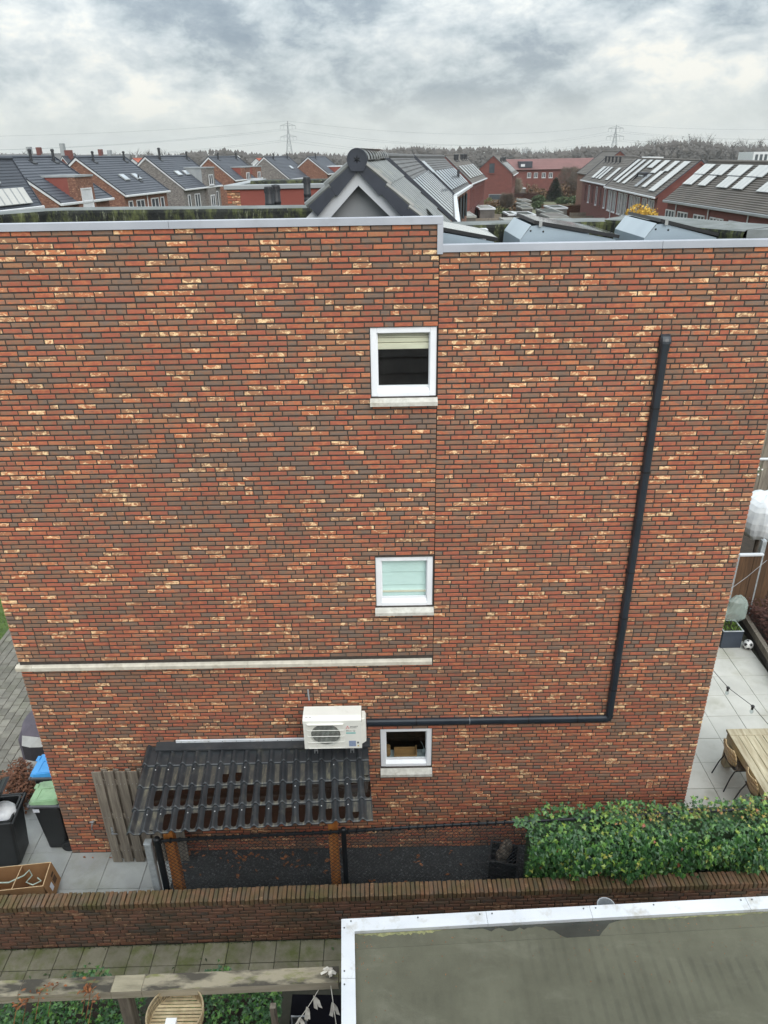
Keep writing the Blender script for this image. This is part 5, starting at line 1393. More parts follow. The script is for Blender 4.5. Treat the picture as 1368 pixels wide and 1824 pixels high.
for k in range(260):   # grit and bits of leaf blown along the edges
    t_ = TW + abs(rg.gauss(0, .35)); s_ = rg.uniform(TW, 5.2) if rg.random() < .8 else TW + abs(rg.gauss(0, .15))
    if s_ < TW + .01 or t_ > 2.2: continue
    p = Q2(s_, t_, zf + .003); q_ = rg.uniform(.004, .012); a = rg.uniform(0, 6.28); b.face([p + Vector((q_ * cos(a), q_ * sin(a), 0)), p + Vector((-q_ * sin(a) * .6, q_ * cos(a) * .6, .004)), p - Vector((q_ * cos(a), q_ * sin(a), 0))])
b.buildw('grit', 'dry_leaf', felt, kind='stuff')
b = MBW(); d0, d1 = 0.10, LD
for (s0, t0, s1, t1) in ((.10, .10, LB, .10), (.10, .10, .10, LD)):
    b.face([Q2(s0, t0, 0), Q2(s1, t1, 0), Q2(s1, t1, ZS - .06), Q2(s0, t0, ZS - .06)])
b.buildw('wall', 'dark_wood', shed)
b = MBW()
for s_ in (.10, .8, 1.45, 1.58, 2.55, 2.68, 3.3, 4.24, 4.36): b.tube([Q2(s_, .03, ZS), Q2(s_, .03, ZS + .004)], .008, 8)
for t_ in (.10, .55, .68, 1.25): b.tube([Q2(.03, t_, ZS), Q2(.03, t_, ZS + .004)], .008, 8)
b.buildw('screws', 'print_grey', shed, kind='stuff')
p = atZ(1085, 1612, 2.58); o = thing('rain_hopper', 'grey round rainwater hopper peeking over the back edge of the shed roof', 'rain pipe', (p.x, p.y + .07, 0))
b = MB(); b.lathe([(.05, 1.0), (.05, 2.30), (.095, 2.44), (.10, 2.48), (.088, 2.48), (.082, 2.43), (.05, 2.34)], (0, 0, 0), 18); b.build('pipe', 'zinc', o, smooth=True)

# ================================================================== bins, box, cover, hedge at the left of the house
def wheelie_bin(loc, rz, w_, d_, lid_mat, label, open_lid=None):
    """front towards -y, hinge and wheels towards +y"""
    o = thing('wheelie_bin', label, 'bin', loc, rz); H = 1.0
    b = MB(); wb, db = w_ * .80, d_ * .70
    bot = [(-wb / 2, -db / 2 + .02, .03), (wb / 2, -db / 2 + .02, .03), (wb / 2, db / 2 + .02, .03), (-wb / 2, db / 2 + .02, .03)]
    mid = [(-w_ * .46, -d_ * .44, .86), (w_ * .46, -d_ * .44, .86), (w_ * .46, d_ * .44, .86), (-w_ * .46, d_ * .44, .86)]
    top = [(-w_ * .47, -d_ * .45, H), (w_ * .47, -d_ * .45, H), (w_ * .47, d_ * .45, H), (-w_ * .47, d_ * .45, H)]
    def rnd_(q, r=.04):
        out = []
        for i in range(4):
            p, a, c = Vector(q[i]), Vector(q[i - 1]), Vector(q[(i + 1) % 4]); d1 = (a - p).normalized() * r; d2 = (c - p).normalized() * r
            out += [p + d1, p + (d1 + d2) * .3, p + d2]
        return out
    R = [rnd_(q) for q in (bot, mid, top)]
    for k in range(2):
        for i in range(12): b.face([R[k][i], R[k][(i + 1) % 12], R[k + 1][(i + 1) % 12], R[k + 1][i]])
    b.face(R[0][::-1]); inn = [p * .9 + Vector((0, 0, H * .1)) for p in R[2]]; low = [Vector((p.x * .8, p.y * .8, .45)) for p in R[2]]
    for i in range(12): b.face([R[2][i], R[2][(i + 1) % 12], inn[(i + 1) % 12], inn[i]]); b.face([inn[i], inn[(i + 1) % 12], low[(i + 1) % 12], low[i]])
    b.face(low); b.build('body', 'black_plastic', o, smooth=True)
    b = MB(); e = .025
    for (x0, x1, y0, y1) in ((-w_ / 2 - e, w_ / 2 + e, -d_ / 2 - e, -d_ / 2 + .015), (-w_ / 2 - e, w_ / 2 + e, d_ / 2 - .015, d_ / 2 + e), (-w_ / 2 - e, -w_ / 2 + .015, -d_ / 2 + .015, d_ / 2 - .015), (w_ / 2 - .015, w_ / 2 + e, -d_ / 2 + .015, d_ / 2 - .015)): b.box(x0, x1, y0, y1, H - .045, H + .004, bev=.01)
    b.build('rim', 'bin_grey' if lid_mat != 'black_plastic' else 'black_plastic', o)
    b = MB(); z0 = H + .006; hl = .05
    P_ = [(-w_ / 2, -d_ / 2 - .02, z0), (w_ / 2, -d_ / 2 - .02, z0), (w_ / 2, d_ / 2, z0), (-w_ / 2, d_ / 2, z0)]; T_ = [(-w_ / 2 + .02, -d_ / 2, z0 + .035), (w_ / 2 - .02, -d_ / 2, z0 + .035), (w_ / 2 - .02, d_ / 2 - .02, z0 + hl + .03), (-w_ / 2 + .02, d_ / 2 - .02, z0 + hl + .03)]
    a, c = rnd_(P_, .06), rnd_(T_, .06)
    for i in range(12): b.face([a[i], a[(i + 1) % 12], c[(i + 1) % 12], c[i]])
    b.face(c); b.face(a[::-1])
    # raised spine, second panel, grip and hinge lugs
    def lz(y): return z0 + .035 + (y + d_ / 2) / d_ * (hl - .005)
    for (x0, x1, y0, y1, hh) in ((-w_ * .22, -w_ * .10, -d_ * .33, d_ * .44, .010), (-w_ * .10, w_ * .42, -d_ * .33, -d_ * .27, .008), (w_ * .36, w_ * .42, -d_ * .27, d_ * .38, .008)):
        b.prism([(x0, y0, lz(y0) - .01), (x1, y0, lz(y0) - .01), (x1, y0, lz(y0) + hh), (x0, y0, lz(y0) + hh)], (0, y1 - y0, lz(y1) - lz(y0)))
    b.box(-w_ * .36, -w_ * .14, -d_ / 2 - .035, -d_ / 2 + .03, z0 + .02, z0 + .048, bev=.008)
    b.box(-w_ * .32, -w_ * .16, d_ / 2 - .03, d_ / 2 + .03, z0 + .05, z0 + .09, bev=.01); b.box(w_ * .16, w_ * .32, d_ / 2 - .03, d_ / 2 + .03, z0 + .05, z0 + .09, bev=.01)
    if open_lid:
        piv = Matrix.Translation((0, d_ / 2, z0)); b.xform(piv @ Matrix.Rotation(open_lid, 4, 'X') @ piv.inverted())
    b.build('lid', lid_mat, o, smooth=True)
    for sx in (-1, 1):
        b = MB(); x = sx * (wb / 2 + .035); y = db / 2 + .04
        b.xform(Matrix.Identity(4)); pts = [(x - .022, y, .10), (x + .022, y, .10)]; b.tube(pts, .10, 20); b.tube([(x - .027, y, .10), (x + .027, y, .10)], .05, 12); b.tube([(x - .03, y, .10), (x + .03, y, .10)], .018, 8); b.build('wheel', 'black_plastic', o, smooth=True)
    b = MB(); b.tube([(-w_ * .38, d_ / 2 + .055, H + .01), (w_ * .38, d_ / 2 + .055, H + .01)], .016, 8)
    for x in (-w_ * .36, 0, w_ * .36): b.box(x - .015, x + .015, d_ / 2 + .024, d_ / 2 + .06, H - .02, H + .02)
    b.build('handle', 'black_plastic', o)
    return o
g = wheelie_bin((-5.30, .27, 0), rad(-90), .46, .46, 'bin_green', 'black wheelie bin with a sage green lid at the house corner')
b = MB(); b.box(.226, .2272, -.19, -.09, .85, .92); b.v = [(v[0] + .004, v[1], v[2]) for v in b.v]; b.build('sticker', 'label_white', g)
wheelie_bin((-5.50, .86, 0), rad(-90), .50, .50, 'bin_blue', 'dark wheelie bin with a bright blue lid behind the green one')
wheelie_bin((-5.98, -.02, 0), rad(-84), .56, .62, 'black_plastic', 'all black wheelie bin with lid held open by a white bag', rad(-38)).rotation_euler = (0, 0, rad(96))
b = MB(); rg = random.Random(8)
b.sphere((0, 0, .14), (.22, .20, .17), 14, 10, jit=.06, rng=rg); o = b.build('rubbish_bag', 'bag_white', None, smooth=True, label='white rubbish bag swelling out of the open black bin', cat='bag'); o.location = (-5.90, -.05, .80)

# cardboard box with a divider, open at the top
bx = thing('cardboard_box', 'open brown cardboard box with a divider on the yard tiles by the garden wall', 'box', (-5.46, -.78, 0), rad(6))
hx, hy, H, th = .41, .20, .45, .006
parts = [('side_panel', [(-hx, -hy, 0), (hx, -hy, 0), (hx, -hy, H), (-hx, -hy, H)], (0, th, 0)), ('side_panel', [(-hx, hy - th, 0), (hx, hy - th, 0), (hx, hy - th, H + .01), (-hx, hy - th, H + .01)], (0, th, 0)),
         ('end_panel', [(hx - th, -hy + th, 0), (hx - th, hy - th, 0), (hx - th, hy - th, H + .012), (hx - th, -hy + th, H)], (th, 0, 0)), ('end_panel', [(-hx, -hy + th, 0), (-hx, hy - th, 0), (-hx, hy - th, H), (-hx, -hy + th, H)], (th, 0, 0)),
         ('divider', [(-.03, -hy + th, .01), (-.005, hy - th, .01), (-.005, hy - th, H), (-.03, -hy + th, H)], (.005, 0, 0)), ('base_panel', [(-hx, -hy, .002), (hx, -hy, .002), (hx, hy, .002), (-hx, hy, .002)], (0, 0, .004)),
         ('flap', [(hx + .002, -hy, H - .004), (hx + .002, hy, H + .006), (hx + .075, hy - .01, .10), (hx + .075, -hy + .01, .10)], (.005, 0, 0))]
for nme, poly, off in parts:
    b = MB(); b.prism(poly, off); 
    b.build(nme, 'cardboard', bx)
b = MB()
for (a, c) in (((-hx, -hy + .003, H + .001), (hx, -hy + .003, H + .001)), ((-hx, hy - .003, H + .011), (hx, hy - .003, H + .011)), ((hx - .003, -hy, H + .002), (hx - .003, hy, H + .012)), ((-.028, -hy + th, H + .001), (-.003, hy - th, H + .001))): b.beam(a, c, .009, .004)
b.build('torn_edge', 'cardboard_edge', bx)
b = MB(); yq = -hy - .0015
b.box(-.20, -.08, yq, yq + .001, .30, .36); b.box(.03, .11, yq, yq + .001, .27, .31); b.box(-.10, -.06, yq, yq + .001, .31, .37); b.build('print', 'print_dark', bx)
t = MB(); h = .055
for a in (pi / 2, pi / 2 + 2 * pi / 3, pi / 2 + 4 * pi / 3):
    d = Vector((cos(a), 0, sin(a))); n_ = Vector((-sin(a), 0, cos(a))); c = Vector((-.16, yq, .20)); t.face([c + d * .004, c + d * h * .5 + n_ * h * .29, c + d * h, c + d * h * .5 - n_ * h * .29])
t.build('emblem', 'print_dark', bx)
b = MB(); xq = hx + .0015
def FL(y, z): f = (H - z) / (H - .10); return (hx + .008 + .073 * f, y, z)
b.face([FL(-.10, .20), FL(-.02, .20), FL(-.02, .31), FL(-.10, .31)]); b.build('shipping_label', 'label_white', bx)
b = MB(); b.face([FL(.02, .20), FL(.12, .20), FL(.12, .30), FL(.02, .30)]); b.face([FL(.03, .325), FL(.12, .325), FL(.12, .37), FL(.03, .37)]); b.build('print', 'print_dark', bx)
simple('pale_strap', S(176, 190, 178), S(150, 166, 154), 9, 0.5)
b = MB(); b.tube([(-.36, -.02, .36), (-.12, -.05, .37), (.08, .02, .40), (.14, .08, .43), (.18, .04, .36), (.10, -.02, .30), (.2, -.06, .28), (.3, 0, .27), (.22, .08, .25)], .010, 6)
o = b.build('strap', 'pale_strap', None, smooth=True, label='pale green bent plastic strap lying in the cardboard box', cat='strap'); o.location = (-5.46, -.78, 0.05); o.rotation_euler = (0, 0, rad(6))

# covered barbecue
cv = thing('covered_barbecue', 'grey fabric cover with pale stripe over a barbecue behind the house corner', 'barbecue cover', (-6.02, 2.05, 0), rad(-4))
def cover(b, sx, sy, H, n=18, jit=.02, rg=random.Random(3)):
    rows = []
    for z, k in ((0.05, 1.0), (.25, 1.03), (.55, .98), (.85, .95), (1.02, .84), (1.12, .6), (1.15, .2)):
        row = []
        for i in range(n):
            a = 2 * pi * i / n; c, s_ = cos(a), sin(a); q = 1 / max(abs(c) ** 3 + abs(s_) ** 3, .01) ** (1 / 3); row.append((sx * k * c * q + rg.uniform(-jit, jit), sy * k * s_ * q + rg.uniform(-jit, jit), z * H / 1.15))
        rows.append(row)
    return rows
rows = cover(None, .46, .62, 1.15); b = MB()
for k in range(6):
    for i in range(18):
        b.face([rows[k][i], rows[k][(i + 1) % 18], rows[k + 1][(i + 1) % 18], rows[k + 1][i]])
b.face(rows[-1]); b.build('cover', 'cover_grey', cv, smooth=True)
b = MB()
for i in (12, 13, 14, 15): 
    for k in (1, 2, 3): 
        q = [Vector(rows[k][i]), Vector(rows[k][i + 1]), Vector(rows[k + 1][i + 1]), Vector(rows[k + 1][i])]; q = [Vector((p.x * 1.02, p.y * 1.02, p.z)) for p in q]; b.face(q, 1 if k == 2 else 0)
b.build('stripe', ['cover_stripe', 'cover_dark'], cv)

# brown-leaved beech bush
bb = thing('beech_bush', 'low bush with dry brown beech leaves beside the blue bin', 'bush', (-6.28, 1.25, 0)); rg = random.Random(19)
b = MB()
for k in range(26):
    a = rg.uniform(0, 6.28); b.tube([(0.05 * cos(a), .05 * sin(a), 0), (.2 * cos(a), .25 * sin(a), .3), (.36 * cos(a + .2), .45 * sin(a + .2), rg.uniform(.35, .62))], .007, 4, r1=.002)
b.build('twigs', 'twig', bb)
b = MB()
for k in range(1500):
    a = rg.uniform(0, 6.28); r_ = sqrt(rg.random()); z = rg.uniform(.08, .62) * (1 - .35 * r_); litter(b, .40 * r_ * cos(a), .55 * r_ * sin(a), z, rg, .04)
b.build('foliage', 'beech_leaf', bb, kind='stuff')

# ================================================================== garden right of the house
# planter with a plastic cloche
pl = thing('planter', 'dark blue grey square planter at the far end of the terrace', 'planter', (7.57, 5.27, 0))
simple('planter_grey', S(58, 66, 78), S(48, 56, 68), 4, 0.5)
s_ = .22; H = .43; b = MB()
for (x0, x1, y0, y1) in ((-s_, s_, -s_, -s_ + .02), (-s_, s_, s_ - .02, s_), (-s_, -s_ + .02, -s_ + .02, s_ - .02), (s_ - .02, s_, -s_ + .02, s_ - .02)): b.box(x0, x1, y0, y1, 0, H, bev=.004)
b.build('walls', 'planter_grey', pl)
b = MB()
for (x0, x1, y0, y1) in ((-s_ - .006, s_ + .006, -s_ - .006, -s_ + .026), (-s_ - .006, s_ + .006, s_ - .026, s_ + .006), (-s_ - .006, -s_ + .026, -s_ + .026, s_ - .026), (s_ - .026, s_ + .006, -s_ + .026, s_ - .026)): b.box(x0, x1, y0, y1, H + .001, H + .014, bev=.003)
b.build('rim', 'galvanised', pl)
b = MB(); b.box(-s_ + .021, s_ - .021, -s_ + .021, s_ - .021, .1, H - .05); b.build('soil', 'soil', pl)
rg = random.Random(23); b = MB()
def bladeleaf(b, base, tip, wd, r=None):
    base, tip = Vector(base), Vector(tip); d = tip - base; n_ = d.cross(Vector((rg.uniform(-1, 1), rg.uniform(-1, 1), .3))).normalized() * wd; b.mesh([base, base.lerp(tip, .5) + n_ + Vector((0, 0, .01)), tip, base.lerp(tip, .5) - n_ + Vector((0, 0, .01))], [(0, 1, 2), (0, 2, 3)], 0, r)
for k in range(120):
    x, y = rg.uniform(-.18, .18), rg.uniform(-.18, .18); bladeleaf(b, (x, y, H - .05), (x + rg.uniform(-.07, .07), y + rg.uniform(-.07, .07), H + rg.uniform(-.03, .10)), .012)
o = b.build('herb_plant', 'grass_blade', None, origin=(0, 0, 0), label='sparse green herbs growing in the square planter', cat='plant'); o.location = (7.57, 5.27, 0)
cl = thing('plastic_cloche', 'crumpled clear plastic bag over a stick in the square planter', 'plastic bag', (7.62, 5.32, .45))
b = MB(); b.tube([(0, 0, -.1), (0, .02, .62)], .008, 6); b.build('stick', 'bark', cl)
rows = []; 
for z, r_ in ((.16, .20), (.22, .24), (.36, .23), (.50, .20), (.62, .17), (.72, .06)):
    rows.append([(r_ * cos(2 * pi * i / 14) * (1.15 + rg.uniform(-.16, .16)) + z * .06, r_ * .7 * sin(2 * pi * i / 14) * (1 + rg.uniform(-.16, .16)), z + rg.uniform(-.03, .03)) for i in range(14)])
b = MB()
for k in range(5):
    for i in range(14): b.face([rows[k][i], rows[k][(i + 1) % 14], rows[k + 1][(i + 1) % 14], rows[k + 1][i]])
b.face(rows[-1])
m, g = newmat('film'); mx = g.n('ShaderNodeMixShader', {0: 0.42, 1: g.n('ShaderNodeBsdfTransparent', {'Color': (.9, .95, .92, 1)}).outputs[0], 2: g.n('ShaderNodeBsdfPrincipled', {'Base Color': (*S(176, 190, 184), 1), 'Roughness': .2}).outputs[0]}); g.n('ShaderNodeOutputMaterial', {'Surface': mx.outputs[0]})
b.build('film', 'film', cl)
# football: twelve black pentagons on white
simple('ball_white', S(232, 232, 230), None, 6, 0.45); simple('ball_black', S(30, 30, 32), None, 6, 0.45)
fb = thing('football', 'black and white football lying on the terrace by the raised bed', 'ball', (7.93, 5.02, .11))
b = MB(); b.sphere((0, 0, 0), .108, 24, 14); b.build('skin', 'ball_white', fb, smooth=True)
ph = (1 + sqrt(5)) / 2; ic = [Vector(v).normalized() for v in ((0, 1, ph), (0, -1, ph), (0, 1, -ph), (0, -1, -ph), (1, ph, 0), (-1, ph, 0), (1, -ph, 0), (-1, -ph, 0), (ph, 0, 1), (-ph, 0, 1), (ph, 0, -1), (-ph, 0, -1))]
rot = Matrix.Rotation(.5, 3, 'X') @ Matrix.Rotation(.3, 3, 'Z')
for c in ic:
    c = rot @ c; a = c.orthogonal().normalized(); e = c.cross(a); b = MB()
    b.face([(c * .93 + (a * cos(2 * pi * k / 5) + e * sin(2 * pi * k / 5)) * .37).normalized() * .1096 for k in range(5)] ); 
    ctr = len(b.v); b2 = MB(); P_ = b.v[:5]
    for k in range(5): b2.face([P_[k], P_[(k + 1) % 5], c * .1115])
    b2.build('patch', 'ball_black', fb)
# raised bed edge of sleepers, and plants
rbed = thing('raised_bed', 'dark timber sleeper edge of the planting bed along the terrace', 'bed edge', (8.05, 4.6, 0))
for k in range(2):
    for j in range(2):
        b = MBW(); x0, y0, x1, y1 = (8.16, 6.0, 8.02, 4.4) if j == 0 else (8.018, 4.385, 7.86, 2.6)
        b.beam((x0 + .05, y0, .09 + .17 * k), (x1 + .05, y1, .09 + .17 * k), .10, .165); b.buildw('sleeper', 'dark_wood' if k == 0 else 'grey_wood', rbed)
pb = thing('beech_hedge', 'reddish brown beech plants in the raised bed by the fence', 'hedge', (8.6, 4.8, 0)); b = MBW()
for k in range(2600): litter(b, rg.uniform(8.22, 9.2), rg.uniform(3.4, 5.95), rg.uniform(.2, .75), rg, .05)
b.buildw('foliage', 'dark_beech', pb, kind='stuff'); b = MBW()
for k in range(30):
    x, y = rg.uniform(8.3, 9.1), rg.uniform(3.5, 5.9); b.tube([(x, y, 0), (x + .05, y, .75)], .008, 4)
b.buildw('twigs', 'twig', pb)
# fences
def panel_fence(x0, x1, y, z0, z1, label, mat_='brown_wood', cap=True, post0=True, post1=True, pw=.10):
    o = thing('garden_fence', label, 'fence', (x0, y, 0)); n = max(1, int((x1 - x0) / .135)); st = (x1 - x0) / n
    for k in range(n):
        b = MBW(); b.box(x0 + st * k + .002, x0 + st * (k + 1) - .002, y + .012 * (k % 2), y + .012 * (k % 2) + .018, z0, z1, bev=.003); b.buildw('board', mat_, o)
    if cap: b = MBW(); b.box(x0 - .02, x1 + .02, y - .03, y + .05, z1 + .001, z1 + .05, bev=.006); b.buildw('cap_rail', 'far_white', o)
    for on, x in ((post0, x0 - pw / 2 - .02), (post1, x1 + pw / 2 + .02)):
        if on: b = MBW(); b.box(x - pw / 2, x + pw / 2, y - .05, y + .05, 0, z1 + .06, bev=.006); b.sphere((x, y, z1 + .06), (pw * .42, .045, .03), 8, 5); b.buildw('post', 'galvanised', o)
    return o
panel_fence(7.86, 8.36, 6.0, .02, 1.78, 'brown board fence panel with white cap rail behind the square planter', post1=False)
panel_fence(8.56, 9.6, 6.3, .02, 1.95, 'brown board fence behind the beech plants, right of the grey post', cap=False, post1=False)
panel_fence(10.05, 12.2, 11.4, .1, 1.85, 'weathered fence with pale capping behind the wrapped plant', 'grey_wood')
panel_fence(12.0, 15.5, 15.5, .1, 1.9, 'farthest weathered fence seen above the wrapped plant', 'grey_wood', cap=False, post0=False, post1=False)
# plant in a white winter wrap
wp = thing('wrapped_plant', 'shrub wrapped in white winter fleece beyond the brown fence', 'plant', (9.48, 8.3, 0))
rows = []
for z, r_ in ((1.28, .10), (1.31, .30), (1.38, .43), (1.50, .51), (1.68, .56), (1.85, .58), (2.0, .57), (2.15, .55), (2.28, .49), (2.38, .40), (2.45, .27), (2.48, .12)):
    rows.append([(r_ * cos(2 * pi * i / 44) * (1 + .012 * sin(i * 1.9) + .03 * sin(i * .7 + z * 5)), r_ * sin(2 * pi * i / 44) * (1 + .012 * sin(i * 1.9)), z - .25 + .02 * sin(i * 1.1)) for i in range(44)])
b = MB()
for k in range(len(rows) - 1):
    for i in range(44): b.face([rows[k][i], rows[k][(i + 1) % 44], rows[k + 1][(i + 1) % 44], rows[k + 1][i]])
b.face(rows[-1]); b.build('fleece', 'fleece', wp, smooth=True); b = MB(); b.tube([(0, 0, 0), (0, 0, 1.1)], .05, 8); b.build('stem', 'bark', wp)
gr = thing('grass_clump', 'dark green strappy grass clump below the wrapped shrub', 'plant', (8.9, 8.0, 0)); b = MB()
for k in range(220):
    a = rg.uniform(0, 6.28); r_ = rg.uniform(.1, .45); bladeleaf(b, (.08 * cos(a), .08 * sin(a), .05), (r_ * cos(a), r_ * sin(a), rg.uniform(.2, .6)), .012)
b.build('blades', 'evergreen', gr)
wf = thing('white_flower_plant', 'small variegated white and green shrub by the farther fence', 'plant', (10.0, 11.0, 0)); b = MB()
for k in range(240): bladeleaf(b, (rg.gauss(0, .2), rg.gauss(0, .2), 1.6 + rg.gauss(.1, .12)), (rg.gauss(0, .25), rg.gauss(0, .25), 1.7 + rg.gauss(.15, .15)), .04)
b.build('foliage', 'evergreen', wf); b = MB()
for k in range(90): b.sphere((rg.gauss(0, .22), rg.gauss(0, .2), 1.85 + rg.gauss(0, .1)), .03, 5, 4)
b.build('flowers', 'ribbon', wf)
# rough timber table
tb = thing('garden_table', 'large rough pale timber garden table on the terrace', 'table', (7.0, .4, 0)); TX0, TX1, TY0, TY1, TZ = 5.93, 7.05, -.75, 1.72, .75
b = MBW()
b.box(TX0 + .001, TX1, TY1 - .16, TY1, TZ - .05, TZ, bev=.008); b.buildw('end_board', 'table_wood', tb)
n = 8
for k in range(n):
    b = MBW(); x0 = TX0 + (TX1 - TX0) * k / n; b.box(x0 + .003, x0 + (TX1 - TX0) / n - .003, TY0, TY1 - .165, TZ - .05, TZ + RNG.uniform(-.006, .002), bev=.006); b.buildw('plank', 'table_wood', tb)
for (x, y) in ((TX0 + .09, TY1 - .10), (TX1 - .1, TY1 - .1), (TX0 + .09, TY0 + .1), (TX1 - .1, TY0 + .1)):
    b = MBW(); b.box(x - .07, x + .07, y - .07, y + .07, 0, TZ - .051, bev=.01); b.buildw('leg', 'table_wood', tb)
b = MBW(); b.box(TX0 + .005, TX0 + .045, TY0 + .18, TY1 - .18, TZ - .15, TZ - .051); b.box(TX1 - .045, TX1 - .005, TY0 + .18, TY1 - .18, TZ - .15, TZ - .051); b.buildw('apron', 'table_wood', tb)
# moulded plywood chairs
def chair_proto(label):
    """facing +x"""
    o = thing('garden_chair', label, 'chair', (0, 0, 0), 0, 'plywood chairs along the table')
    b = MB(); n = 8; rows = []
    for (x, z, wd) in ((.22, .435, .19), (.17, .452, .20), (.02, .445, .205), (-.12, .44, .20), (-.165, .455, .195)):
        rows.append([(x + .0, wd * (2 * i / n - 1), z + .02 * abs(2 * i / n - 1) ** 3) for i in range(n + 1)])
    def skin(rows, name, mat_, th):
        b = MB(); n_ = len(rows[0]) - 1
        for k in range(len(rows) - 1):
            for i in range(n_): b.face([rows[k][i], rows[k][i + 1], rows[k + 1][i + 1], rows[k + 1][i]])
        ob = b.build(name, mat_, o, smooth=True); md = ob.modifiers.new('thick', 'SOLIDIFY'); md.thickness = th; return ob
    skin(rows, 'seat', 'seat_ply', .012)
    rows = []
    for (x, z, wd) in ((-.155, .47, .12), (-.19, .55, .19), (-.215, .66, .225), (-.235, .76, .22), (-.245, .81, .19), (-.248, .835, .13)):
        rows.append([(x + .05 * abs(2 * i / n - 1) ** 2, wd * (2 * i / n - 1), z) for i in range(n + 1)])
    skin(rows, 'backrest', 'ply', .014)
    for sy in (-1, 1):
        b = MB(); b.tube([(-.27, sy * .215, 0), (-.20, sy * .20, .28), (-.14, sy * .19, .42), (-.06, sy * .185, .43)], .011, 6); b.build('leg', 'black_metal', o, smooth=True)
        b = MB(); b.tube([(.24, sy * .215, 0), (.19, sy * .19, .415), (-.06, sy * .186, .425)], .011, 6); b.build('leg', 'black_metal', o, smooth=True)
    b = MB(); b.tube([(-.17, -.17, .50), (-.12, -.19, .45), (-.1, 0, .436), (-.12, .19, .45), (-.17, .17, .50)], .009, 6); b.build('frame', 'black_metal', o, smooth=True)
    return o
c0 = chair_proto('plywood chair with black legs farthest along the table, nearest the planter'); c0.location = (5.98, 1.24, 0); c0.rotation_euler = (0, 0, rad(3))
c1 = copy_tree(c0); c1.location = (6.06, .58, 0); c1.rotation_euler = (0, 0, rad(-2)); c1['label'] = 'plywood chair with black legs between the two others at the table'
c2 = copy_tree(c0); c2.location = (6.05, -.02, 0); c2.rotation_euler = (0, 0, rad(2)); c2['label'] = 'plywood chair back closest to the ivy hedge at the table'
# festoon light string over the terrace
fs_ = thing('light_string', 'thin black string of bulbs hanging over the terrace', 'string lights', (5.3, .7, 2.4)); pts = [atZ(1258, 1180, 2.5), atZ(1297, 1225, 2.4), atZ(1341, 1258, 2.4), atZ(1368, 1290, 2.4), atZ(1440, 1345, 2.5)]
pts = [Vector(p) for p in pts]; b = MBW(); b.tube(pts, .005, 5); b.buildw('cord', 'black_metal', fs_)
for p in pts[1:4:1][:2]:
    b = MBW(); b.tube([p, p - Vector((0, 0, .06))], .018, 8); b.sphere(p, (.03, .03, .02), 8, 5); ob = b.buildw('socket', 'black_metal', fs_); b = MBW(); b.sphere(p - Vector((0, 0, .10)), (.028, .028, .04), 10, 8); b.buildw('bulb', 'clear_plastic', ob, smooth=True)
st = thing('thin_wire', 'thin pale wire stretched before the brown fence', 'wire', (8.0, 5.9, 1.2)); b = MBW(); b.tube([atY(1300, 1050, 5.7), atY(1330, 1028, 5.75), atY(1366, 998, 5.8)], .006, 4); b.buildw('strand', 'zinc', st)

# the house across the yard, behind the camera: its dark tiled slope is mirrored in the top window
op = thing('opposite_house', 'dark tiled roof slope mirrored in the pane of the top window', 'house', (0, -9, 0)); b = MBW()
simple('opposite_tile', S(150, 147, 144), S(128, 125, 122), 5, 0.6)
e0, e1 = Vector((0, -6.9, 4.3)), Vector((0, -8.7, 7.4)); n = 10
for k in range(n):
    a, c = e0.lerp(e1, k / n), e0.lerp(e1, (k + 1) / n); nn_ = Vector((0, e1.z - e0.z, -(e1.y - e0.y))).normalized()
    m_ = 50 * 4; row0 = []; row1 = []
    for i in range(m_ + 1):
        x = -7.5 + 15 * i / m_; h = .028 * max(0, cos(2 * pi * (i % 4) / 4)); row0.append(Vector((x, a.y, a.z)) + nn_ * (h + .03)); row1.append(Vector((x, c.y, c.z)) + nn_ * h)
    for i in range(m_): b.face([row0[i], row0[i + 1], row1[i + 1], row1[i]]); b.face([row0[i] - nn_ * .03, row0[i + 1] - nn_ * .03, row0[i + 1], row0[i]])
b.buildw('roof', 'opposite_tile', op); b = MBW(); b.box(-7.4, 7.4, -9.6, -7.2, -.05, 4.4); b.buildw('wall', 'far_brown_brick', op)

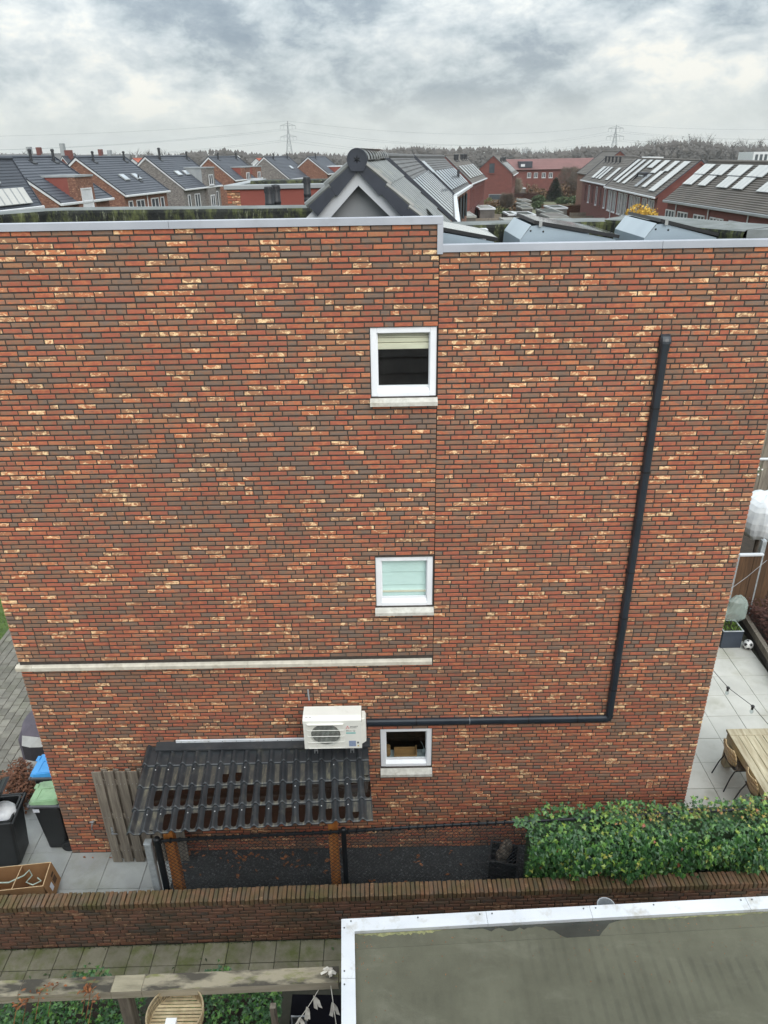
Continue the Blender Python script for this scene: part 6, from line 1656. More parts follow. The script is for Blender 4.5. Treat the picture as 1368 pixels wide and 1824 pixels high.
# ================================================================== houses behind
def gable_house(label, cat, group, ax, ay, cx, cy, wy_, yaw, length, mats, name='house', zb=0.0, other=None, courses=16, verge='far_white', far=False, gutter=True, L_off=0.0):
    """near-gable apex at pixel (ax, ay) on the plane y = wy_, eave corner at pixel (cx, cy); the ridge runs away along yaw.
    Local frame: x to the right, y along the ridge."""
    A_ = atY(ax, ay, wy_); c, s_ = cos(yaw), sin(yaw); right = Vector((c, -s_, 0)); nrm = Vector((s_, c, 0))
    d = ray(cx, cy); t_ = (A_ - CAM).dot(nrm) / d.dot(nrm); Cc = CAM + d * t_
    w_ = (Cc - A_).dot(right); zr_, ze = A_.z, Cc.z
    o = thing(name, label, cat, (A_.x, A_.y, zb), -yaw, group)
    sg = 1 if w_ > 0 else -1; w_ = abs(w_); w2 = other or w_
    zr_ -= zb; ze -= zb
    slope = (zr_ - ze) / w_; ze2 = zr_ - slope * w2; L = length; wall_m, roof_m = mats
    wl, wr = (w2, w_) if sg > 0 else (w_, w2); zl, zr2 = (ze2, ze) if sg > 0 else (ze, ze2)
    i_ = .25
    b = MB(); b.prism([(-wl + i_, .06, 0), (wr - i_, .06, 0), (wr - i_, .06, zr2 - .12 + slope * i_), (0, .06, zr_ - .12), (-wl + i_, .06, zl - .12 + slope * i_)], (0, L - .12, 0)); b.build('wall', wall_m, o)
    b = MB()
    for sd_, ww in ((-1, wl), (1, wr)):
        for k in range(courses):
            f0, f1 = k / courses, (k + 1) / courses; x0, x1 = sd_ * ww * f0, sd_ * ww * f1; z0, z1 = zr_ - slope * ww * f0, zr_ - slope * ww * f1 + .045
            r = .3 + .4 * RNG.random()
            b.face([(x0, 0, z0), (x1, 0, z1), (x1, L, z1), (x0, L, z0)], 0, r); b.face([(x1, 0, z1), (x1, 0, z1 - .045), (x1, L, z1 - .045), (x1, L, z1)], 0, r)
        b.face([(0, 0, zr_ - .1), (sd_ * ww, 0, zr_ - slope * ww - .1), (sd_ * ww, L, zr_ - slope * ww - .1), (0, L, zr_ - .1)])
    b.tube([(0, -.02, zr_ + .02), (0, L + .02, zr_ + .02)], .11, 8)
    b.build('roof', roof_m, o)
    for yv in (-.03, L + .005):
        for sd_, ww in ((-1, wl), (1, wr)):
            b = MB(); b.prism([(0, yv, zr_ + .0), (0, yv, zr_ - .20), (sd_ * ww, yv, zr_ - slope * ww - .18), (sd_ * ww, yv, zr_ - slope * ww + .0)], (0, .03, 0)); b.build('bargeboard', verge, o)
            b = MB(); b.prism([(0, yv - .02, zr_ + .12), (0, yv - .02, zr_ + .0), (sd_ * ww, yv - .02, zr_ - slope * ww + .0), (sd_ * ww, yv - .02, zr_ - slope * ww + .10)], (0, .06, 0)); b.build('verge', 'verge_tile', o)
    if gutter:
        for sd_, ww in ((-1, wl), (1, wr)):
            b = MB(); x = sd_ * ww; z = zr_ - slope * ww; b.box(min(x, x + sd_ * .16), max(x, x + sd_ * .16), -.05, L + .05, z - .17, z + .0, bev=.03); b.build('gutter', 'far_white', o)
    o['_'] = 0; del o['_']
    return o, dict(sg=sg, w=w_, L=L, zr=zr_, ze=ze, slope=slope, i=i_)
def roof_pt(g_, f, v, h=0.0):
    """f down the visible slope 0..1, v metres along the ridge, h off the slope"""
    n_ = Vector((g_['slope'], 0, 1)).normalized(); return Vector((g_['sg'] * (g_['w'] * f + n_.x * h), v, g_['zr'] - g_['slope'] * g_['w'] * f + n_.z * h))
def skylight(o, g_, f0, f1, v0, v1):
    b = MB(); P_ = [roof_pt(g_, f0, v0, .06), roof_pt(g_, f1, v0, .06), roof_pt(g_, f1, v1, .06), roof_pt(g_, f0, v1, .06)]; up = roof_pt(g_, 0, 0, .10) - roof_pt(g_, 0, 0, 0); b.prism(P_, up); fr = b.build('skylight', 'far_zinc', o)
    b = MB(); e = .12; P_ = [roof_pt(g_, f0 + e * (f1 - f0), v0 + .06, .165), roof_pt(g_, f1 - e * (f1 - f0), v0 + .06, .165), roof_pt(g_, f1 - e * (f1 - f0), v1 - .06, .165), roof_pt(g_, f0 + e * (f1 - f0), v1 - .06, .165)]; b.face(P_); b.build('pane', 'sky_glass', fr)
def solar(o, g_, f0, f1, v0, v1, mat_='solar_glass', n=1):
    b = MB(); P_ = [roof_pt(g_, f0, v0, .10), roof_pt(g_, f1, v0, .10), roof_pt(g_, f1, v1, .10), roof_pt(g_, f0, v1, .10)]; up = roof_pt(g_, 0, 0, .045) - roof_pt(g_, 0, 0, 0); b.prism(P_, up); fr = b.build('solar_panel', 'far_zinc', o)
    b = MB()
    for k in range(n):
        va, vb = v0 + (v1 - v0) * k / n + .05, v0 + (v1 - v0) * (k + 1) / n - .05
        b.face([roof_pt(g_, f0 + .006, va, .152), roof_pt(g_, f1 - .006, va, .152), roof_pt(g_, f1 - .006, vb, .152), roof_pt(g_, f0 + .006, vb, .152)])
    b.build('glass', mat_, fr)
def roof_flue(o, g_, f, v, h=.75, r_=.10):
    p = roof_pt(g_, f, v, 0); b = MB(); b.tube([p - Vector((0, 0, .1)), p + Vector((0, 0, h))], r_, 8); b.lathe([(r_ * 1.3, 0), (r_ * 1.3, .10), (r_ * .8, .16)], (p.x, p.y, p.z + h - .1), 8)
    q = roof_pt(g_, f + .05, v, .03); b.obox((p + q) / 2 + Vector((0, 0, .03)), ((q - p) * .9), (0, .22, 0), (0, 0, .04)); b.build('flue', 'flue_black', o)
def house_window(o, sd_, x, v0, v1, z0, z1, frame='far_white', panes=2, shutter=None, facing='side', glass='far_glass'):
    """facing side: wall at local x (outside towards sd_), along y; facing front: wall at y = x"""
    def P(v, h, z): return (x + sd_ * h, v, z) if facing == 'side' else (v, x - h, z)
    b = MB(); e = .09
    def bx_(va, vb, za, zb, h0, h1):
        q = [P(va, h0, za), P(vb, h0, za), P(vb, h0, zb), P(va, h0, zb)]; off = Vector(P(0, h1, 0)) - Vector(P(0, h0, 0)); b.prism(q, off)
    bx_(v0, v1, z0, z0 + e, .0, .06); bx_(v0, v1, z1 - e, z1, .0, .06); bx_(v0, v0 + e, z0 + e, z1 - e, .0, .06); bx_(v1 - e, v1, z0 + e, z1 - e, .0, .06)
    for k in range(1, panes): vv = v0 + (v1 - v0) * k / panes; bx_(vv - e / 2, vv + e / 2, z0 + e, z1 - e, .0, .06)
    bx_(v0 - .06, v1 + .06, z0 - .08, z0 - .004, .0, .12)
    fr = b.build('window', frame, o)
    b = MB(); b.face([P(v0 + e, .02, z0 + e), P(v1 - e, .02, z0 + e), P(v1 - e, .02, z1 - e), P(v0 + e, .02, z1 - e)]); b.build('pane', shutter or glass, fr)
    return fr
def dormer(o, g_, f0, v0, v1, wall_side, wall_front, ztop, out=0.0, win=None, flat='far_zinc'):
    """flat-roofed wall dormer from roof fraction f0 out to the facade"""
    sg = g_['sg']; xw = g_['w'] + out; b = MB(); z = ztop
    xs = g_['w'] * f0; zs = g_['zr'] - g_['slope'] * xs
    poly = lambda v: [(sg * xs, v, z - .01), (sg * xw, v, z), (sg * xw, v, g_['ze'] - 3.0), (sg * (g_['w'] - .2), v, g_['ze'] - 3.0), (sg * (g_['w'] - .2), v, g_['ze'] - .1), (sg * xs, v, zs - .15)]
    b.face(poly(v0), 0); b.face(poly(v1)[::-1], 0); b.face([(sg * xw, v0, g_['ze'] - 3), (sg * xw, v1, g_['ze'] - 3), (sg * xw, v1, z), (sg * xw, v0, z)], 1)
    b.face([(sg * (xw - .55), v0 - .004, g_['ze'] - 2.9), (sg * (xw), v0 - .004, g_['ze'] - 2.9), (sg * xw, v0 - .004, z), (sg * (xw - .55), v0 - .004, z - .002)], 1)
    dm = b.build('dormer', [wall_side, wall_front], o)
    b = MB(); b.box(min(sg * xs, sg * (xw + .08)), max(sg * xs, sg * (xw + .08)), v0 - .06, v1 + .06, z + .001, z + .13); b.build('roof_edge', flat, dm)
    if win: house_window(dm, sg, sg * xw, *win)
    return dm
YL = rad(9.5)
# ---- the left row: detached houses with slate-blue roofs
A, g_ = gable_house('brown brick house at the left edge with red clad dormer and closed white shutter', 'house', 'gabled houses left of the ridge', -10, 281, 109, 362, 45, YL, 6.9, ('far_brown_brick', 'far_roof_blue'))
roof_flue(A, g_, .10, 3.4); roof_flue(A, g_, .10, 6.2)
dm = dormer(A, g_, .42, 2.0, 4.3, 'stucco_red', 'far_brown_brick', g_['zr'] - 1.25, .1)
house_window(dm, 1, g_['w'] + .1, 2.5, 3.9, g_['ze'] - .55, g_['zr'] - 1.95, 'far_white', 1, 'far_white'); house_window(dm, 1, g_['w'] + .1, 2.3, 4.1, g_['ze'] - 2.9, g_['ze'] - 1.5, 'far_white', 1, 'far_white')
for v in (.6, 1.5, 5.0, 6.0): house_window(A, 1, g_['w'] - .25, v, v + .9, g_['ze'] - 1.9, g_['ze'] - .7)
B, g_ = gable_house('brown brick house with two small roof windows, second from the left', 'house', 'gabled houses left of the ridge', 134.5, 281, 224.5, 347.6, 62, YL, 8.9, ('far_brown_brick', 'far_roof_blue'))
roof_flue(B, g_, .10, 2.2); roof_flue(B, g_, .10, 8.0); skylight(B, g_, .50, .66, 3.0, 3.9); skylight(B, g_, .50, .66, 5.4, 6.3); roof_flue(B, g_, .66, 5.7, .4, .07)
for v in (.7, 2.2, 5.2, 7.2): house_window(B, 1, g_['w'] - .25, v, v + (.8 if v in (.7, 7.2) else 1.6), g_['ze'] - 2.6, g_['ze'] - .5, panes=1 if v in (.7, 7.2) else 2)
b = MB(); b.tube([(g_['w'] - .18, 4.4, 0), (g_['w'] - .18, 4.4, g_['ze'] - .2)], .05, 6); b.build('downpipe', 'far_white', B)
Cc_, g_ = gable_house('grey brick house with twin roof windows and zinc clad dormer', 'house', 'gabled houses left of the ridge', 258.3, 279.5, 330, 336.7, 78, YL, 11.0, ('far_grey_brick', 'far_roof_blue'))
roof_flue(Cc_, g_, .09, 2.8, 1.1, .14); roof_flue(Cc_, g_, .09, 10.2); skylight(Cc_, g_, .48, .62, 2.2, 3.3); skylight(Cc_, g_, .48, .62, 4.4, 5.5)
dm = dormer(Cc_, g_, .38, 6.1, 8.6, 'far_zinc', 'far_grey_brick', g_['zr'] - 1.25, .12); house_window(dm, 1, g_['w'] + .12, 6.7, 8.0, g_['ze'] + .15, g_['zr'] - 1.9); house_window(dm, 1, g_['w'] + .12, 6.7, 8.0, g_['ze'] - 2.9, g_['ze'] - .9)
b = MB(); b.box(g_['w'] + .14, g_['w'] + .30, 6.7, 8.0, g_['ze'] - 3.1, g_['ze'] - 2.1); b.build('balcony', 'far_white', dm)
for v in (1.0, 2.9, 9.4): house_window(Cc_, 1, g_['w'] - .25, v, v + (1.5 if v == 2.9 else .7), g_['ze'] - 2.3, g_['ze'] - .6, panes=2 if v == 2.9 else 1)
D, g_ = gable_house('brown brick house with twin red clad dormers behind the flat red building', 'house', 'gabled houses left of the ridge', 371, 280, 420, 320.7, 96, YL, 11, ('far_brown_brick', 'far_roof_blue'))
roof_flue(D, g_, .1, 2.6); roof_flue(D, g_, .1, 9.6)
for v in (3.4, 8.2): dm = dormer(D, g_, .45, v, v + 2.4, 'stucco_red', 'far_brown_brick', g_['zr'] - 1.3, .1); house_window(dm, 1, g_['w'] + .1, v + .6, v + 1.9, g_['ze'] - .1, g_['zr'] - 1.9)
E, g_ = gable_house('slate roofed house with a single roof window above the flat red building', 'house', 'gabled houses left of the ridge', 470, 280, 516.5, 319, 112, YL, 13, ('far_grey_brick', 'far_roof_blue'))
roof_flue(E, g_, .1, 3.5); roof_flue(E, g_, .1, 11.2); skylight(E, g_, .46, .60, 6.6, 7.8)
Fh, g_ = gable_house('small brick house with red dormer just left of the ridge roof', 'house', 'gabled houses left of the ridge', 548.5, 280, 585, 309.5, 122, YL, 12, ('far_brown_brick', 'far_roof_blue'))
roof_flue(Fh, g_, .1, 3.6); dm = dormer(Fh, g_, .5, 5, 9, 'stucco_red', 'stucco_red', g_['zr'] - 1.5, 1.2, flat='far_white')
G, g_ = gable_house('slate roof with white solar panel at the lower left corner behind the parapet', 'house', 'gabled houses left of the ridge', -110, 281, -40, 384, 27, YL, 9.0, ('far_brown_brick', 'far_roof_blue'))
# place its far eave corner where the photograph shows it
P_ = atY(77, 366, 35); sgn_ = P_ - Vector((G.location.x, G.location.y, 0)); far_c = Vector((G.location.x, G.location.y, 0)) + Vector((cos(YL), -sin(YL), 0)) * (g_['w'] + .1) + Vector((sin(YL), cos(YL), 0)) * g_['L']
G.location = (G.location.x + P_.x - far_c.x, G.location.y + P_.y - far_c.y, P_.z - g_['ze'])
solar(G, g_, .62, .95, 5.2, 8.2, 'solar_glass', 5); skylight(G, g_, .36, .52, 5.6, 6.6)
# houses further back on the left, only their tops in view
def back_house(label, ax, ay, cx, cy, y, L, mats, chim=(), yaw=YL, **k):
    o, g_ = gable_house(label, 'house', 'house tops far behind the left row', ax, ay, cx, cy, y, yaw, L, mats, courses=8, gutter=False, **k)
    for (v, h, m_) in chim:
        b = MB(); b.box(-.45, .45, v - .45, v + .45, g_['zr'] - .8, g_['zr'] + h); b.build('chimney', m_, o); 
    return o, g_
back_house('red gable with a tall chimney behind the leftmost houses', 111, 279, 123, 294, 118, 10, ('far_red_brick', 'far_roof_blue'), ((2.0, .9, 'far_red_brick'),))
back_house('orange tiled gable between the second and third slate roofs', 236, 283, 250, 294, 132, 10, ('far_white', 'far_roof_orange'))
back_house('low orange tiled gable left of the single roof window house', 456, 283, 466, 291, 150, 10, ('far_white', 'far_roof_orange'))
for (ax, w2, y, lab, ch) in ((-30, 14, 150, 'long dark roof with pale chimneys at the left edge of the skyline', ((7.0, 1.2, 'far_zinc'), (8.9, 1.1, 'far_red_brick'), (13.6, 1.7, 'far_zinc'))), (170, 12, 165, 'dark roof with paired chimneys behind the second slate roof', ((5.5, 1.0, 'far_red_brick'), (7.4, .8, 'far_zinc')))):
    p = atY(ax, 277, y); o = thing('house', lab, 'house', (p.x, p.y, 0), 0, 'house tops far behind the left row'); Lh = 16 if ax < 0 else 12; zt_ = p.z + .2
    if ax > 0: o.location.x -= 6
    b = MB(); b.box(0, Lh, 0, 8, 0, zt_ - 3); b.build('wall', 'far_brown_brick', o); b = MB(); b.prism([(-.2, -.4, zt_ - 3), (-.2, 8.4, zt_ - 3), (-.2, 4, zt_)], (Lh + .4, 0, 0)); b.build('roof', 'far_roof_grey', o)
    for (x, h, m_) in ch: b = MB(); b.box(x, x + .7, 3.4, 4.6, zt_ - 1, zt_ + h); b.build('chimney', m_, o)
# ---- the red stucco flat-topped neighbour
p0, p1 = atY(403, 330, 11), atY(600, 322, 11.6); zt_ = p0.z
fb_ = thing('flat_red_building', 'flat-roofed building with red stucco wall and brick pier behind the left parapet', 'building', (p0.x, 11, 0))
b = MB(); b.box(.31, 3.0, 0, 5, 0, zt_ - .1); b.build('wall', 'stucco_red', fb_)
pier = MB(); pier.box(0.0, .308, .012, 4.9, 0, zt_ - .1); pr = pier.build('pier', 'mortar', fb_); rg = random.Random(41); b = MB()
for k in range(int((zt_ - 7.5) / CH)):
    z = zt_ - .10 - CH * (k + 1) + .005
    for (x0, x1) in (((0.0, .20), (.21, .306)) if k % 2 else ((0.0, .096), (.106, .306))): brick_shape(b, x0, x1, z, z + CH - .01, 0.0, rg, rg.random())
b.build('bricks', 'fired_brick', pr, kind='stuff')
b = MB(); b.box(-.06, 3.1, -.05, .25, zt_ - .099, zt_, bev=.01); b.box(-.06, .25, .251, 5.2, zt_ - .099, zt_, bev=.01); b.build('roof_trim', 'far_zinc', fb_)
b = MB(); b.box(.26, 3.0, .3, 5, zt_ - .3, zt_ - .02); b.build('roof_felt', 'bitumen', fb_); b = MB(); b.tube([(.4, 1.2, zt_ - .03), (3.0, 1.2, zt_ - .03)], .09, 8); b.build('parapet', 'mossy_felt', fb_)

# ---- the terrace right behind the ridge: two steep tiled roofs in step
def ridge_row(label, ridge0, ridge1, gut0, gut1, y0, y1, rows, mat_, group):
    R0_, R1_ = atY(*ridge0, y0), atY(*ridge1, y1); G0, G1 = atY(*gut0, y0), atY(*gut1, y1)
    o = thing('terraced_house', label, 'house', (R0_.x, R0_.y, 0), 0, group); L = Vector(o.location)
    b = MB(); nu = 14
    for k in range(rows):
        f0, f1 = k / rows, (k + 1) / rows
        a0, a1, c0, c1 = R0_.lerp(G0, f0), R0_.lerp(G0, f1), R1_.lerp(G1, f0), R1_.lerp(G1, f1); up = Vector((0, 0, .05))
        for i in range(nu):
            u0, u1 = i / nu, (i + 1) / nu; r = .35 + .3 * RNG.random()
            b.face([a0.lerp(c0, u0) - L, a1.lerp(c1, u0) + up - L, a1.lerp(c1, u1) + up - L, a0.lerp(c0, u1) - L], 0, r); b.face([a1.lerp(c1, u0) + up - L, a1.lerp(c1, u0) - L, a1.lerp(c1, u1) - L, a1.lerp(c1, u1) + up - L], 0, r)
    b.build('roof', mat_, o)
    # left slope and body
    w_ = (G0.x - R0_.x); b = MB(); l0, l1 = R0_ + Vector((-w_, 0, G0.z - R0_.z)), R1_ + Vector((-w_, 0, G1.z - R1_.z)); b.face([R0_ - L, R1_ - L, l1 - L, l0 - L]); b.build('rear_roof', mat_, o)
    b = MB(); e = .25; i0, i1, j0, j1 = Vector((G0.x - e, G0.y, 0)), Vector((G1.x - e, G1.y, 0)), Vector((l0.x + e, l0.y, 0)), Vector((l1.x + e, l1.y, 0)); z = Vector((0, 0, G0.z - .1))
    b.face([i0 - L, i1 - L, i1 + z - L, i0 + z - L]); b.face([j0 - L, j1 - L, j1 + z - L, j0 + z - L]); b.face([i0 - L, i0 + z - L, R0_ - Vector((0, -.05, .2)) - L, j0 + z - L, j0 - L]); b.face([i1 - L, i1 + z - L, R1_ - Vector((0, .05, .2)) - L, j1 + z - L, j1 - L]); b.build('wall', 'far_brown_brick', o)
    b = MB(); b.beam(G0 - L + Vector((.1, 0, -.02)), G1 - L + Vector((.1, 0, -.02)), .22, .16); b.build('gutter', 'far_white', o)
    b = MB(); b.beam(R0_ - L + Vector((0, -.1, .10)), G0 - L + Vector((0, -.1, .10)), .30, .16); b.build('verge', 'verge_tile', o)
    b = MB(); b.tube([R0_ - L + Vector((0, 0, .03)), R1_ - L + Vector((0, 0, .03))], .12, 8); b.build('ridge', mat_, o)
    def pt(f, u, h): 
        n_ = (R1_ - R0_).cross(G0 - R0_).normalized(); n_ = n_ if n_.z > 0 else -n_; return R0_.lerp(G0, f).lerp(R1_.lerp(G1, f), u) + n_ * h - L
    return o, pt
def strip_panel(o, pt, f0, f1, u0, u1, mat_='solar_silver'):
    b = MB(); P_ = [pt(f0, u0, .07), pt(f1, u0, .07), pt(f1, u1, .07), pt(f0, u1, .07)]; up = pt(0, 0, .05) - pt(0, 0, 0); b.prism(P_, up); fr = b.build('solar_panel', 'panel_frame', o)
    b = MB(); e = (u1 - u0) * .08; b.face([pt(f0 + .008, u0 + e, .125), pt(f1 - .008, u0 + e, .125), pt(f1 - .008, u1 - e, .125), pt(f0 + .008, u1 - e, .125)]); b.build('glass', mat_, fr)
T1, pt = ridge_row('grey tiled terrace roof with long panel strips directly right of the gable roof', (682, 279), (735, 279.5), (812, 400), (808, 350), 27, 44, 16, 'far_roof_grey', 'terrace right of the gable roof')
for k in range(10): strip_panel(T1, pt, .36, .94, .03 + .095 * k, .03 + .095 * k + .075, 'solar_silver')
T2, pt = ridge_row('farther grey tiled terrace roof with panels and white gutter', (735, 279.5), (790, 279.5), (808, 349), (838, 330), 44.2, 60, 16, 'far_roof_grey', 'terrace right of the gable roof')
strip_panel(T2, pt, .14, .44, .03, .13); 
for k in range(9): strip_panel(T2, pt, .40, .90, .05 + .10 * k, .05 + .10 * k + .08, 'solar_silver')
b = MB(); p = pt(.72, .72, 0); b.tube([p, p + Vector((0, 0, .7))], .1, 8); b.build('flue', 'flue_black', T2)
p0, p1 = pt(1, .15, 0), pt(1, .85, 0)
for k in range(5):
    q = p0.lerp(p1, k / 4); b = MB(); b.box(q.x - .22, q.x - .1, q.y - .35, q.y + .35, q.z - 2.2, q.z - .5); b.build('window', 'far_glass', T2)

def vents(o, g_, f, vs):
    for v in vs: roof_flue(o, g_, f, v, .7, .13)
# ---- red brick rows with solar panels on both sides of the gardens
YM = rad(12)
Lr, g_ = gable_house('dark red brick row with five flues and five solar strips, right of the terrace roofs', 'house', 'dark red brick rows', 790, 276.5, 840.5, 327, 97, YM, 24, ('far_red_brick', 'far_roof_brown'), name='row_house', verge='far_red_brick', gutter=True)
vents(Lr, g_, .20, (6, 7.5, 9.5, 14, 16, 18.5, 21))
for k in range(6): solar(Lr, g_, .42, .86, 3.0 + 3.5 * k, 4.9 + 3.5 * k)
for k in range(11):
    v = 1.0 + 2.05 * k; house_window(Lr, 1, g_['w'] - .25, v, v + .7, g_['ze'] - 3.0, g_['ze'] - .8, 'far_red_brick', 1)
L2, g_ = gable_house('red brick gable end with one narrow window facing the gardens', 'house', 'dark red brick rows', 879, 278, 914.5, 312, 152, YM, 22, ('far_red_brick', 'far_roof_brown'), name='row_house', verge='far_red_brick')
vents(L2, g_, .30, (4, 6, 11, 14, 17, 20))
for k in range(4): solar(L2, g_, .40, .88, 2.4 + 4.6 * k, 4.8 + 4.6 * k)
house_window(L2, 1, .05, -.8, .4, g_['zr'] - 3.1, g_['zr'] - 1.2, 'far_red_brick', 1, facing='front'); house_window(L2, 1, .05, -.6, 2.9, 1.0, 2.4, 'far_zinc', 1, facing='front')
for k in range(6): house_window(L2, 1, g_['w'] - .25, 1.5 + 3.2 * k, 2.3 + 3.2 * k, g_['ze'] - 2.4, g_['ze'] - .6, 'far_red_brick', 1)
# far row with the long red roof, across the end of the gardens
p0, p1 = atY(893, 284, 202), atY(1075, 280, 204); o = thing('long_row', 'long row with faded red tiled roof and white windows across the end of the gardens', 'house', (p0.x, 202, 0), 0); Lh = p1.x - p0.x + 14; zr_ = p0.z; pe = atY(900, 303, 197); ze = pe.z
b = MB(); b.box(-.5, Lh, -4, 8, 0, ze); b.build('wall', 'far_red_brick', o)
b = MB(); n = 10
for k in range(n):
    f0, f1 = k / n, (k + 1) / n; y0, y1 = -4.6 * f0, -4.6 * f1; z0, z1 = zr_ + (ze - zr_) * f0, zr_ + (ze - zr_) * f1 + .05
    b.face([(-1, y0, z0), (Lh, y0, z0), (Lh, y1, z1), (-1, y1, z1)]); b.face([(-1, y1, z1), (Lh, y1, z1), (Lh, y1, z1 - .05), (-1, y1, z1 - .05)])
b.face([(-1, 0, zr_), (-1, 8.4, ze), (Lh, 8.4, ze), (Lh, 0, zr_)]); b.build('roof', 'far_roof_red', o)
for px_ in (942.5, 954.5, 968.5, 981, 1021, 1033, 1047, 1061):
    q = atY(px_, 312, 198); x = q.x - p0.x; house_window(o, 1, -4.0, x - .48, x + .48, q.z - .6, q.z + .6, panes=2, facing='front')
b = MB(); b.box(4.0, 7.3, -4.2, -1.2, ze + .45, ze + 1.9); q = b.build('dormer', 'verge_tile', o); b = MB(); b.box(4.4, 5.4, -4.26, -4.205, ze + .7, ze + 1.3); b.build('pane', 'far_white', q)
b = MB(); b.box(30, 31.2, -3.2, -2.0, (zr_ + ze) / 2 + .6, (zr_ + ze) / 2 + 1.3); b.build('skylight', 'far_white', o)
# right side rows, facing the gardens
YR = rad(5)
R4, g_ = gable_house('tall brown gable rising behind the solar rows on the right', 'house', 'dark red brick rows', 1104.5, 269.5, 1051.5, 312, 118, YR, 14, ('far_brown_brick', 'far_roof_brown'), name='row_house', verge='far_red_brick', gutter=False)
R3, g_ = gable_house('red brick row with four flues and paired solar strips, farthest on the right', 'house', 'dark red brick rows', 1141, 280, 1083, 329.5, 92, YR, 21, ('far_red_brick', 'far_roof_brown'), name='row_house', verge='far_red_brick')
vents(R3, g_, .22, (8, 10.5, 13, 15.5, 18))
for v0, v1 in ((2.6, 4.3), (7.8, 9.2), (10.0, 11.4), (12.4, 14.6)): solar(R3, g_, .42, .88, v0, v1)
for k in range(6): house_window(R3, -1, -g_['w'] + .25, 2 + 3.0 * k, 3.0 + 3.0 * k, g_['ze'] - 2.8, g_['ze'] - .5, 'far_red_brick' if k % 2 else 'far_white', 1)
R2, g_ = gable_house('red brick row with dark dormer amid seven solar strips', 'house', 'dark red brick rows', 1249, 286, 1167.3, 351, 66, YR, 25, ('far_red_brick', 'far_roof_brown'), name='row_house', verge='far_red_brick')
for (v0, v1, fa, fb2, m_) in ((2.0, 4.2, .06, .90, 'solar_glass'), (5.6, 7.4, .06, .36, 'solar_glass'), (6.6, 8.2, .36, .84, 'solar_glass'), (9.3, 11.4, .05, .44, 'solar_glass'), (9.9, 11.2, .48, .86, 'solar_dark'), (12.9, 15.2, .05, .30, 'solar_glass'), (16.4, 17.9, .05, .84, 'solar_glass'), (19.6, 21.0, .05, .84, 'solar_glass'), (22.2, 23.8, .05, .80, 'solar_glass')): solar(R2, g_, fa, fb2, v0, v1, m_)
dm = dormer(R2, g_, .34, 12.2, 15.0, 'verge_tile', 'verge_tile', g_['zr'] - 1.35, -1.6, flat='verge_tile')
house_window(dm, -1, -(g_['w'] - 1.6), 12.5, 14.7, g_['ze'] + .95, g_['zr'] - 1.5, panes=3)
for k in range(8):
    v = 1.0 + 2.95 * k; house_window(R2, -1, -g_['w'] + .25, v, v + .75, g_['ze'] - 2.6, g_['ze'] - .35, panes=1); house_window(R2, -1, -g_['w'] + .25, v + 1.1, v + 1.75, g_['ze'] - 2.6, g_['ze'] - .35, panes=1)
for k in range(4): b = MB(); x = -g_['w'] + .15; b.tube([(x, 2.9 + 6 * k, 0), (x, 2.9 + 6 * k, g_['ze'] - .2)], .06, 6); b.build('downpipe', 'far_white', R2)
# nearest right row: its far gable is the end seen, the row comes towards the viewer
Y1 = rad(-1.4); P_ = atY(1264, 288, 61); Ln = 38
dirv = Vector((sin(Y1), cos(Y1), 0)); near = P_ - dirv * Ln
d = ray(1183, 355.7); nrm = dirv; t_ = (P_ - CAM).dot(nrm) / d.dot(nrm); Cc = CAM + d * t_; right = Vector((cos(Y1), -sin(Y1), 0)); w_ = abs((Cc - P_).dot(right)); zr_, ze = P_.z, Cc.z; slope = (zr_ - ze) / w_
R1 = thing('row_house', 'long brick row with paired pale solar panels at the right edge', 'house', (near.x, near.y, 0), -Y1, 'dark red brick rows')
g_ = dict(sg=-1, w=w_, L=Ln, zr=zr_, ze=ze, slope=slope)
b = MB(); b.prism([(-w_ + .3, .1, 0), (w_ - .3, .1, 0), (w_ - .3, .1, ze), (0, .1, zr_ - .15), (-w_ + .3, .1, ze)], (0, Ln - .2, 0)); b.build('wall', 'far_red_brick', R1)
b = MB(); nc = 22
for sd_ in (-1, 1):
    for k in range(nc):
        f0, f1 = k / nc, (k + 1) / nc; x0, x1 = sd_ * w_ * f0, sd_ * w_ * f1; z0, z1 = zr_ - slope * w_ * f0, zr_ - slope * w_ * f1 + .06
        for i in range(10):
            y0, y1 = Ln * i / 10, Ln * (i + 1) / 10; r = .35 + .3 * RNG.random(); b.face([(x0, y0, z0), (x1, y0, z1), (x1, y1, z1), (x0, y1, z0)], 0, r)
        b.face([(x1, 0, z1), (x1, 0, z1 - .06), (x1, Ln, z1 - .06), (x1, Ln, z1)], 0, .1)
b.tube([(0, 0, zr_ + .03), (0, Ln, zr_ + .03)], .13, 8); b.build('roof', 'far_roof_brown', R1)
b = MB(); b.box(-w_ - .14, -w_, 0, Ln, ze - .2, ze + .0, bev=.03); b.build('gutter', 'far_zinc', R1)
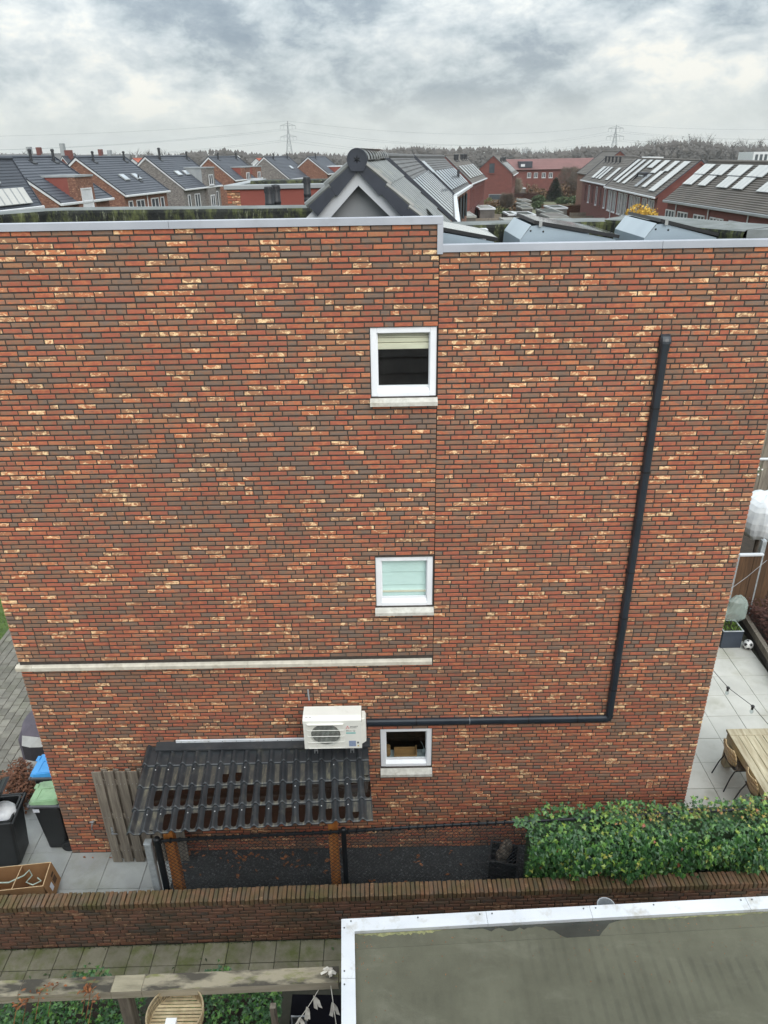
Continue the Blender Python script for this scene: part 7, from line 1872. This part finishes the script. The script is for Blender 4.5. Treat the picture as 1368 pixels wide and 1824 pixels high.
# panel pairs from the far end
def vof(px_, py_):   # metres along the row of a point of the roof seen at a pixel
    d = ray(px_, py_); a = near; n_ = (dirv).cross(Vector((-right.x * w_, -right.y * w_, ze - zr_))).normalized(); top = Vector((near.x, near.y, zr_)); t_ = (top - CAM).dot(n_) / d.dot(n_); q = CAM + d * t_ - top
    return q.dot(dirv), -q.dot(right) / w_
for (lt, rt_, lb, rb_, lt2, rt2, lb2, rb2) in (((1256, 294.5), (1278, 294.5), (1237, 313), (1254, 313.5), (1237, 313), (1252, 313.5), (1215, 331), (1234, 332)), ((1286, 295), (1309, 296), (1265, 314.5), (1285, 315.5), (1265, 315), (1278, 315.5), (1241, 333), (1257, 334)),
        ((1318, 296), (1345, 296.5), (1295, 316), (1318, 317), (1297, 316.5), (1318, 317.5), (1276, 337), (1296, 338)), ((1353, 296.5), (1385, 297.5), (1330, 318), (1357, 319.5), (1329, 318), (1348, 319.5), (1302, 339), (1322, 341)), ((1402, 298), (1434, 299), (1368, 325), (1400, 327), (1368, 327), (1390, 328), (1346, 345), (1372, 347))):
    for (a, c, e, f) in ((lt, rt_, lb, rb_), (lt2, rt2, lb2, rb2)):
        va, fa = vof(*a); vc, fc = vof(*c); ve, fe = vof(*e); vf, ff = vof(*f)
        solar(R1, g_, (fa + fc) / 2, (fe + ff) / 2 - .012, min((va + ve) / 2, (vc + vf) / 2), max((va + ve) / 2, (vc + vf) / 2), 'solar_glass', 3)
for px_, wd in ((1190, .7), (1198, 1.3), (1215, 1.4), (1224, .7), (1242, .8), (1252, 1.3), (1275, 1.3), (1286, 1.2), (1309, 1.0), (1322, 1.5), (1351, 1.5), (1372, 1.6)):
    v = 0
    X = near - right * (w_ - .3); d = ray(px_, 370); t_ = (X - CAM).dot(right) / d.dot(right); q = CAM + d * t_ - near; v = q.dot(dirv)
    house_window(R1, -1, -w_ + .3, v - wd / 2, v + wd / 2, ze - 2.7, ze - .75, panes=2 if wd > 1.1 else 1)
for px_ in (1206, 1265, 1338):
    X = near - right * (w_ - .3); d = ray(px_, 370); t_ = (X - CAM).dot(right) / d.dot(right); v = (CAM + d * t_ - near).dot(dirv); b = MB(); b.tube([(-w_ + .2, v, 0), (-w_ + .2, v, ze - .2)], .05, 6); b.build('downpipe', 'far_white', R1)
# flat white blocks on the skyline at the right
for (x0, x1, yt, yb, y, lab, m_) in ((1343, 1420, 271, 288, 230, 'white flat-topped block on the right skyline', 'far_white'), (1146, 1181, 280, 287, 190, 'low white roofs between the trees behind the dormer row', 'far_white')):
    a, c = atY(x0, yt, y), atY(x1, yb, y); o = thing('far_building', lab, 'building', (a.x, y, 0)); b = MB(); b.box(0, c.x - a.x, 0, 10, 0, a.z); b.build('wall', m_, o)
    if y == 230:
        for k in range(9): b = MB(); b.box(.6 + 1.35 * k, 1.4 + 1.35 * k, -.06, -.002, a.z - 2.2, a.z - .6); b.build('window', 'far_glass', o)

# ================================================================== gardens between the rows
def shed_box(px0, px1, py, d_, label, roofm='shed_roof', wallm='shed_wall', h=2.5):
    a, c = atZ(px0, py, h), atZ(px1, py, h); o = thing('garden_shed', label, 'shed', (a.x, a.y, 0), 0, 'sheds in the gardens behind'); wd = c.x - a.x
    b = MB(); b.box(.1, wd - .1, .1, d_ - .1, 0, h - .12); b.build('wall', wallm, o); b = MB()
    for q in ((0, wd, 0, .22), (0, wd, d_ - .22, d_), (0, .22, .221, d_ - .221), (wd - .22, wd, .221, d_ - .221)): b.box(*q, h - .22, h)
    b.build('roof_edge', roofm, o); b = MB(); b.box(.221, wd - .221, .221, d_ - .221, h - .2, h - .04); b.build('roof', RNG.choice(('bitumen', 'shed_wall', 'shed_roof')), o)
    return o
SH = [((900, 941, 393, 5), 'grey flat shed, left of the two just behind the near mount'), ((938, 967, 394, 5), 'pale flat shed, right of the two just behind the near mount'), ((905, 926, 381, 5), 'small dark shed with pale edge behind the left grey shed'), ((922, 957, 382.5, 6), 'wide pale shed roof by the end of the beech hedge'),
      ((929, 951, 370, 5), 'low shed roof in the middle gardens, left of the conifer'), ((928, 947, 363.5, 5), 'second low shed roof in the middle gardens, a little farther'), ((930, 948, 357, 6), 'farthest low shed roof left of the conifer'), ((971, 1006, 378, 7), 'dark flat shed between beech hedge and far mount'), ((978, 1016, 386, 6), 'slanting grey shed before the fence of weathered boards'), ((990, 1032, 393, 4), 'low grey shed roof closest to the rear parapet'), ((983, 1014, 370, 6), 'long pale shed roof below the beech hedge'),
      ((815, 850, 385, 9), 'brown sedum roof extension under the terrace gutter'), ((826, 858, 367, 9), 'red brick extension with flat roof under the farther terrace'), ((854, 884, 371, 7), 'bright white garden roof beside the terrace extensions'), ((1066, 1096, 363, 6), 'flat roofed brick extension at the foot of the far right row'), ((920, 938, 335, 5), 'pale garden roof by the single window gable')]
for (a, lab) in SH:
    o = shed_box(*a, lab, 'far_white' if 'white' in lab or 'pale' in lab else 'shed_roof', 'far_red_brick' if 'brick' in lab else 'shed_wall', 3.0 if 'extension' in lab else 2.5)
def board_fence(px0, px1, py, label, mat_='grey_wood', h=1.8):
    a, c = atZ(px0, py, h), atZ(px1, py, h); o = thing('garden_fence', label, 'fence', (a.x, a.y, 0), 0, 'fences in the gardens behind'); wd = c.x - a.x; b = MB()
    for z in range(int(h / .2)): b.box(0, wd, .0, .04, .02 + .2 * z, .02 + .2 * z + .17)
    for k in range(int(wd / 1.8) + 2): b.box(min(wd - .12, 1.8 * k), min(wd, 1.8 * k + .12), -.06, -.001, 0, h + .05)
    b.build('slats', mat_, o)
board_fence(846, 900, 389, 'grey slatted fence before the gardens, left of the near mount'); board_fence(850, 897, 382, 'second grey slatted fence behind the first'); board_fence(1018, 1094, 385, 'long grey board fence between the two mounts')
board_fence(1015, 1085, 379, 'farther grey board fence between the two mounts'); board_fence(846, 893, 395, 'nearest grey slatted fence behind the rear parapet')
def leaf_cloud(b, c, rx, ry, rz, n, size, rg, clump=7):
    cl = [(rg.gauss(0, .45), rg.gauss(0, .45), rg.gauss(0, .42)) for _ in range(clump)]
    for k in range(n):
        q = rg.choice(cl); d = Vector((q[0] + rg.gauss(0, .26), q[1] + rg.gauss(0, .26), q[2] + rg.gauss(0, .26)))
        if d.length > 1.15: d *= 1.1 / d.length
        p = Vector((c[0] + rx * d.x, c[1] + ry * d.y, c[2] + rz * d.z)); s_ = size * rg.uniform(.5, 1.3); a = Vector((rg.gauss(0, 1), rg.gauss(0, 1), rg.gauss(0, .7))).normalized(); e = a.orthogonal().normalized() * s_; f = a.cross(e)
        b.mesh([p - e * .9, p + f * .5, p + e, p - f * .5], [(0, 1, 2, 3)])
def branch(b, p, d, L, r_, depth, rg, n=5, spread=.55, up=.25):
    q = p + d * L; mid = p.lerp(q, .5) + Vector((rg.gauss(0, .04), rg.gauss(0, .04), 0)) * L; b.tube([p, mid, q], r_, n if r_ > .03 else 3, r1=r_ * .62, caps=False)
    if depth == 0: return
    for k in range(rg.choice((2, 3, 3))):
        nd = (d + Vector((rg.gauss(0, spread), rg.gauss(0, spread), rg.gauss(up, .25)))).normalized(); branch(b, p.lerp(q, rg.uniform(.6, 1.0)), nd, L * rg.uniform(.6, .82), r_ * .6, depth - 1, rg, n, spread, up)
def bare_tree(x, y, h, label, mat_='twig', seed=1, depth=5, group=None, z0=0.0, r0_=None, spread=.55, fuzz=0):
    rg = random.Random(seed); o = thing('bare_tree', label, 'tree', (x, y, z0), 0, group); r_ = r0_ or h * .018
    b = MB(); b.tube([(0, 0, 0), (rg.gauss(0, .03) * h, 0, h * .15), (rg.gauss(0, .02) * h, 0, h * .3)], r_, 7, r1=r_ * .75); b.build('trunk', 'bark', o)
    b = MB(); top = Vector((0, 0, h * .27))
    for k in range(4): branch(b, top - Vector((0, 0, rg.uniform(0, .08) * h)), Vector((rg.gauss(0, .5), rg.gauss(0, .5), 1)).normalized(), h * rg.uniform(.22, .30), r_ * .55, depth - 1, rg, 4, spread)
    for k in range(fuzz):
        a = rg.uniform(0, 6.28); f = rg.random() ** .5; zc = h * rg.uniform(.3, 1.0); rr = h * .42 * f * (1 - abs(zc / h - .62) * 1.1); p = Vector((rr * cos(a), rr * sin(a), zc)); d = Vector((cos(a) * .6 + rg.gauss(0, .3), sin(a) * .6, rg.uniform(.4, 1))).normalized() * rg.uniform(.4, 1.0); n_ = d.orthogonal().normalized() * .035
        b.face([p - n_, p + n_, p + d])
    b.build('crown', mat_, o)
    return o
def at_base(px_, y, z=0.0):
    p = atY(px_, 320, y); return p.x
rg = random.Random(50)
def gnd(px_, py, h=0.0): return atZ(px_, py, h)
q = gnd(987, 358); zt_ = atY(987, 316, q.y).z; o = thing('conifer', 'dark green cone-shaped conifer in the middle of the gardens', 'tree', (q.x, q.y, 0)); b = MB(); b.tube([(0, 0, 0), (0, 0, zt_ * .9)], .12, 6, r1=.03); b.build('trunk', 'bark', o); b = MB()
for k in range(5200):
    f = rg.random() ** .6; z = zt_ * (1 - f) * .98 + .1; r_ = 2.05 * (f ** .7) * rg.uniform(.5, 1.05) + .08; a = rg.uniform(0, 6.28); p = Vector((r_ * cos(a), r_ * sin(a), z)); d = Vector((cos(a), sin(a), rg.uniform(-.1, .7))); s_ = rg.uniform(.12, .3); e = Vector((-sin(a), cos(a), 0)) * s_ * .5; b.mesh([p - e, p + d * s_, p + e, p - d * s_ * .4], [(0, 1, 2, 3)])
b.build('crown', 'conifer', o)
def tree_px(px_, pbase, ptop, label, mat_, seed, depth=6, spread=.7):
    q = gnd(px_, pbase); bare_tree(q.x, q.y, atY(px_, ptop, q.y).z * 1.05, label, mat_, seed, depth, spread=spread, r0_=.15, fuzz=2600)
tree_px(1030, 357, 305, 'broad bare brownish tree right of the conifer', 'twig', 3)
tree_px(1010, 350, 302, 'tall bare tree directly behind the conifer', 'twig', 8)
tree_px(1047, 355, 312, 'bare olive-brown tree before the far right row', 'pale_twig', 12)
tree_px(914, 360, 322, 'thin pale bare tree before the single window gable', 'pale_twig', 5)
tree_px(1062, 392, 370, 'low spreading bare tree by the weathered fence', 'twig', 6, 5, .8)
tree_px(902, 378, 350, 'brownish bare shrub tree behind the left sheds', 'twig', 7)
def bush(px_, py, rpx, hpx, mat_, label, n=1100):
    """foot at pixel (px_, py); half-width and height in photo pixels"""
    q = gnd(px_, py); k_ = (q - CAM).dot(FW) / F; rx, rz = rpx * k_ * 1.35, hpx * k_ * .62; o = thing('bush', label, 'bush', (q.x, q.y, 0), 0, 'bushes in the gardens behind'); b = MB(); zc = rz * .95; leaf_cloud(b, (0, 0, zc), rx, rx * .8, rz, n, .0016 * q.y + .02, random.Random(int(px_ + py)), 12); b.build('foliage', mat_, o)
    b = MB(); r2 = random.Random(int(px_))
    for k in range(16): a = r2.uniform(0, 6.28); b.tube([(0, 0, 0), (.5 * rx * cos(a), .4 * rx * sin(a), zc), (rx * cos(a) * r2.uniform(.5, 1.1), .8 * rx * sin(a), zc + rz * r2.uniform(.3, 1.2))], .03, 4, r1=.012)
    b.build('stems', 'twig', o)
for a in ((960, 362, 9, 10, 'evergreen', 'green shrub at the foot of the conifer, left side'), (1001, 363, 9, 9, 'evergreen', 'green shrub just right of the conifer'), (1022, 364, 12, 10, 'evergreen', 'round evergreen before the bare trees'), (1044, 364, 10, 12, 'evergreen', 'dark evergreen near the far right row'),
          (890, 394, 10, 20, 'olive_leaf', 'yellow green bush beside the slatted fences'), (898, 396, 9, 17, 'evergreen', 'small green bush by the left grey shed'), (886, 376, 16, 20, 'brown_shrub', 'brown shrub mass under the single window gable'), (914, 374, 16, 16, 'brown_shrub', 'russet shrubs left of the low shed roofs'), (945, 345, 14, 12, 'olive_leaf', 'olive shrubs before the far red row'),
          (962, 358, 10, 16, 'brown_shrub', 'brown shrub behind the conifer, left side'), (1048, 352, 12, 14, 'dark_beech', 'dark red shrub below the far right row'), (868, 372, 8, 14, 'olive_leaf', 'pale olive bush by the red brick row'), (925, 340, 14, 10, 'brown_shrub', 'brown garden growth below the far red row'), (955, 372, 8, 10, 'evergreen', 'small dark bush beside the low shed roofs'), (1075, 392, 14, 14, 'brown_shrub', 'brown twiggy shrub by the long grey board fence'), (985, 342, 22, 10, 'olive_leaf', 'olive growth before the far red row, right part'), (876, 362, 10, 12, 'brown_shrub', 'russet bush at the foot of the dark red row'), (938, 352, 16, 18, 'brown_shrub', 'tall brown growth hiding the foot of the far red row'), (1015, 356, 22, 22, 'brown_shrub', 'wide brown thicket between conifer and bare trees'), (1062, 358, 10, 20, 'olive_leaf', 'olive thicket at the corner of the far right row')):
    bush(*a)
q = atY(1142, 390, 58); p = atY(1142, 379, q.y); o = thing('yellow_shrub', 'golden yellow autumn shrub before the dormer row', 'bush', (q.x, q.y, 0)); b = MB(); hz_ = p.z
for k in range(26):
    a = rg.uniform(0, 6.28); b.tube([(0, 0, 0), (.6 * cos(a), .5 * sin(a), hz_ * .6), (1.0 * cos(a) * rg.uniform(.4, 1), .7 * sin(a), hz_ + rg.uniform(-.4, .4))], .022, 4, r1=.006)
b.build('stems', 'twig', o); b = MB(); leaf_cloud(b, (0, 0, hz_ - .05), 1.2, .9, .65, 900, .12, rg, 14); b.build('foliage', 'yellow_leaf', o)
def hedge_row(px0, px1, py, th, label, mat_, h=2.0):
    a, c = atZ(px0, py, h), atZ(px1, py, h); o = thing('beech_hedge', label, 'hedge', (a.x, a.y, 0), 0, 'clipped hedges in the gardens behind'); wd = c.x - a.x; b = MB(); rg = random.Random(int(px0))
    b.box(.1, wd - .1, -th * .35, th * .35, 0, h - .15)
    for k in range(int(wd * 190)):
        x, z = rg.uniform(0, wd), rg.uniform(.1, h); f = rg.choice((-1, -1, 0, 0, 1)); yy = f * th / 2 + rg.gauss(0, .06) if f else rg.uniform(-th / 2, th / 2); z = z if f else h + rg.gauss(0, .05); litter(b, x, yy, z, rg, .14)
    b.build('foliage', mat_, o, kind='stuff')
hedge_row(964, 1068, 365, .9, 'rust brown clipped beech hedge right of the conifer foot', 'beech_leaf'); hedge_row(890, 962, 344, .9, 'farther rust brown hedge across the left gardens', 'dark_beech')

# ================================================================== skyline: wood, trees, pylons, wires
b = MB(); rg = random.Random(90)
for k in range(2600):
    az = rg.uniform(-.62, .62); d = rg.uniform(380, 620); x, y = d * sin(az), d * cos(az) + CAM.y; pxa = az
    env = .80 + .12 * sin(az * 17 + 1) + .10 * sin(az * 41) + (.18 if az > .3 else 0)
    h = rg.uniform(9.5, 16.5) * env * (d / 520); r = rg.random()
    b.tube([(x, y, 0), (x + rg.gauss(0, .3), y, h * .6)], .22, 3, 0, r, r1=.1, caps=False)
    for q in range(24):
        z0 = h * rg.uniform(.25, .8); a = rg.uniform(0, 6.28); L_ = h * rg.uniform(.12, .34); dx = cos(a) * L_ * .55; dz = L_ * rg.uniform(.4, 1.0); wd = rg.uniform(.05, .14)
        b.mesh([(x - wd, y, z0), (x + wd, y, z0), (x + dx, y + sin(a) * L_ * .5, min(h, z0 + dz))], [(0, 1, 2)], 0, r)
    for q in range(10):
        zc = h * rg.uniform(.35, .92); xx = x + rg.gauss(0, 1.3); s_ = rg.uniform(.10, .28); b.mesh([(xx - s_, y + rg.gauss(0, 1), zc), (xx + s_ * .3, y, zc + s_ * 1.6), (xx + s_, y, zc - s_ * .3)], [(0, 1, 2)], 0, r)
b.build('bare_woods', 'far_twig', kind='stuff')
b = MB(); rg = random.Random(91)
for k in range(11000):
    az = rg.uniform(-.62, .62); d = rg.uniform(360, 440); x, y = d * sin(az), d * cos(az) + CAM.y; s_ = rg.uniform(.5, 1.3); z = rg.uniform(0, 1) ** .8 * (10.6 + 1.2 * sin(az * 23) + .8 * sin(az * 57)); b.mesh([(x - s_, y, z), (x, y + 1, z + s_ * 1.4), (x + s_, y, z - .2), (x, y, z - s_)], [(0, 1, 2, 3)])
b.build('undergrowth', 'far_twig', kind='stuff')
TR = [(240, 268, 300, 'rounded bare tree behind the third slate roof, left side'), (285, 267, 310, 'bare tree above the ridge of the grey brick house'), (330, 267, 305, 'bare tree above the zinc dormer'), (365, 268, 300, 'bare tree right of the zinc dormer'), (560, 266, 330, 'bare tree left of the star-marked ridge cap'), (578, 267, 340, 'second bare tree left of the star-marked ridge cap'), (682, 262, 300, 'bare tree standing clear over the skyline, left of a pair'), (706, 262, 305, 'bare tree standing clear over the skyline, right of a pair'),
      (8, 268, 200, 'bare tree at the left edge of the skyline'), (1180, 262, 360, 'bare tree over the dormer row, left'), (1213, 260, 380, 'bare tree over the dormer row, middle'), (1272, 256, 330, 'tallest bare poplar over the right rows'), (1290, 257, 340, 'second tall poplar over the right rows'), (1298, 258, 335, 'third tall poplar over the right rows'), (1320, 261, 345, 'bare tree left of the white block'), (1335, 263, 350, 'smaller bare tree beside the white block')]
for i, (px_, py, y, lab) in enumerate(TR):
    p = atY(px_, py, y); bare_tree(p.x, y, p.z * 1.02, lab, 'far_twig', 100 + i, 5, 'single bare trees on the skyline', r0_=.22, spread=.45 if 'poplar' in lab else .6)

def pylon(px_, ytop, y, label, wide, arms):
    p = atY(px_, ytop, y); H = p.z; o = thing('pylon', label, 'pylon', (p.x, y, 0), 0, 'electricity pylons'); s_ = y / 840.0; r_ = .17 * s_
    lev = [0, .22, .40, .55, .68, .80, .90, 1.0]; hw = [wide * (1 - .86 * min(1, f / .78)) if f < .78 else wide * .14 * (1 - (f - .78) / .25) for f in lev]
    b = MB()
    for k in range(7):
        z0, z1, a, c = H * lev[k], H * lev[k + 1], hw[k], hw[k + 1]
        for i in range(4):
            q0 = Vector(((1, 1, -1, -1)[i] * a, (1, -1, -1, 1)[i] * a, z0)); q1 = Vector(((1, 1, -1, -1)[i] * c, (1, -1, -1, 1)[i] * c, z1)); n0 = Vector(((1, 1, -1, -1)[(i + 1) % 4] * a, (1, -1, -1, 1)[(i + 1) % 4] * a, z0)); n1 = Vector(((1, 1, -1, -1)[(i + 1) % 4] * c, (1, -1, -1, 1)[(i + 1) % 4] * c, z1))
            b.tube([q0, q1], r_, 4, caps=False); b.tube([q0, n1], r_ * .6, 3, caps=False); b.tube([n0, q1], r_ * .6, 3, caps=False); b.tube([q1, n1], r_ * .6, 3, caps=False)
    b.build('tower', 'pylon_steel', o); tips = []
    for (f, half) in arms:
        z = H * f; b = MB(); hb = wide * .14
        for sg in (-1, 1):
            tip = Vector((sg * half, 0, z)); tips.append(tip + Vector(o.location) - Vector((0, 0, 3.0 * s_)))
            for yy in (-hb, hb): b.tube([(sg * hb, yy, z), tip], r_ * .8, 4, caps=False); b.tube([(sg * hb, yy, z + 2.2 * s_), tip], r_ * .7, 4, caps=False)
            for k in range(1, 5): x = sg * (hb + (half - hb) * k / 5); b.tube([(x, 0, z), (x, 0, z + 2.2 * s_ * (1 - k / 5))], r_ * .5, 3, caps=False)
            b.tube([tip, tip - Vector((0, 0, 3.0 * s_))], r_ * .7, 4); b.tube([(sg * half * .55, 0, z), (sg * half * .55, 0, z - 3.0 * s_)], r_ * .7, 4)
        b.build('crossarm', 'pylon_steel', o)
    tips.append(p + Vector((0, 0, 0)))
    return o, tips
PL, tl = pylon(512, 215.5, 800, 'lattice power pylon on the left skyline', 4.0, ((.90, 7.4), (.66, 8.0)))
PR, tr = pylon(1098, 222.5, 1050, 'lattice power pylon on the right skyline', 5.0, ((.90, 9.4), (.66, 11)))
for (px_, yt, y, lab) in ((938, 265, 1700, 'tiny distant pylon right of the far wood centre'), (1037, 264, 1900, 'tiny distant pylon left of the right pylon')): pylon(px_, yt, y, lab, 4.0, ((.9, 9), (.7, 10)))
wi = thing('power_lines', 'thin sagging power lines strung between the two pylons and beyond', 'power line', tuple(tl[0]))
def wire(a, c, sg_, r_):
    b = MBW(); a, c = Vector(a), Vector(c); b.tube([a.lerp(c, k / 16) - Vector((0, 0, sg_ * 4 * (k / 16) * (1 - k / 16))) for k in range(17)], r_, 4, caps=False); b.buildw('wire', 'wire_grey', wi)
for i in range(5):
    wire(tl[i], tr[i], 15 if i < 4 else 11, .085)
    wire(Vector(tl[i]), Vector(tl[i]) + Vector((-560, -170, -2)), 14 if i < 4 else 10, .08)
    wire(Vector(tr[i]), Vector(tr[i]) + Vector((520, 60, 4)), 14 if i < 4 else 10, .09)

# ================================================================== thin winter haze
b = MB(); b.box(-2260, 2260, -160, 2560, -1.2, 62); hz = bpy.data.objects.new('haze', None) if False else None
mh = bpy.data.materials.new('haze'); mh.use_nodes = True; mh.node_tree.nodes.clear(); g = NT(mh.node_tree); MATS['haze'] = mh
pv = g.n('ShaderNodeVolumePrincipled', {'Color': (0.86, 0.89, 0.92, 1), 'Density': 0.00022, 'Anisotropy': 0.2}); g.n('ShaderNodeOutputMaterial', {'Volume': pv.outputs[0]})
b.build('haze', 'haze', kind='stuff')

# shared groups of repeated things
for nm, gp in (('wheelie_bin', 'wheelie bins at the house corner'), ('flue', 'black flues on the roof'), ('solar_console', 'solar panel mounts on the flat roof'), ('garden_fence', 'garden fences right of the terrace'), ('ivy_bush', 'ivy under the pergola'), ('far_building', 'flat white buildings on the skyline')):
    for ob in list(SC.objects):
        if ob.name.split('.')[0] == nm and ob.parent is None and 'group' not in ob: ob['group'] = gp
